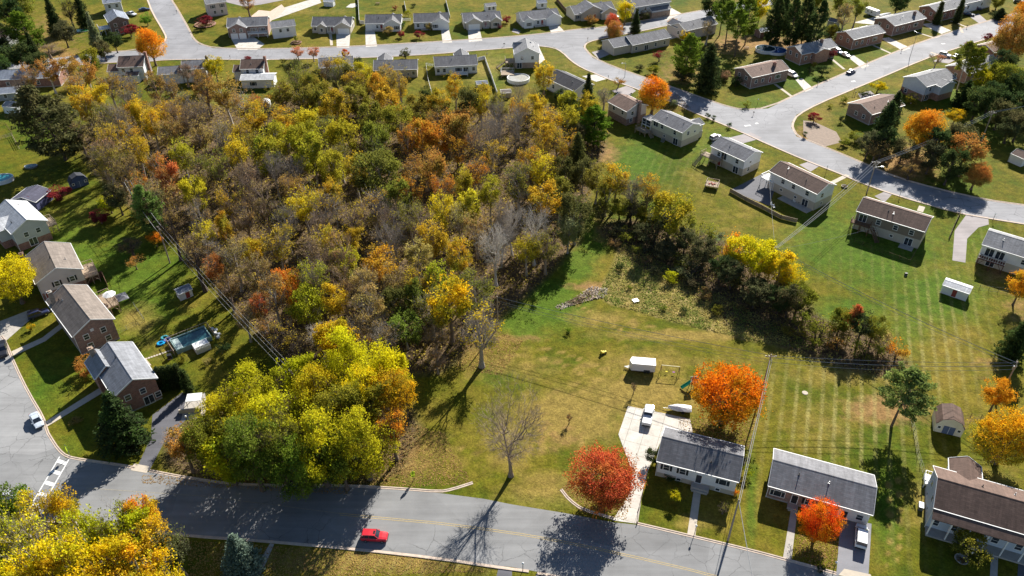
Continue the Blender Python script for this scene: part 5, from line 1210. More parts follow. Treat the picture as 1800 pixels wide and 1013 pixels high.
T('sparse','salm',550,92,3.2,6,'tan',label='right one of two salmon trees on the verge of the upper street')
T('small','red',607,93,1.7,4,'brn',label='tiny bright red tree on the lawn beside the upper street')
T('small','dol',712,92,2.6,4,'brn',label='round dark olive tree at the street side of the ramp house')
T('full','mar',435,103,1.6,2.6,'brn',label='round maroon bush at the kerb of the upper street')
T('bush','olv',519,67,1.2,2.6,'brn',label='small dark bush inside a round mulch bed near the upper street')
T('small','tan',682,53,2.4,3.6,'brn',label='tan small tree in front of the white ranch with pergola')
T('small','mar',705,59,1.9,3,'brn',label='upright crimson shrub nearest the pergola ranch')
T('small','mar',737,60,2.4,3,'brn',label='wide crimson shrub right of the upright crimson one')
T('small','tan',753,45,2.0,3.2,'brn',label='thin tan shrub against the front of the third ranch')
T('small','mar',890,32,2.2,3.4,'brn',label='crimson tree right of the twin-gabled ranch')
T('bush','mar',879,46,1.4,1.8,'brn',label='low crimson bush at the corner of the twin-gabled ranch')
T('bush','mar',694,13,1.4,2,'brn',label='small maroon bush in the back lawn beyond the pergola ranch')
T('bush','lgr',708,42,2.2,2.2,'brn',label='green bush between the second and third ranches')
T('bush','yg',717,22,1.8,3,'brn',label='yellow bush behind the gap between the second and third ranches')
T('bush','dkg',727,9,1.8,1.6,'brn',label='dark green bush in the back lawn beyond the third ranch')
T('small','rst',1041,33,3.2,4,'brn',label='round rusty shrub before the large tan house')
T('maple','red',1077,38,3.6,7,'brn',label='red-topped maple left of the dark cone-shaped tree'); T('maple','rst',1080,52,3.8,7,'brn',label='rust-brown maple below the red-topped one at the tan ranch')
T('full','yel',1100,17,4,9,'brn',label='bright yellow tree before the blue-grey house at the top')
T('spruce','dkg',1118,38,3.2,8,'dk',label='cone-shaped dark green tree behind the tan ranch',f=.45)
T('small','dol',1133,25,2.6,4,'brn',label='dark olive shrub by the drive of the blue-grey house')
T('small','org',1185,40,2.8,4.5,'brn',label='small orange tree beside the upper right street')
T('small','red',1203,51,2.4,5,'brn',label='red tree at the gable of the half hidden grey-roofed house'); T('small','yel',1203,62,2.6,4.5,'brn',label='yellow shrub below the red tree by the dark pines')
T('thin','tan',1245,50,4.5,9,'gry',label='tan bare tree hiding the grey-roofed house')
T('weep','mar',1160,97,4,4,'brn',label='maroon weeping tree on the bank below the tan ranch')
T('pineful','grn',1208,90,6.5,14,'dk',label='wide green pine above the big orange maple'); T('cedar','dkg',1247,110,6.5,14,'dk',label='darkest green evergreen right of the wide green pine')
for i, (x, y) in enumerate(((1282,35),(1300,50),(1318,30),(1272,15),(1310,12))): T('pine','grn',x,y,5,15,'brn',label=['left tall pine above the shadow-striped yellow lawn','lowest tall pine in the clump left of the playhouse','right tall pine beside the yellow-orange trees at the top','top-left tall pine of the upper clump','top-right tall pine of the upper clump'][i])
T('full','yel',1338,12,4.5,11,'brn',label='yellow-orange tree at top edge between the two pine clumps')
for i, (x, y) in enumerate(((1362,30),(1380,18),(1398,32),(1420,25),(1436,38))): T('pineful','dkg',x,y,4.6,16,'brn',label=['leftmost dark pine in the right-hand clump','second dark pine from the left in the right-hand clump','middle dark pine in the right-hand clump','fourth dark pine from the left in the right-hand clump','rightmost dark pine in the right-hand clump'][i])
T('half','tan',1485,28,4.5,11,'gry',label='grey-tan tree left of the white camper'); T('sparse','olv',1508,15,4.5,11,'gry',label='olive tree at the top edge beside the white camper'); T('full','olv',1462,52,3,6,'brn',label='olive shrub left of the orange brick house')
T('arbor','dkg',1651,24,1.7,8,'dk',label='left of two slim dark cypresses by the brick house',f=.5); T('arbor','dkg',1687,20,1.7,8.5,'dk',label='right of two slim dark cypresses by the brick house',f=.5)
T('cedar','dkg',1760,22,4,5,'dk',label='dark spreading evergreen by the top right street'); T('full','olv',1755,3,3.5,6,'dk',label='yellow-green tree at the top right edge')
T('maple','rst',1785,62,8,16,'brn',label='huge orange-brown oak at the right edge of the upper street')
T('maple','org',1800,25,4.5,11,'brn',label='orange tree cut by the top right edge')
T('small','mar',1736,65,2,4,'brn',label='red tree nearer the street end beside the huge oak'); T('small','mar',1700,79,1.6,3.4,'brn',label='red tree by the driveway left of the other red one')
T('weep','mve',1648,104,4,6,'gry',label='mauve bare tree by the white car on the right street')
T('small','yel',1545,151,3.2,4,'brn',label='bright yellow shrub above the brown-roofed corner ranch'); T('bush','olv',1484,172,1.8,2.6,'brn',label='olive bush at the street end of the corner ranch'); T('bush','olv',1460,186,1.2,1.6,'brn',label='small olive bush on the corner lawn'); T('bush','dkg',1518,162,2.4,1.6,'brn',label='low dark bush left of the bright yellow shrub')
T('small','mar',1432,206,2.6,3,'brn',label='crimson shrub on the curving corner lawn'); T('bush','dkg',1414,235,1.3,2,'brn',label='dark bush beside the crimson shrub on the corner'); T('small','olv',1505,238,2.8,3.6,'brn',label='olive shrub below the brown-roofed corner ranch'); T('small','olv',1485,248,2,2.6,'brn',label='golden-olive shrub left of the olive one'); T('bush','dkg',1480,208,1.6,2.4,'brn',label='dark shrub at the gable of the corner ranch')
T('weep','mar',1460,94,3.2,4,'brn',label='maroon tree before the brick house with the blue pool')
T('small','dkg',1447,122,3.2,4,'brn',label='dark green shrub on the lawn above the dark parked sedan'); T('bush','dkg',1425,122,2,2.4,'brn',label='dark shrub left of the lawn steps'); T('bush','olv',1433,113,1.6,2.2,'brn',label='olive shrub near the steps of the pool house')
T('cedar','dkg',1558,220,5.2,13,'dk',label='big dark cedar right of the corner ranch',f=.5); T('cedar','dkg',1575,185,3,8,'dk',label='smaller dark cedar against the corner ranch wall',f=.5)
T('maple','gmap',1628,223,7,12,'brn',label='large orange maple below the blue-white house')
T('small','olv',1604,172,2.8,3.6,'gry',label='pale olive shrub by the brick base of the blue-white house')
T('pine','olv',1700,108,5,14,'gry',label='left slender grey pine before the brick house'); T('pine','olv',1718,115,4.4,13,'gry',label='right slender grey pine before the brick house')
T('full','yg',1728,140,4,9,'brn',label='yellow tree below the slender grey pines'); T('full','olv',1775,135,6,11,'dk',label='yellow-olive tree under the huge oak'); T('full','dkg',1745,165,6,9,'dk',label='dark green tree in the shade left of the utility pole'); T('full','dkg',1790,180,6,9,'dk',label='dark green tree at the right edge above the pole'); T('cedar','dkg',1700,160,4.4,8,'dk',label='dark cedar behind the balcony of the blue-white house')
T('full','dol',1775,225,5,7,'dk',label='dark olive tree right of the bright lawn patch'); T('small','lgr',1748,210,2.6,4,'brn',label='small lime tree at the foot of the far utility pole'); T('sparse','gold',1680,205,4,6,'brn',label='golden low tree right of the large orange maple')
T('sparse','rst',1700,265,6.5,11,'brn',label='rusty tree with green centre above the shaded street'); T('full','dkg',1675,285,5,10,'dk',label='dark green tree left of the rusty one above the street'); T('maple','rst',1718,305,4.4,7,'brn',label='brown-orange tree overhanging the shaded street'); T('full','dol',1640,270,4.5,9,'dk',label='dark olive tree behind the street pole and lamp'); T('full','dol',1590,262,4.5,7,'dk',label='dark olive tree below the large orange maple'); T('half','brn',1540,262,4.5,7,'dk',label='dark brown bare tree above the street bend'); T('half','brn',1600,300,4,5,'dk',label='dark brown thicket at the edge of the shaded street')
T('maple','gmap',1150,162,6.5,10.5,'brn',label='big round amber maple beside the curving street'); T('weep','rst',1087,144,3.4,4,'brn',label='small rusty-red tree before the mauve house'); T('bush','pgn',1186,180,1.6,2.6,'brn',label='pale grass-like bush right of the big amber maple')
T('full','olv',1150,122,3,3,'brn',label='brown-olive bank shrub beside the streetlight'); T('full','dol',1125,118,2.2,2,'brn',label='small dark bank shrub above the curving kerb'); T('full','dol',1200,130,5,4,'dk',label='shaded undergrowth tree at the foot of the green pines')
T('spruce','dkg',1033,168,4,12,'dk',label='blue-grey spruce left of the mauve house',f=.45); T('thin','gry',1062,170,4,8,'gry',label='dead grey tree between the spruce and the mauve house'); T('pineful','grn',1048,222,6.5,10,'dk',label='wide feathery green pine below the mauve house',f=.5); T('full','dkg',1000,190,4,8,'dk',label='dark green tree right of the wood top corner'); T('small','dkg',985,165,3,5,'dk',label='dark shrub against the near-black-roofed house'); T('full','dol',1010,232,4.5,8,'dk',label='dark olive tree left of the wide feathery pine')
for i, (x, y) in enumerate(((1243,205),(1253,209),(1282,222))): TB('bush','dkg',x,y+3,1.2,1.9,'brn',label=['upper of three round green balls on the street lawn','middle of three round green balls on the street lawn','lower of three round green balls on the street lawn'][i])
TB('bush','olv',1312,190,1.8,2.4,'brn',label='round olive bush at the tip of the junction lawn'); T('small','dkg',1294,140,2.6,4,'dk',label='dark bush on the gable wall of the junction brick house'); T('small','mve',1275,130,2.4,4,'brn',label='pink-brown shrub left of the junction brick house')
TB('bush','olv',1120,188,1.0,1.4,'brn',label='small bush beside the mauve house wall')
T('small','dkg',748,162,3,5,'dk',label='dark evergreen shrub on the lawn beyond the wood'); T('sparse','gold',705,165,3.2,5,'brn',label='golden shrub at the wood edge below the ramp house'); T('small','dkg',628,106,2.2,4,'dk',label='dark round bush left of the ramp house')
T('thin','mve',500,155,3.6,5,'prp',label='mauve round bare shrub beside the pale-roofed sunroom'); T('small','red',448,172,2,4,'brn',label='rusty red shrub left of the arched white shelter')
T('bush','olv',497,107,1.6,2.4,'brn',label='olive bush by the street behind the sunroom house')
# left gardens
T('small','mar',103,336,3.4,4.4,'brn',label='wide crimson tree beside the blue gambrel shed'); T('small','mar',50,353,2.4,3.6,'brn',label='crimson shrub before the navy garage'); T('small','mar',173,378,2.8,4.4,'brn',label='crimson tree alone on the left lawn below the yellow-green one'); T('small','yg',190,356,3.2,5.5,'brn',label='yellow-green tree above the lone crimson tree on the left lawn')
T('pineful','pin',265,372,4.4,13,'dk',label='bright green pine at the wood edge by the power line',f=.5); T('weep','rst',237,461,2.8,3.4,'brn',label='small rust-orange tree on the shaded left lawn'); T('thin','brn',228,432,4.2,6,'dk',label='brown bare tree above the rust-orange tree'); T('small','org',272,418,2.2,4.5,'brn',label='orange shrub under the power line pole')
T('maple','yel',18,488,6,10,'brn',label='big yellow maple cut by the left edge'); T('full','dol',205,345,4,8,'dk',label='dark olive tree beyond the bright green pine')
T('small','rst',150,640,3,4,'brn',label='rusty shrub at the far corner of the split-roof brick house'); T('spruce','dkg',210,745,6.2,11,'dk',label='large dark spruce by the curving asphalt drive',f=.4)
for i, (x, y) in enumerate(((287,686),(298,684),(309,682),(320,679),(333,690))): TB('arbor','dkg',x,y,1.15,6.2,'dk',label=['first arborvitae from the left beside the split-roof house','second arborvitae from the left beside the split-roof house','third arborvitae from the left beside the split-roof house','fourth arborvitae from the left beside the split-roof house','separate arborvitae standing at the corner of the asphalt drive'][i], group='arborvitae row beside the brick house')
TB('bush','dkg',392,622,2.2,2.6,'dk',label='dark bush at the right corner of the fenced pool'); TB('bush','olv',320,633,1.6,1.4,'brn',label='olive bush beside the stepping stones'); TB('bush','brn',137,742,1.6,.9,'brn',label='heap of brown plants on the front lawn near the silver car')
TB('small','gold',57,580,1.0,1.9,'brn',label='tiny golden sapling beside the front drive of the brick house'); TB('bush','tan',365,640,1.4,1.2,'brn',label='pale low bush below the pool deck')
T('thin','rst',308,770,3.4,4,'prp',label='rusty bare bush beside the asphalt drive end')
# centre and right foreground
TB('fan','gry',898,838,10.4,22,'prp',label='large bare pale tree beside the road with its branch shadow on the asphalt')
TB('thin','yel',848,645,6,16,'gry',label='tall thin tree with few yellow leaves on the central lawn'); TB('sparse','gold',795,605,6.2,20,'brn',label='tall leaning golden tree at the near corner of the wood')
TB('half','org',697,808,4.2,13,'brn',label='thin small tree with orange leaves right of the grove')
T('maple','red',1063,838,6.6,9,'brn',label='broad red maple at the roadside left of the concrete drive')
T('maple','mapl',1280,690,7.7,10.6,'brn',label='great orange-red maple behind the white split-level')
T('maple','rmap',1443,915,3.9,7,'brn',label='round red-orange maple before the long brick ranch')
TB('openpine','pin',1567,750,6.2,14.5,'brn',label='lone leaning pine on the striped lawn')
T('full','gmap',1757,690,3.2,7,'brn',label='amber tree under the utility pole on the right'); T('maple','gold',1775,765,6.4,10,'brn',label='large golden tree above the gabled rear wing'); T('full','gmap',1797,500,3.4,8,'brn',label='amber tree at the right edge before the balcony house'); T('cedar','dkg',1793,590,3.6,9,'dk',label='dark evergreen in deep shade at the right edge')
T('small','olv',1708,958,3.4,4.4,'brn',label='speckled olive-brown small tree before the columned porch'); TB('small','yg',1184,880,1.35,2.6,'brn',label='small lime tree in the front lawn shade of the split-level'); TB('thin','olv',1270,903,1.5,2.8,'brn',label='thin little shrub right of the front path'); T('bush','org',1293,866,.9,1.3,'brn',label='tiny orange bush at the corner of the split-level')
T('small','dkg',1150,800,1.8,3.2,'brn',label='dark shrub at the drive side of the split-level'); T('bush','dkg',1172,835,1.6,1.3,'brn',label='left dark bush under the split-level front windows'); T('bush','dkg',1190,840,1.4,1.2,'brn',label='right dark bush under the split-level front windows'); T('bush','yg',1313,826,1.4,2.2,'brn',label='yellow-green bush at the right end of the split-level')
TB('thin','rst',1000,745,1.0,2.6,'brn',label='tiny red-leaved sapling on the mown field'); TB('thin','gry',1113,693,.9,3.2,'brn',label='slim bare sapling below the white trailer')
T('spruce','blu',421,980,4.4,8,'dk',label='blue-green spruce on the near side of the road',f=.4)
TB('bush','rst',1765,930,.9,1.0,'brn',label='tiny rusty bush by the porch path'); T('bush','dkg',1445,1000,.9,1.2,'brn',label='small dark bush at the kerb below the red-orange maple')
for k_, c_, x, y, r_, h_, l in (('full','dkg',1765,110,5,11,'dark green tree under the left side of the huge oak'),('full','dkg',1790,150,5,11,'dark green tree at the right edge under the huge oak'),('full','olv',1750,130,4,10,'olive tree left of the dark tree under the huge oak'),('full','dkg',1722,175,5,10,'dark green tree between the cedar and the far utility pole'),
    ('full','dol',1760,195,5,9,'dark olive tree above the small lime tree'),('full','dol',1795,215,5,9,'dark olive tree at the right edge beside the white shed'),('full','dkg',1555,245,4,9,'dark green tree just below the big dark cedar'),('full','dol',1530,250,4,8,'dark olive tree at the inner edge of the street bend'),('full','dkg',1650,250,5,11,'dark green tree right under the large orange maple'),('full','dol',1690,245,5,11,'olive-green tree above the rusty tree by the street'),
    ('full','dkg',15,20,6,12,'dark green tree below the top left corner'),('spruce','dkg',55,80,4,11,'dark spruce below the big rounded green pine'),('full','dkg',5,60,6,10,'dark green tree against the left edge house'),('full','dol',110,55,5,9,'dark olive tree left of the green pool'),('full','dkg',200,70,3.6,7,'dark green tree at the wall of the dark brick house'),('full','dol',180,85,4,7,'dark olive tree on the bank below the slim spruce'),
    ('cedar','dkg',140,12,4,12,'shaggy dark cedar at the top edge left of the white-walled house'),('full','dkg',65,110,5,9,'dark green tree left of the dark gold-green tree'),('full','olv',1480,5,5,12,'olive tree at the top edge behind the grey-tan tree'),('full','dkg',1250,10,5,11,'dark green tree at the top edge beyond the street end'),('full','dkg',1580,3,5,9,'dark green tree at the top edge above the brick houses'),
    ('full','dkg',1370,-2,5,12,'dark green tree behind the right-hand pine clump'),('full','olv',1430,0,5,12,'olive tree at the top edge behind the right-hand pine clump')):
    T(k_, c_, x, y, r_, h_, 'dk', label=l)
# automatic labels for the wood, grove and hedgerow: kind + place + order
from collections import defaultdict
ORD = ['', 'second', 'third', 'fourth', 'fifth', 'sixth', 'seventh', 'eighth', 'ninth', 'tenth', 'eleventh', 'twelfth']
def order_labels(items):
    d = defaultdict(list)
    for x, y, nm, wh, o in items:
        if wh == 'in the wood':
            r, c = wood_area(x, y); wh = f"in the wood's {r} {c}"
        d[(nm, wh)].append((x, y, o))
    for (nm, wh), L in d.items():
        L.sort(key=lambda q: q[0]); n = len(L)
        for i, (x, y, o) in enumerate(L):
            if n == 1: s = f'{nm} {wh}'
            elif i == 0: s = f'leftmost {nm} {wh}'
            elif i == n-1: s = f'rightmost {nm} {wh}'
            elif n == 3: s = f'middle {nm} {wh}'
            else: s = f'{ORD[i]} {nm} from the left {wh}'
            o['label'] = s
            o['group'] = 'trees of the wood' if 'wood' in wh else ('grove trees above the road' if 'grove above' in wh else 'corner grove trees' if 'corner' in wh else 'hedgerow and meadow plants')
    print('auto labels', len(items))
order_labels(PLANTS)
# ---------------------------------------------------------------- undergrowth and litter (stuff)
def scatter_stuff(name, polys, n, size, hmax, cols, seed, label, up=.6, elong=1.2, keep=None):
    rg = np.random.default_rng(seed); pts = []
    wp = [[(P(x, y).x, P(x, y).y) for x, y in p] for p in polys]
    areas = []
    for p in wp:
        xs = [q[0] for q in p]; ys = [q[1] for q in p]; areas.append((min(xs), max(xs), min(ys), max(ys)))
    tot = sum((a[1]-a[0])*(a[3]-a[2]) for a in areas)
    for p, a in zip(wp, areas):
        m = int(n*(a[1]-a[0])*(a[3]-a[2])/tot*1.6)
        X = rg.uniform(a[0], a[1], m); Y = rg.uniform(a[2], a[3], m)
        k = inpoly_np(X, Y, p); pts.append(np.stack([X[k], Y[k]], 1))
    b = np.concatenate(pts); n = len(b)
    if n == 0: return
    f = np.array([noise.noise(Vector((q[0]*.25, q[1]*.25, seed)))*.5+.5+noise.noise(Vector((q[0]*.9, q[1]*.9, seed)))*.35 for q in b])
    z = np.clip(f, 0, 1)**1.3*hmax*rg.uniform(.2, 1, n)+.03
    base = np.stack([b[:, 0], b[:, 1], z], 1)
    nr = rg.normal(0, 1, (n, 3)); nr[:, 2] += up; nr /= np.linalg.norm(nr, axis=1)[:, None]
    t = rg.normal(0, 1, (n, 3)); u = np.cross(nr, t); u /= np.linalg.norm(u, axis=1)[:, None]; v = np.cross(nr, u)
    s = size*rg.uniform(.5, 1.5, (n, 1)); A, B = u*s*.5*elong, v*s*.4
    V = np.stack([base-A, base-B, base+A, base+B], 1).reshape(-1, 3); q = np.arange(n*4).reshape(n, 4)
    me = bpy.data.meshes.new(name); me.vertices.add(n*4); me.vertices.foreach_set('co', V.ravel())
    me.loops.add(n*4); me.loops.foreach_set('vertex_index', q.ravel()); me.polygons.add(n)
    me.polygons.foreach_set('loop_start', np.arange(0, n*4, 4)); me.polygons.foreach_set('loop_total', np.full(n, 4))
    me.attributes.new('rnd', 'FLOAT', 'FACE').data.foreach_set('value', np.clip(rg.normal(.5, .25, n), 0, 1).astype(np.float32))
    cl = np.clip(.5+np.array([noise.noise(Vector((q[0]*.2, q[1]*.2, seed+9))) for q in b])*1.3+rg.normal(0, .2, n), 0, 1)
    me.attributes.new('clump', 'FLOAT', 'FACE').data.foreach_set('value', cl.astype(np.float32))
    me.materials.append(M_LEAF); me.update()
    o = link(name, me, color=cols[0]); o['tint'] = list(cols[1]); tag(o, label, 'undergrowth' if 'under' in name else name.replace('_', ' '), kind='stuff')
scatter_stuff('undergrowth', [FOREST], 52000, .42, 2.0, ((.44,.34,.06), (.28,.20,.07)), 3, 'brown and olive undergrowth covering the floor of the wood')
scatter_stuff('undergrowth', [GROVE, HEDGE], 18000, .32, 1.1, ((.30,.27,.07), (.19,.14,.06)), 4, 'dark brown scrub under the grove and hedgerow')
scatter_stuff('meadow_grass', [MEADOW], 24000, .2, .45, ((.48,.40,.13), (.20,.26,.05)), 5, 'tall tan and green rough grass of the meadow strip', elong=1.8)
LEAFZ = [[(590,780),(700,740),(780,760),(830,850),(700,858),(610,850)], [(985,860),(1060,790),(1120,850),(1100,915),(1020,900)], [(250,835),(620,852),(612,870),(250,850)], [(1190,735),(1330,735),(1320,790),(1200,760)], [(820,560),(920,600),(880,660),(800,650)],
         [(1400,940),(1475,940),(1470,1000),(1395,990)], [(1090,205),(1190,165),(1215,190),(1130,215)], [(330,950),(700,975),(860,1005),(600,1013),(330,1013)]]
scatter_stuff('fallen_leaves', LEAFZ, 26000, .20, .02, ((.42,.27,.10), (.30,.19,.08)), 6, 'orange and brown fallen leaves strewn over lawns and gutter', up=3)
scatter_stuff('rock_pile', [[(975,540),(1010,525),(1040,505),(1068,508),(1066,522),(1020,533),(985,545)]], 1300, .42, .7, ((.62,.56,.50), (.30,.22,.14)), 8, 'pale rubble and dead stalks at the head of the meadow', up=1.5)
TIP = P(1,1)
# ---------------------------------------------------------------- vehicles
CARGLASS = paint((.02,.025,.035), .05, 0, 1); CHROME = paint((.55,.56,.58), .2, .9, .2)
HL = paint((.8,.82,.85), .1, 0, 1); TLM = paint((.35,.02,.02), .2, 0, 1); CBLK = paint((.012,.012,.015), .4, 0, .2)
CARS = {}
def loft(m, secs, cap=True):
    """secs: list of rings (same count)"""
    n = len(secs[0]); vs = [p for s in secs for p in s]
    fs = [(i*n+k, i*n+(k+1) % n, (i+1)*n+(k+1) % n, (i+1)*n+k) for i in range(len(secs)-1) for k in range(n)]
    if cap: fs += [tuple(range(n-1, -1, -1)), tuple(range((len(secs)-1)*n, len(secs)*n))]
    m.add(vs, fs)
def ring(x, hw, z0, z1, r=.12, crown=.03):
    return [(x, -hw+r, z0), (x, hw-r, z0), (x, hw, z0+r), (x, hw, z1-r*1.2), (x, hw-r*.9, z1-.02), (x, hw*.45, z1+crown), (x, -hw*.45, z1+crown), (x, -hw+r*.9, z1-.02), (x, -hw, z1-r*1.2), (x, -hw, z0+r)]
def car(kind, col, rear, front, label, group=None, name='car', cat='car'):
    a, b = P(*rear), P(*front); d = b-a; ang = math.atan2(d.y, d.x); c = (a+b)/2
    L, Wd, Hh, body, cab = {'suv': (4.5, .90, 1.75, [(-.5,.55,1.0,.86),(-.48,.4,1.1,.95),(-.3,.35,1.12,1),(.12,.35,1.1,1),(.3,.35,1.06,1),(.46,.38,.98,.95),(.5,.45,.8,.86)], [(-.47,1.08,.9),(-.42,1.72,.80),(.06,1.74,.80),(.2,1.06,.9)]),
        'sedan': (4.7, .88, 1.42, [(-.5,.5,.85,.82),(-.47,.35,.98,.93),(-.3,.3,1.0,1),(.1,.3,.96,1),(.3,.3,.9,.99),(.46,.32,.78,.92),(.5,.4,.66,.8)], [(-.38,.95,.86),(-.2,1.4,.72),(.06,1.42,.72),(.24,.93,.86)]),
        'pickup': (5.6, .96, 1.85, [(-.5,.6,1.1,.9),(-.49,.5,1.18,.97),(-.2,.45,1.18,1),(.15,.45,1.18,1),(.3,.45,1.14,1),(.46,.48,1.05,.95),(.5,.55,.9,.88)], [(-.08,1.15,.9),(-.06,1.8,.82),(.12,1.82,.82),(.22,1.14,.9)]),
        'van': (5.0, .97, 1.85, [(-.5,.5,1.05,.88),(-.48,.35,1.12,.96),(-.2,.32,1.14,1),(.2,.32,1.08,1),(.4,.35,.98,.97),(.5,.45,.75,.85)], [(-.48,1.08,.92),(-.44,1.8,.84),(.1,1.84,.84),(.32,1.02,.9)])}[kind]
    root = empty(name, c, ang, label=label, cat=cat, group=group)
    key = (kind, col)
    if key not in CARS:
        bm = MB(); loft(bm, [ring(x*L, Wd*w_, z0, z1) for x, z0, z1, w_ in body])
        parts = {'body': bm.mesh('body', paint(col))}
        g = MB(); loft(g, [[(x*L, -Wd*w_, z) if s == 0 else (x*L, Wd*w_, z) for s in (0, 1)]+[(x*L, Wd*w_, z-.02), (x*L, -Wd*w_, z-.02)] for x, z, w_ in cab], False) if False else None
        c4 = cab; hw = lambda i: Wd*c4[i][2]
        q = [(c4[0][0]*L, hw(0), c4[0][1]), (c4[1][0]*L, hw(1), c4[1][1]), (c4[2][0]*L, hw(2), c4[2][1]), (c4[3][0]*L, hw(3), c4[3][1])]
        vs = [(x, -y, z) for x, y, z in q]+[(x, y, z) for x, y, z in q]
        g = MB(); g.add(vs, [(0,1,5,4),(1,2,6,5),(2,3,7,6),(3,2,1,0),(4,5,6,7),(0,4,7,3)])
        parts['window'] = g.mesh('windows', CARGLASS)
        r = MB(); x0, y0, z0 = q[1]; x1, y1, z1 = q[2]
        loft(r, [[(x0-.03, -y0-.01, z0-.04), (x0-.03, y0+.01, z0-.04), (x0-.03, y0-.05, z0+.03), (x0-.03, -y0+.05, z0+.03)], [((x0+x1)/2, -y0-.015, z0-.05), ((x0+x1)/2, y0+.015, z0-.05), ((x0+x1)/2, y0-.06, z0+.07), ((x0+x1)/2, -y0+.06, z0+.07)], [(x1+.03, -y1-.01, z1-.06), (x1+.03, y1+.01, z1-.06), (x1+.03, y1-.05, z1+.02), (x1+.03, -y1+.05, z1+.02)]])
        for s in (-1, 1):       # pillars
            for i, j in ((0, 1), (2, 3)):
                r.beam((q[i][0], s*q[i][1], q[i][2]), (q[j][0], s*q[j][1], q[j][2]), .07, .05)
            mx = (q[1][0]*.5+q[2][0]*.5); r.beam((mx, s*(y0+.005), z0-.03), (mx, s*(q[0][1]+.005), q[0][2]), .08, .04)
            if kind in ('suv', 'van'): mx2 = q[1][0]*.85+q[2][0]*.15; r.beam((mx2, s*(y0+.005), z0-.03), (mx2, s*(q[0][1]+.005), q[0][2]), .08, .04)
        parts['roof'] = r.mesh('roof', paint(col))
        if kind == 'pickup':
            bd = MB(); bd.box(-.485*L, -.1*L, -Wd*.84, Wd*.84, 1.17, 1.235); parts['bed'] = bd.mesh('bed', CBLK if col != (.62,.64,.66) else paint((.75,.76,.77), .5))
        if kind == 'suv' and col[0] > .4 and col[1] < .1:
            sr = MB(); sr.box(-.02*L, .05*L, -.3, .3, z0+.07, z0+.085); parts['sunroof'] = sr.mesh('sunroof', CARGLASS)
        bp = MB(); bp.beam((0, -Wd*.82, .5), (0, Wd*.82, .5), .14, .2)
        parts['bumper'] = bp.mesh('bumper', CBLK)
        wh = MB(); wh.tube((0, -.11, 0), (0, .11, 0), .34, .34, 16); parts['wheel'] = wh.mesh('wheel', RUBBER)
        rm = MB(); rm.tube((0, -.125, 0), (0, .125, 0), .2, .2, 10); parts['rim'] = rm.mesh('rim', CHROME)
        hl = MB(); hl.box(-.06, .05, -.17, .17, -.07, .07); parts['headlight'] = hl.mesh('headlight', HL); tl = MB(); tl.box(-.04, .05, -.12, .12, -.12, .12); parts['taillight'] = tl.mesh('taillight', TLM)
        mi = MB(); mi.box(-.07, .07, -.1, .1, -.06, .08); parts['mirror'] = mi.mesh('mirror', paint(col))
        CARS[key] = (parts, L, Wd, q)
    parts, L, Wd, q = CARS[key]
    for k in ('body', 'window', 'roof', 'bed', 'sunroof'):
        if k in parts: link({'window': 'windows'}.get(k, k), parts[k], root)
    for sx in (-.31, .31):
        for s in (-1, 1):
            w_ = link('wheel', parts['wheel'], root, (sx*L, s*(Wd-.1), .34)); link('rim', parts['rim'], w_)
    for s in (-1, 1):
        link('bumper', parts['bumper'], root, (s*L*.5, 0, 0)); link('headlight', parts['headlight'], root, (L*.485, s*Wd*.66, .74)); link('taillight', parts['taillight'], root, (-L*.49, s*Wd*.72, .85)); link('mirror', parts['mirror'], root, (q[3][0]-.25, s*(Wd+.06), q[3][2]+.05))
    return root
RED, SIL, DBL, WHC, BLK = (.55,.015,.03), (.52,.58,.66), (.02,.03,.09), (.78,.79,.80), (.02,.02,.024)
car('suv', RED, (637,946), (681,948), 'red four-wheel-drive car with dark sunroof driving along the main road')
car('sedan', SIL, (59,729), (74,757), 'silver sedan parked at the kerb of the left street')
car('pickup', BLK, (4,603), (8,634), 'dark pickup parked at the left edge of the photo', cat='pickup', name='pickup_truck')
car('pickup', (.62,.64,.66), (1135,753), (1142,716), 'silver pickup with pale open bed on the bright concrete pad', cat='pickup', name='pickup_truck')
car('suv', DBL, (50,562), (88,549), 'dark blue car in the shaded drive left of the tan-roofed brick house')
car('suv', BLK, (506,853), (551,858), 'black car parked in deep shade below the grove')
car('sedan', (.45,.46,.5), (2,876), (38,872), 'pale car half hidden by the bottom left trees near the crosswalk')
car('van', WHC, (1511,966), (1513,928), 'white minivan on the asphalt drive of the long brick ranch', cat='minivan', name='minivan')
car('sedan', DBL, (1485,133), (1506,124), 'dark sedan standing on the right-hand street')
car('van', WHC, (1381,130), (1402,139), 'white van in the narrow drive of the junction brick house', cat='van', name='van')
car('suv', (.06,.25,.5), (1467,91), (1480,97), 'blue-covered car in the drive beside the maroon tree'); car('sedan', WHC, (1479,96), (1492,102), 'white sedan behind the blue-covered car')
car('sedan', DBL, (1691,26), (1714,29), 'nearer of two dark cars at the top right drives'); car('suv', DBL, (1704,16), (1727,19), 'farther of two dark cars at the top right drives'); car('suv', BLK, (1782,4), (1799,6), 'dark car at the extreme top right')
car('suv', WHC, (1650,97), (1671,102), 'white car behind the mauve bare tree'); car('sedan', DBL, (1674,104), (1688,98), 'dark blue car right of the white one behind the mauve tree')
car('suv', (.35,.37,.4), (1246,250), (1267,240), 'black and white car beside the cream house roof', ); car('pickup', WHC, (225,26), (238,29), 'white pickup in the drive of the dark brick house', cat='pickup', name='pickup_truck'); car('sedan', DBL, (245,20), (263,18), 'dark blue car at the drive mouth above the white pickup')
car('sedan', WHC, (1073,28), (1087,33), 'white sedan in the drive behind the red-topped maple'); car('sedan', WHC, (270,520), (271,521), 'x') if False else None
car('suv', DBL, (1376,8), (1392,10), 'x') if False else None
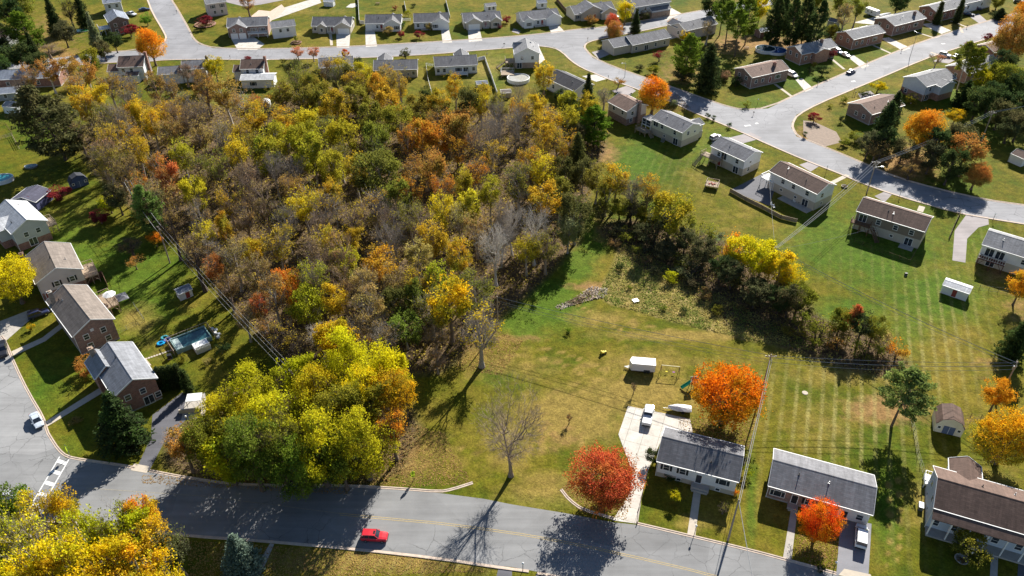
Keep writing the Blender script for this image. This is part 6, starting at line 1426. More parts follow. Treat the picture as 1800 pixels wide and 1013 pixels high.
# enclosed trailer
def trailer():
    r = empty('cargo_trailer', P(1131,655.5)+Vector((0,1,0)), R(-7), label='white enclosed cargo trailer casting a square shadow on the lawn', cat='trailer')
    m = MB(); L, W, h0, h1 = 2.45, 1.1, .45, 2.45
    prof = [(-L, -W), (L, -W), (L, W), (-L, W), (-L-.5, .0)]
    m.prism(prof, h0, h1); m.obj('body', speckle('white_sheet_metal', (.82,.82,.82), .03, 1, .4), r)
    t = MB(); t.box(-L-.02, L+.02, -W-.03, -W, h1-.1, h1); t.box(-L, L, -W-.03, -W, h0, h0+.08); t.box(L, L+.03, -W, W, h0, h1); t.obj('trim', METAL, r)
    f = MB(); f.box(.1, 1.4, -W-.08, -W-.02, .55, .9); f.obj('fender', BLACK, r)
    for s in (-1, 1):
        for x in (.4, 1.1):
            w_ = MB().tube((x, s*(W+.02), .33), (x, s*(W-.2), .33), .33, .33, 14).obj('wheel', RUBBER, r)
    n = MB(); n.beam((-L-.4, 0, .42), (-L-1.5, 0, .42), .1); n.beam((-L, .7, .42), (-L-1.3, 0, .42), .08); n.beam((-L, -.7, .42), (-L-1.3, 0, .42), .08); n.tube((-L-1.3, 0, 0), (-L-1.3, 0, .7), .05, .05); n.obj('hitch', METAL, r)
trailer()
def carport():
    r = empty('carport', P(338,722), R(8), label='low white-roofed carport with L-shaped wall at the end of the asphalt drive', cat='carport')
    MB().box(-.9, 2.0, .4, 2.6, 2.1, 2.25).obj('roof', WHITE, r)
    for x in (-.8, 1.9):
        for y in (.5, 2.5): MB().beam((x, y, 0), (x, y, 2.1), .12).obj('post', WHITE, r)
    m = MB(); m.box(-2.4, 2.2, -.6, -.3, 0, 1.0); m.box(2.2, 2.5, -2.6, -.3, 0, 1.0); m.obj('wall', CONC, r)
carport()
def swing():
    c = P(1177,657); r = empty('swing_set', c, R(-8), label='swing set with yellow and purple seats beside the white trailer', cat='swing set')
    m = MB()
    m.beam((-1.9, 0, 2.2), (1.9, 0, 2.2), .1); m.obj('crossbar', speckle('cream_pole', (.7,.65,.45), .1, 2), r)
    for s in (-1, 1):
        l = MB(); l.beam((s*1.9, 0, 2.2), (s*1.9, -1.0, 0), .08); l.beam((s*1.9, 0, 2.2), (s*1.9, 1.0, 0), .08); l.beam((s*1.9, -.6, 1), (s*1.9, .6, 1), .06); l.obj('leg', DKWOOD, r)
    for x, c_ in ((-.7, (.7,.6,.05)), (.8, (.35,.12,.4))):
        q = MB(); q.box(x-.25, x+.25, -.12, .12, .5, .56); s_ = q.obj('seat', speckle('plastic_seat', c_, .05, 2), r)
        k = MB(); k.beam((x-.22, 0, .55), (x-.22, 0, 2.2), .02); k.beam((x+.22, 0, .55), (x+.22, 0, 2.2), .02); k.obj('chain', METAL, s_)
swing()
def playset():
    c = P(1215,680); r = empty('play_slide', c, R(10), label='green plastic slide with grey climbing frame beside the orange-red maple', cat='slide')
    gm = speckle('green_plastic', (.02,.35,.2), .08, 2, .4)
    m = MB(); m.beam((-.2, 0, 1.5), (-2.3, -.2, .2), .75, .08); m.beam((-.2, .36, 1.62), (-2.3, .16, .32), .06, .2); m.beam((-.2, -.36, 1.62), (-2.3, -.56, .32), .06, .2); m.obj('slide', gm, r)
    f = MB()
    for x in (-.2, 1.0):
        for y in (-.5, .5): f.beam((x, y, 0), (x, y, 2.3), .1)
    f.box(-.3, 1.1, -.6, .6, 1.4, 1.5); f.obj('frame', DKWOOD, r)
    k = MB(); k.add([(-.4,-.7,2.2),(1.2,-.7,2.2),(1.2,0,2.8),(-.4,0,2.8),(1.2,.7,2.2),(-.4,.7,2.2)], [(0,1,2,3),(3,2,4,5)]); k.obj('canopy', METAL, r)
playset()
def toy():
    r = empty('ride_on_toy', P(1060,622), R(30), label='small yellow and white ride-on toy on the mown lawn', cat='toy')
    y = speckle('yellow_plastic', (.75,.6,.05), .05, 2, .4)
    m = MB(); m.box(-.5, .3, -.28, .28, .25, .6); m.box(-.5, -.3, -.25, .25, .6, .95); m.box(.2, .8, -.2, .2, .3, .5); m.obj('body', y, r)
    for x in (-.35, .55):
        for s in (-1, 1): MB().tube((x, s*.35, .22), (x, s*.25, .22), .22, .22, 10).obj('wheel', RUBBER, r)
    MB().beam((.35, 0, .5), (.2, 0, .9), .06).obj('handlebar', WHITE, r)
toy()
def boat(label, c, ang, L=4.6, col=(.72,.72,.72)):
    r = empty('covered_boat', c, ang, label=label, cat='boat')
    m = MB(); secs = []
    for t, w_, z1 in ((0,.9,1.1),(.3,1.0,1.25),(.6,.95,1.35),(.85,.6,1.3),(1,.06,1.15)):
        x = (t-.5)*L; secs.append([(x,-w_*.7,.4),(x,w_*.7,.4),(x,w_,.85),(x,w_*.3,z1),(x,-w_*.3,z1),(x,-w_,.85)])
    loft(m, secs); m.obj('cover', speckle('canvas_cover', col, .08, 1.5, .7), r)
    t = MB(); t.beam((-L*.45, .6, .35), (L*.5, 0, .35), .08); t.beam((-L*.45, -.6, .35), (L*.5, 0, .35), .08); t.beam((L*.5, 0, .35), (L*.5+.9, 0, .35), .08); t.obj('trailer_frame', METAL, r)
    for s in (-1, 1): MB().tube((-L*.15, s*.95, .3), (-L*.15, s*.75, .3), .3, .3, 12).obj('wheel', RUBBER, r)
boat('white covered boat on its trailer above the concrete pad', P(1194,722), R(172))
boat('long white covered boat beside the white camper', P(1555,29), R(20), 6.5)
def camper():
    r = empty('camper', P(1532,28), R(-62), label='white camper parked behind the dark brick house', cat='camper')
    m = MB(); m.yprism([(-3.2,.6),(2.6,.6),(3.2,1.4),(2.8,3.0),(-3.2,3.0)], -1.15, 1.15); m.obj('body', WHITE, r)
    for x in (-1.6, .4): o = link('window', win_mesh(.7, .6, 'o')[0], r, (x, -1.16, 1.6)); link('pane', win_mesh(.7, .6, 'o')[1], o)
    for s in (-1, 1): MB().tube((-.4, s*1.16, .38), (-.4, s*.9, .38), .38, .38, 12).obj('wheel', RUBBER, r)
camper()
# ---------------------------------------------------------------- pools
def watermat(c):
    n = NT('pool_water'); b = n.bsdf(n.ramp(n.noise(n.coord(), 1.2, 3), [(.3, [q*.7 for q in c]), (.7, c)]), .06, 0, .6, n.noise(n.coord(), 3, 3), .2, .03); return n.m
W1, W2, W3 = watermat((.05,.33,.36)), watermat((.02,.06,.08)), watermat((.03,.09,.3))
def round_pool(label, c, rx, ry, ang, h, wat, wallm=None, full=.85, cat='pool'):
    r = empty('swimming_pool', c, ang, label=label, cat=cat)
    m = MB(); n = 28; vs = []
    for k in range(n):
        t = 2*math.pi*k/n; cx, cy = math.cos(t), math.sin(t)
        for q, z in ((0, 0), (0, h), (-.14, h+.04), (-.22, h), (-.22, .1)): vs.append(((rx+q)*cx, (ry+q)*cy, z))
    m.add(vs, [(k*5+i, ((k+1) % n)*5+i, ((k+1) % n)*5+i+1, k*5+i+1) for k in range(n) for i in range(4)]); m.obj('pool_wall', wallm or WHITE, r)
    w_ = MB(); w_.lathe([(1, .08), (1, h*full)], (0, 0, 0), 28, rx-.2, ry-.2); w_.obj('water', wat, r)
    return r
round_pool('oval above-ground pool with turquoise water at the left edge', P(2,319), 3.6, 2.6, R(20), 1.2, W1)
round_pool('small oval trampoline-like covered pool on the left lawn', P(55,294), 1.9, 1.3, R(10), .5, W2, METAL)
pr = round_pool('round white-walled pool with deck below the tall grey-roofed house', P(911,142), 4.2, 4.0, 0, 1.3, watermat((.5,.48,.42)))
deck_part(pr, -6.5, -1.5, 2.2, 6.5, 1.3, LTWOOD, WHITE, 'LB')
round_pool('white-walled round pool at the foot of the shaded pine lawn', P(1345,90), 4.0, 3.8, 0, 1.3, W2)
round_pool('round pool with bright blue cover beside the brick pool house', P(1364,92), 4.2, 4.0, 0, 1.0, W3)
round_pool('small kidney-like green pool among the top left trees', P(138,55), 4.6, 1.9, R(5), .3, watermat((.03,.35,.12)), CONC2)
def rect_pool():
    c = P(337,601); r = empty('swimming_pool', c, R(38), label='rectangular fenced pool with teal water and white slatted deck', cat='pool')
    L, W, h = 3.9, 2.35, 1.2
    m = MB()
    for a in ((-L, L, -W, -W+.2), (-L, L, W-.2, W), (-L, -L+.2, -W+.2, W-.2), (L-.2, L, -W+.2, W-.2)): m.box(*a, 0, h)
    m.obj('pool_wall', speckle('teal_liner', (.25,.38,.36), .15, 1.5), r)
    w_ = MB(); w_.box(-L+.2, L-.2, -W+.2, W-.2, .1, h*.75); w_.obj('water', watermat((.03,.10,.12)), r)
    st = MB(); st.box(-L+.3, -L+1.6, -W+.3, W-.3, h*.7, h*.85); st.obj('pool_steps', speckle('pale_liner', (.45,.55,.53), .1, 2), r)
    k = MB(); x0 = L+.05
    k.box(-.6, 2.6, -W-2.7, -W-.05, 0, 1.25); dk = k.obj('deck', speckle('white_vinyl', (.78,.79,.80), .05, 1.5), r)
    s = MB()
    for i in range(11): s.box(-.6+i*.29, -.36+i*.29, -W-2.78, -W-2.71, .05, 2.0)
    s.obj('slat_screen', WHITE, dk)
    f = MB(); rail(f, -L-.6, W+.5, L+.8, W+.5, 0, 1.5, .6); rail(f, L+.8, W+.5, L+.8, -W-.4, 0, 1.5, .6); rail(f, -L-.6, W+.5, -L-.6, -W-.2, 0, 1.5, .6); f.obj('fence', LTWOOD, r)
    b = MB(); 
    for i in range(5): b.lathe([(.3,0),(.45,.2),(.35,.5)], (L+1.3+.5*(i % 2), -W+1.1*i*.8, 0), 8)
    b.obj('bagged_supplies', WHITE, r)
rect_pool()
for lbl, x, y, c_ in (('blue inflatable float beside the fenced pool', 283, 605, (.02,.35,.7)), ('purple and blue pool float nearest the pool corner', 295, 599, (.2,.2,.5)), ('pale teal float above the blue inflatable float', 290, 595, (.1,.45,.5))):
    r = empty('pool_float', P(x, y), R(20), label=lbl, cat='pool float'); m = MB()
    n, k_ = 14, 6
    vs = [((.55+.22*math.cos(b_))*math.cos(a_)*1.2, (.55+.22*math.cos(b_))*math.sin(a_), .22+.22*math.sin(b_)) for a_ in [2*math.pi*i/n for i in range(n)] for b_ in [2*math.pi*j/k_ for j in range(k_)]]
    m.add(vs, [(i*k_+j, ((i+1) % n)*k_+j, ((i+1) % n)*k_+(j+1) % k_, i*k_+(j+1) % k_) for i in range(n) for j in range(k_)]); m.obj('ring', speckle('float_vinyl', c_, .05, 2, .3), r)
# gazebo by brick house deck
def canopy(label, c, ang, s=1.6, col=(.2,.2,.22)):
    r = empty('canopy', c, ang, label=label, cat='canopy')
    for x in (-s, s):
        for y in (-s, s): MB().beam((x*.95, y*.95, 0), (x*.95, y*.95, 2.2), .08).obj('post', DKWOOD, r)
    m = MB(); m.add([(-s,-s,2.2),(s,-s,2.2),(s,s,2.2),(-s,s,2.2),(0,0,3.0)], [(0,1,4),(1,2,4),(2,3,4),(3,0,4),(3,2,1,0)]); m.obj('roof', speckle('canopy_fabric', col, .1, 2), r)
canopy('dark-roofed garden canopy beside the deck of the tan-roofed brick house', P(216,536), R(38))
def umbrella(label, c):
    r = empty('patio_umbrella', c, 0, label=label, cat='umbrella')
    MB().tube((0,0,0), (0,0,4.6), .04, .04).obj('pole', METAL, r)
    m = MB(); n = 8; vs = [(1.5*math.cos(2*math.pi*k/n), 1.5*math.sin(2*math.pi*k/n), 4.2) for k in range(n)]+[(0,0,4.8)]; m.add(vs, [(k, (k+1) % n, n) for k in range(n)]+[tuple(range(n-1,-1,-1))]); m.obj('shade', WHITE, r)
umbrella('white patio umbrella on the deck of the tan-roofed brick house', P(193,538)+Vector((1.5,-1,0)))
# raised play pen with red toys
def pen():
    r = empty('raised_garden_bed', P(1251,330), R(-22), label='raised wooden platform with railing and red items on the right lawn', cat='platform')
    m = MB(); m.box(-1.9, 1.9, -1.6, 1.6, 1.0, 1.2)
    for x in (-1.7, 1.7):
        for y in (-1.4, 1.4): m.beam((x, y, 0), (x, y, 2.2), .14)
    m.obj('platform', LTWOOD, r)
    f = MB()
    for a in ((-1.7,-1.4,1.7,-1.4),(-1.7,1.4,1.7,1.4),(-1.7,-1.4,-1.7,1.4),(1.7,-1.4,1.7,1.4)): rail(f, *a, 1.2, 1.0, .5)
    f.obj('railing', LTWOOD, r)
    b = MB()
    for i in range(4): b.box(-1+i*.5, -.65+i*.5, -.5+(i % 2)*.5, -.1+(i % 2)*.5, 1.2, 1.5)
    b.obj('red_seat', speckle('red_plastic', (.5,.04,.04), .1, 2), r)
pen()
# ---------------------------------------------------------------- fences, walls
def fence(name, px, h, mat, style, label, step=2.2, z=0):
    pts = [P(*q) for q in px]; c = sum(pts, Vector())/len(pts); r = empty(name, c, 0, label=label, cat='fence')
    posts, body = MB(), MB()
    for a, b in zip(pts, pts[1:]):
        a, b = a-c, b-c; L = (b-a).length; n = max(1, round(L/step)); d = (b-a)/n
        for i in range(n+1): q = a+d*i; posts.beam((q.x, q.y, 0), (q.x, q.y, h+.08), .06 if style == 'wire' else .12)
        if style == 'panel':
            for i in range(n):
                s, e = a+d*i, a+d*(i+1); body.beam((s.x, s.y, h/2), (e.x, e.y, h/2), .05, h*.92)
                body.beam((s.x, s.y, h), (e.x, e.y, h), .09, .08)
        elif style == 'rail':
            for z_ in (.35, .75, 1.15):
                if z_ < h+.05: body.beam((a.x, a.y, z_), (b.x, b.y, z_), .05, .12)
        elif style == 'wire':
            for z_ in (.1, h*.5, h): body.beam((a.x, a.y, z_), (b.x, b.y, z_), .02, .025)
        elif style == 'picket':
            for z_ in (.3, h*.8): body.beam((a.x, a.y, z_), (b.x, b.y, z_), .05, .08)
            m = max(1, int(L/.22)); dd = (b-a)/m
            for i in range(m): q = a+dd*i; body.beam((q.x, q.y, .05), (q.x, q.y, h), .1, .03)
    posts.obj('posts', mat, r); body.obj({'panel': 'panels', 'rail': 'rails', 'wire': 'wires', 'picket': 'pickets'}[style], mat, r)
VIN = speckle('white_vinyl_fence', (.74,.74,.72), .08, 1.5, .5)
fence('fence', [(629,-8),(632,42),(640,43)], 1.5, VIN, 'panel', 'white panel fence left of the pergola ranch')
fence('fence', [(706,37),(722,37)], 1.2, VIN, 'picket', 'short white picket fence between the pergola ranch and the third ranch')
fence('fence', [(711,8),(714,22)], 1.4, VIN, 'panel', 'short white fence behind the yellow bush')
fence('fence', [(784,5),(791,32)], 1.4, VIN, 'panel', 'white panel fence right of the third ranch')
fence('fence', [(762,118),(749,116),(752,140),(759,166)], 1.3, VIN, 'rail', 'white rail fence on the left of the white ranch lawn')
fence('fence', [(840,108),(852,105),(864,138),(874,168)], 1.5, VIN, 'panel', 'white panel fence right of the white ranch lawn')
fence('fence', [(975,118),(972,140),(948,152),(905,166),(880,178)], 1.1, LTWOOD, 'wire', 'dark wire fence curving round the round pool lawn')
fence('fence', [(978,2),(998,26),(1012,30)], 1.6, DKWOOD, 'panel', 'brown board fence beside the large tan house')
fence('retaining_wall', [(1283,338),(1310,353),(1340,368),(1372,385),(1400,392)], 1.2, LTWOOD, 'panel', 'timber retaining wall with fence below the asphalt drive')
fence('fence', [(1502,425),(1545,443),(1598,463),(1625,415)], 1.0, DKWOOD, 'wire', 'dark low fence round the shaded yard below the deck')
fence('fence', [(1668,419),(1676,400),(1687,376)], 1.2, LTWOOD, 'picket', 'weathered wooden fence climbing to the street right of the brown-roofed house')
fence('fence', [(1300,845),(1319,780),(1338,715),(1346,690)], 1.1, CONC2, 'wire', 'chain-link fence between the split-level and the long brick ranch')
fence('fence', [(1690,733),(1705,735),(1723,737),(1726,748)], 1.2, DKWOOD, 'wire', 'dark mesh fence right of the barn-shaped shed')
fence('fence', [(1600,735),(1606,760),(1612,800),(1622,832)], 1.2, CONC2, 'wire', 'chain-link fence above the two-storey house beside the barn shed')
fence('fence', [(1704,508),(1770,516)], 1.4, BLACK, 'wire', 'black fence running right from the white-roofed shed')
fence('fence', [(236,538),(255,565),(240,572),(206,588)], 1.1, METAL, 'wire', 'wire fence round the yellow grass behind the brick house')
fence('fence', [(142,520),(160,497),(182,487),(190,505)], 1.8, DKWOOD, 'panel', 'brown board fence behind the tan-roofed pair of houses')
fence('fence', [(0,246),(22,240),(34,262)], 1.1, LTWOOD, 'rail', 'weathered rail fence on the left lawn below the olive conifer')
fence('fence', [(0,218),(10,220),(22,236)], .9, DKWOOD, 'wire', 'dark brush line across the upper left lawn')
fence('fence', [(1120,921),(1123,895),(1129,870),(1134,850)], .5, DKWOOD, 'rail', 'low dark edging right of the concrete drive')
fence('fence', [(1566,183),(1577,167),(1590,158)], 1.4, DKWOOD, 'panel', 'red-brown board fence between the corner ranch and the blue-white house')
# ---------------------------------------------------------------- poles and wires
WOODP = speckle('pole_wood', (.30,.25,.21), .2, 2, .9); WIRE = speckle('aluminium_wire', (.35,.35,.35), .1, 2, .5)
def pole(label, top, H_, arm=True, base=None, rz=0, lamp=False, trans=False):
    p = P(*top, H_); r = empty('utility_pole', (p.x, p.y, 0), rz, label=label, cat='utility pole')
    MB().tube((0,0,0), (0,0,H_), .19, .12, 10).obj('mast', WOODP, r)
    if arm:
        a = MB(); a.beam((-1.1, 0, H_-.6), (1.1, 0, H_-.6), .12, .14); a.beam((-.6, 0, H_-.65), (0, 0, H_-1.3), .05); a.beam((.6, 0, H_-.65), (0, 0, H_-1.3), .05); ar = a.obj('crossarm', WOODP, r)
        for x in (-1, -.4, .4, 1): MB().tube((x, 0, H_-.53), (x, 0, H_-.33), .06, .04, 8).obj('insulator', METAL, ar)
    if lamp:
        l = MB(); l.beam((0, 0, H_-2), (1.8, 0, H_-1.6), .07); l.obj('lamp_arm', METAL, r); MB().box(1.6, 2.3, -.15, .15, H_-1.72, H_-1.55).obj('lamp_head', METAL, r)
    if trans: MB().lathe([(.2,0),(.28,.08),(.28,.8),(.2,.9)], (.42, 0, H_-2.4), 14).obj('transformer', METAL, r)
    return Vector((p.x, p.y, H_))
p1 = pole('utility pole standing on the lawn beside the great orange-red maple', (1356,623), 11)
p2 = pole('utility pole at the kerb between the split-level and the brick ranch', (1299,878), 11, arm=False)
p3 = pole('utility pole with transformer at the right edge of the lawns', (1789,636), 11.5, trans=True, rz=R(60))
p4 = pole('slim utility pole at the near corner of the wood', (874,521), 9, arm=False)
p5 = pole('utility pole with street lamp beside the shaded street', (1541,283), 10.5, lamp=True, rz=R(-10))
p6 = pole('utility pole behind the bright yellow hedgerow trees', (1364,434), 10.5, arm=False)
p7 = pole('utility pole at the left wood edge by the bright green pine', (278,398), 11, rz=R(-45))
p8 = pole('utility pole buried in the left top of the grove', (512,652), 11.5, rz=R(-45))
p9 = pole('utility pole in the dark trees at far right', (1746,195), 11, rz=R(-30))
p10 = pole('utility pole at the upper end of the left wood edge', (222,316), 10.5, rz=R(-45))
def wire(label, a, b, sag=.6, r_=.035, n=14, group=None, name='power_line'):
    m = MB(); a, b = Vector(a), Vector(b); prev = a
    for i in range(1, n+1):
        t = i/n; q = a.lerp(b, t); q.z -= sag*4*t*(1-t); m.tube(prev, q, r_, r_, 4, False); prev = q
    tag(m.obj(name, WIRE), label, 'power line', group)
Z = Vector((0,0,1))
off = lambda p, dx, dy=0, dz=-.3: p+Vector((dx, dy, dz))
wire('thick cable from the maple pole to the kerb pole', p1-Z*.6, p2-Z*.3, .5, .04); wire('thin lower cable from the maple pole to the kerb pole', off(p1,.4,0,-1.2), off(p2,.3,0,-1), .8, .035)
wire('thick cable from the kerb pole toward the near side of the road', p2-Z*.3, Vector((p2.x-1.5, 55, 9.5)), .5, .05)
g = 'cables between the wood corner pole and the maple pole'
for i, (dx, dz, s, r_) in enumerate(((0,-.3,.6,.05),(.5,-1.6,.9,.035),(-.4,-2.2,1.2,.03))): wire(['thick upper','thin middle','thin lowest'][i]+' cable from the wood corner pole to the maple pole', off(p4,0,0,dz*.8), off(p1,dx,0,dz), s, r_, group=g)
for i, (dx, dz, s, r_) in enumerate(((0,-.3,.6,.04),(.8,-1.0,1.0,.055),(-.4,-2.0,1.2,.035))): wire(['upper thin','thick middle','lowest thin'][i]+' cable from the maple pole to the transformer pole', off(p1,dx,0,dz), off(p3,0,0,dz), s, r_)
for i, (dx, dz, s, r_) in enumerate(((0,-.3,1,.06),(.6,-1.0,1.3,.035))): wire(['thick','thin'][i]+' cable from the hedgerow pole down to the transformer pole', off(p6,dx,0,dz), off(p3,0,0,dz), s, r_)
for i, (dx, dz, s) in enumerate(((-1,-.4,.9),(0,-.4,1.1),(1,-.4,1.0))): wire(['left','middle','right'][i]+' cable from the street lamp pole to the hedgerow pole', off(p5,dx,0,dz), off(p6,dx*.4,0,dz), s, .045)
for i, (dx, dz, s) in enumerate(((-1,-.4,.9),(0,-.4,1.1),(1,-.4,1.0))): wire(['left','middle','right'][i]+' cable from the street lamp pole to the far right pole', off(p5,dx,0,dz), off(p9,dx,0,dz), s, .05)
for i, dx in enumerate((-1, 1)): wire(['upper','lower'][i]+' cable from the far right pole out of the right edge', off(p9,dx,0,-.4), Vector((p9.x+60, p9.y+25, 11+dx*.5)), .8, .045)
for i, (dx, dz, s) in enumerate(((-.8,-.4,.8),(.1,-.4,.9),(.9,-.5,1.0))): wire(['left','middle','right'][i]+' cable along the left wood edge toward the grove', off(p7,dx*.7,dx*.7,dz), off(p8,dx*.7,dx*.7,dz), s, .024)
for i, (dx, dz, s) in enumerate(((-.8,-.4,.8),(.8,-.5,1.0))): wire(['left','right'][i]+' cable from the upper wood edge pole to the pine pole', off(p10,dx*.7,dx*.7,dz), off(p7,dx*.7,dx*.7,dz), s, .045)
wire('service cable from the hedgerow pole to the brown-roofed deck house', off(p6,0,0,-.8), P(1548,397,5), .6, .03)
wire('service cable down from the hedgerow pole beside the walled drive', off(p6,0,0,-.8), P(1352,310,5.5), .3, .025)
# street lights
def streetlight(label, base, H_=8.5, rz=0):
    p = P(*base); r = empty('street_light', p, rz, label=label, cat='street light')
    MB().tube((0,0,0), (0,0,H_), .1, .06, 8).obj('post', METAL, r); MB().beam((0,0,H_), (1.4,0,H_+.15), .06).obj('arm', METAL, r); MB().box(1.2,1.8,-.13,.13,H_+.05,H_+.2).obj('lamp_head', WHITE, r)
streetlight('tall street light at the kerb of the right-hand street', (1599,102), 10, R(110)); streetlight('street light on the bank beside the bend', (1098,136), 5.5, R(200))
# lamp posts, mailboxes
def lamppost(label, x, y, rz=0, H_=1.9):
    r = empty('lamp_post', P(x, y), rz, label=label, cat='lamp post', group='garden lamp posts along the streets')
    MB().tube((0,0,0), (0,0,H_), .06, .05, 8).obj('post', BLACK, r); MB().lathe([(.08,0),(.17,.1),(.19,.28),(.12,.4),(.03,.46)], (0,0,H_), 12).obj('lantern', WHITE, r)
def mailbox(label, x, y, rz=0, c=BLACK):
    r = empty('mailbox', P(x, y), rz, label=label, cat='mailbox', group='mailboxes at the kerbs')
    MB().beam((0,0,0), (0,0,1.1), .1).obj('post', WOODP, r); m = MB(); m.yprism([(.13*math.cos(t*math.pi/6), 1.25+.13*math.sin(t*math.pi/6)) for t in range(7)]+[(-.13,1.1),(.13,1.1)][:2], -.28, .28); m.obj('box', c, r)
lamppost('lamp post with white lantern by the road beside the split-level path', 1221,938); lamppost('white globe lamp rising among the grove left end', 340,772, H_=6); lamppost('lamp post left of the near drive at the bottom edge', 919,1004)
lamppost('lamp post beside the street above the walled drive', 1452,303); lamppost('lamp post on the street lawn of the brown-roofed deck house', 1581,346); lamppost('lamp post before the asphalt spur at the right', 1745,388); lamppost('lamp post at the kerb near the small silver car drive', 1522,118) ; lamppost('lamp post beside the crimson tree right-hand street', 1500,166)
lamppost('lamp post on the near junction lawn edge', 1331,185); lamppost('lamp post at the front of the minivan drive', 1465,1002); lamppost('white lantern before the porch columns', 1702,985)
for i, (x, y, l) in enumerate(((1437,151,'mailbox at the drive of the junction brick house'),(1584,92,'mailbox before the orange brick house drive'),(1324,203,'mailbox on the junction below the olive bush'),(1503,168,'mailbox near the bright yellow shrub'),(1033,72,'mailbox on the island corner of the bend'),(1069,139,'mailbox beside the pale drive inside the bend'),
    (1699,50,'mailbox by the slim cypresses lawn'),(1707,77,'mailbox under the red tree by the driveway'),(886,82,'mailbox by the gravel drive on the upper street'),(856,100,'mailbox behind the white ranch at the street'),(405,104,'mailbox before the sunroom house lawn'),(311,24,'mailbox on the side street verge'),(512,82,'mailbox near the round mulch bed'),(1109,170,'dark mailbox at the mauve house drive'),(1170,30,'mailbox across from the orange tree at top'))): mailbox(l, x, y, R(i*37 % 360))
# crossing signs
FLU = speckle('fluorescent_yellow_green', (.62,.85,.02), .04, 2, .4)
def sign(label, x, y, rz, H_=2.9, s=1.0):
    r = empty('crossing_sign', P(x, y), rz, label=label, cat='sign')
    MB().beam((0,0,0), (0,0,H_), .08).obj('post', METAL, r)
    m = MB(); m.yprism([(-.42*s, H_-1.1), (.42*s, H_-1.1), (.42*s, H_-.45), (0, H_-.05), (-.42*s, H_-.45)], -.07, -.045); pn = m.obj('panel', FLU, r)
    w_ = MB(); z = H_-.95
    w_.lathe([(.01,-.0),(.07,.04),(.07,.1),(.01,.14)], (0, -.085, z+.52), 8, 1, .1)
    w_.beam((0,-.08,z+.5), (0,-.08,z+.25), .11, .012); w_.beam((0,-.08,z+.26), (.13,-.08,z), .06, .012); w_.beam((0,-.08,z+.26), (-.13,-.08,z), .06, .012); w_.beam((0,-.08,z+.45), (.14,-.08,z+.28), .045, .012); w_.beam((0,-.08,z+.45), (-.14,-.08,z+.3), .045, .012)
    w_.obj('walking_figure', BLACK, pn)
    q = MB(); q.box(-.34*s, .34*s, -.07, -.045, H_-1.65, H_-1.2); q = q.obj('arrow_plaque', FLU, r); a = MB(); a.beam((.2,-.08,H_-1.3), (-.15,-.08,H_-1.55), .06, .012); a.beam((-.15,-.08,H_-1.55), (-.15,-.08,H_-1.38), .05, .012); a.beam((-.15,-.08,H_-1.55), (.02,-.08,H_-1.55), .05, .012); a.obj('arrow', BLACK, q)
sign('fluorescent pedestrian crossing sign with solar panel at the street corner', 124,803, R(-60), 3.3, 1.1)
sign('fluorescent pedestrian sign on the sunlit verge left of the big bare tree', 727,846, R(20)); sign('fluorescent pedestrian sign in the shade below the grove', 587,846, R(20), 2.8)
# small yard things
def chair(label, c, rz, m):
    r = empty('garden_chair', c, rz, label=label, cat='chair')
    MB().box(-.3,.3,-.3,.3,.38,.44).obj('seat', m, r); MB().beam((0,.28,.44), (0,.4,1.0), .56, .05).obj('backrest', m, r)
    for x in (-.25,.25):
        for y in (-.25,.25): MB().beam((x,y,0),(x,y,.38),.05).obj('leg', m, r)
chair('white garden chair on the patio below the white two-storey house', P(1396,356), R(40), WHITE); chair('dark garden chair beside the patio door of the white two-storey house', P(1405,358), R(-30), BLACK)
for i, (x, y) in enumerate(((1356,362),(1360,366))): chair(['left white lounge chair on the corner of the asphalt drive','right white lounge chair on the corner of the asphalt drive'][i], P(x,y), R(20), WHITE)
def planter(label, x, y, s=.6, c=None, veg=True):
    r = empty('planter', P(x, y), 0, label=label, cat='planter'); MB().lathe([(s*.6,0),(s,.35),(s,.42),(s*.85,.42),(s*.8,.3)], (0,0,0), 16).obj('pot', c or CONC2, r)
    if veg:
        tm, cm, H0, R0 = TREES['bush'][0]; o = link('foliage', cm, r, (0,0,.25)); o.scale = (s/R0,)*2+(.25,); o.color = (.2,.12,.05,1); o['tint'] = [.1,.1,.04]
planter('round brick flower bed on the lawn by the white two-storey house', 1484,329, .9); planter('round mulch bed with brick edge under the small dark street bush', 521,76, 2.2, speckle('red_brick_edging', (.36,.2,.15), .2, 3)); planter('circular brick edging round the crimson dome tree', 361,44, 4.6, speckle('red_brick_edging', (.36,.2,.15), .2, 3)); planter('round planter on the shaded front lawn of the porch house', 1689,985, 1.1, CONC2)
def cabinet(label, x, y, rz, w_=.5, h=.9, m=None):
    r = empty('utility_cabinet', P(x, y), rz, label=label, cat='cabinet'); MB().box(-w_,w_,-w_*.8,w_*.8,.05,h).obj('box', m or METAL, r); MB().box(-w_*1.06,w_*1.06,-w_*.88,w_*.88,h,h+.06).obj('lid', m or METAL, r); MB().box(-w_*1.1,w_*1.1,-w_,w_,0,.05).obj('base', CONC2, r)
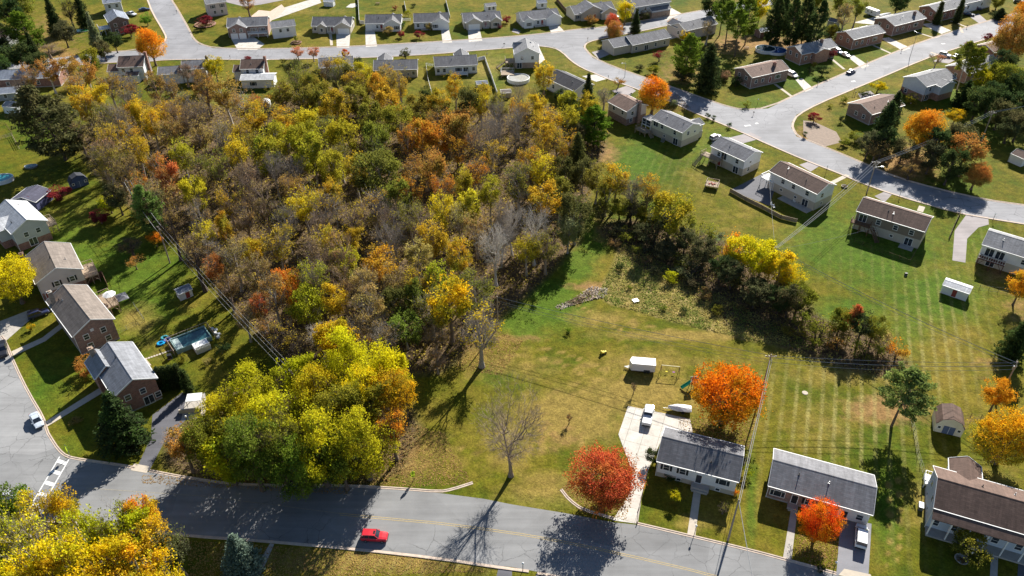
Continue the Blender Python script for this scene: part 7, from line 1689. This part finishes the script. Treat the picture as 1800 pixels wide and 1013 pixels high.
cabinet('dark trash bin on the lawn between brick house and pool', 299,630, R(20), .45, 1.0, BLACK); cabinet('grey heat pump at the wall of the cream house', 1165,249, R(-40)); cabinet('white heat pump beside the gable of the pergola ranch', 708,45, 0); cabinet('dark trash bin at the mauve house drive', 1107,171, 0, .4, 1.0, BLACK)
cabinet('small dark box on the lawn below the shaded yard', 1592,484, 0, .3, .6, BLACK)
def table(label, c, rz):
    r = empty('picnic_table', c, rz, label=label, cat='table'); MB().box(-.9,.9,-.4,.4,.7,.76).obj('tabletop', DKWOOD, r)
    for s in (-1,1): MB().box(-.9,.9,s*.75-.14,s*.75+.14,.42,.47).obj('bench', DKWOOD, r); MB().beam((s*.7,-.7,0),(s*.7,.0,.7),.08).obj('leg', DKWOOD, r); MB().beam((s*.7,.7,0),(s*.7,.0,.7),.08).obj('leg', DKWOOD, r)
table('dark picnic table on the lawn at the upper wood edge', P(466,199), R(15)); table('wooden bench table on the lawn behind the pergola ranch', P(664,8), R(5)); table('dark picnic table in the pine lawn', P(1312,86), R(5))
def well():
    r = empty('manhole_cover', P(1415,691), 0, label='pale round manhole cover on the striped lawn', cat='manhole'); MB().lathe([(.6,0),(.6,.06),(.5,.1)], (0,0,0), 18).obj('lid', CONC, r)
well()
r_ = empty('debris_board', P(1117,530), R(20), label='small grey board lying in the rough meadow', cat='board'); MB().box(-.7,.7,-.6,.6,.3,.36).obj('board', METAL, r_); MB().beam((-.6,-.5,0),(-.6,-.5,.3),.08).obj('support', METAL, r_)
# gravel bed with landscaping
sheet('gravel_bed', [(440,30),(455,18),(475,20),(488,12),(495,8),(502,16),(492,26),(478,36),(468,46),(455,48),(445,45)], .03, speckle('tan_gravel', (.55,.42,.33), .25, 1.2)); sheet('mulch_bed', [(1412,212),(1430,214),(1470,232),(1480,250),(1450,258),(1425,250),(1412,236)], .026, speckle('brown_mulch', (.20,.14,.10), .3, 1.2))
sheet('gravel_bed', [(616,7),(624,6),(628,11),(620,14),(608,13)], .03, speckle('pale_gravel', (.5,.48,.44), .2, 1.2))
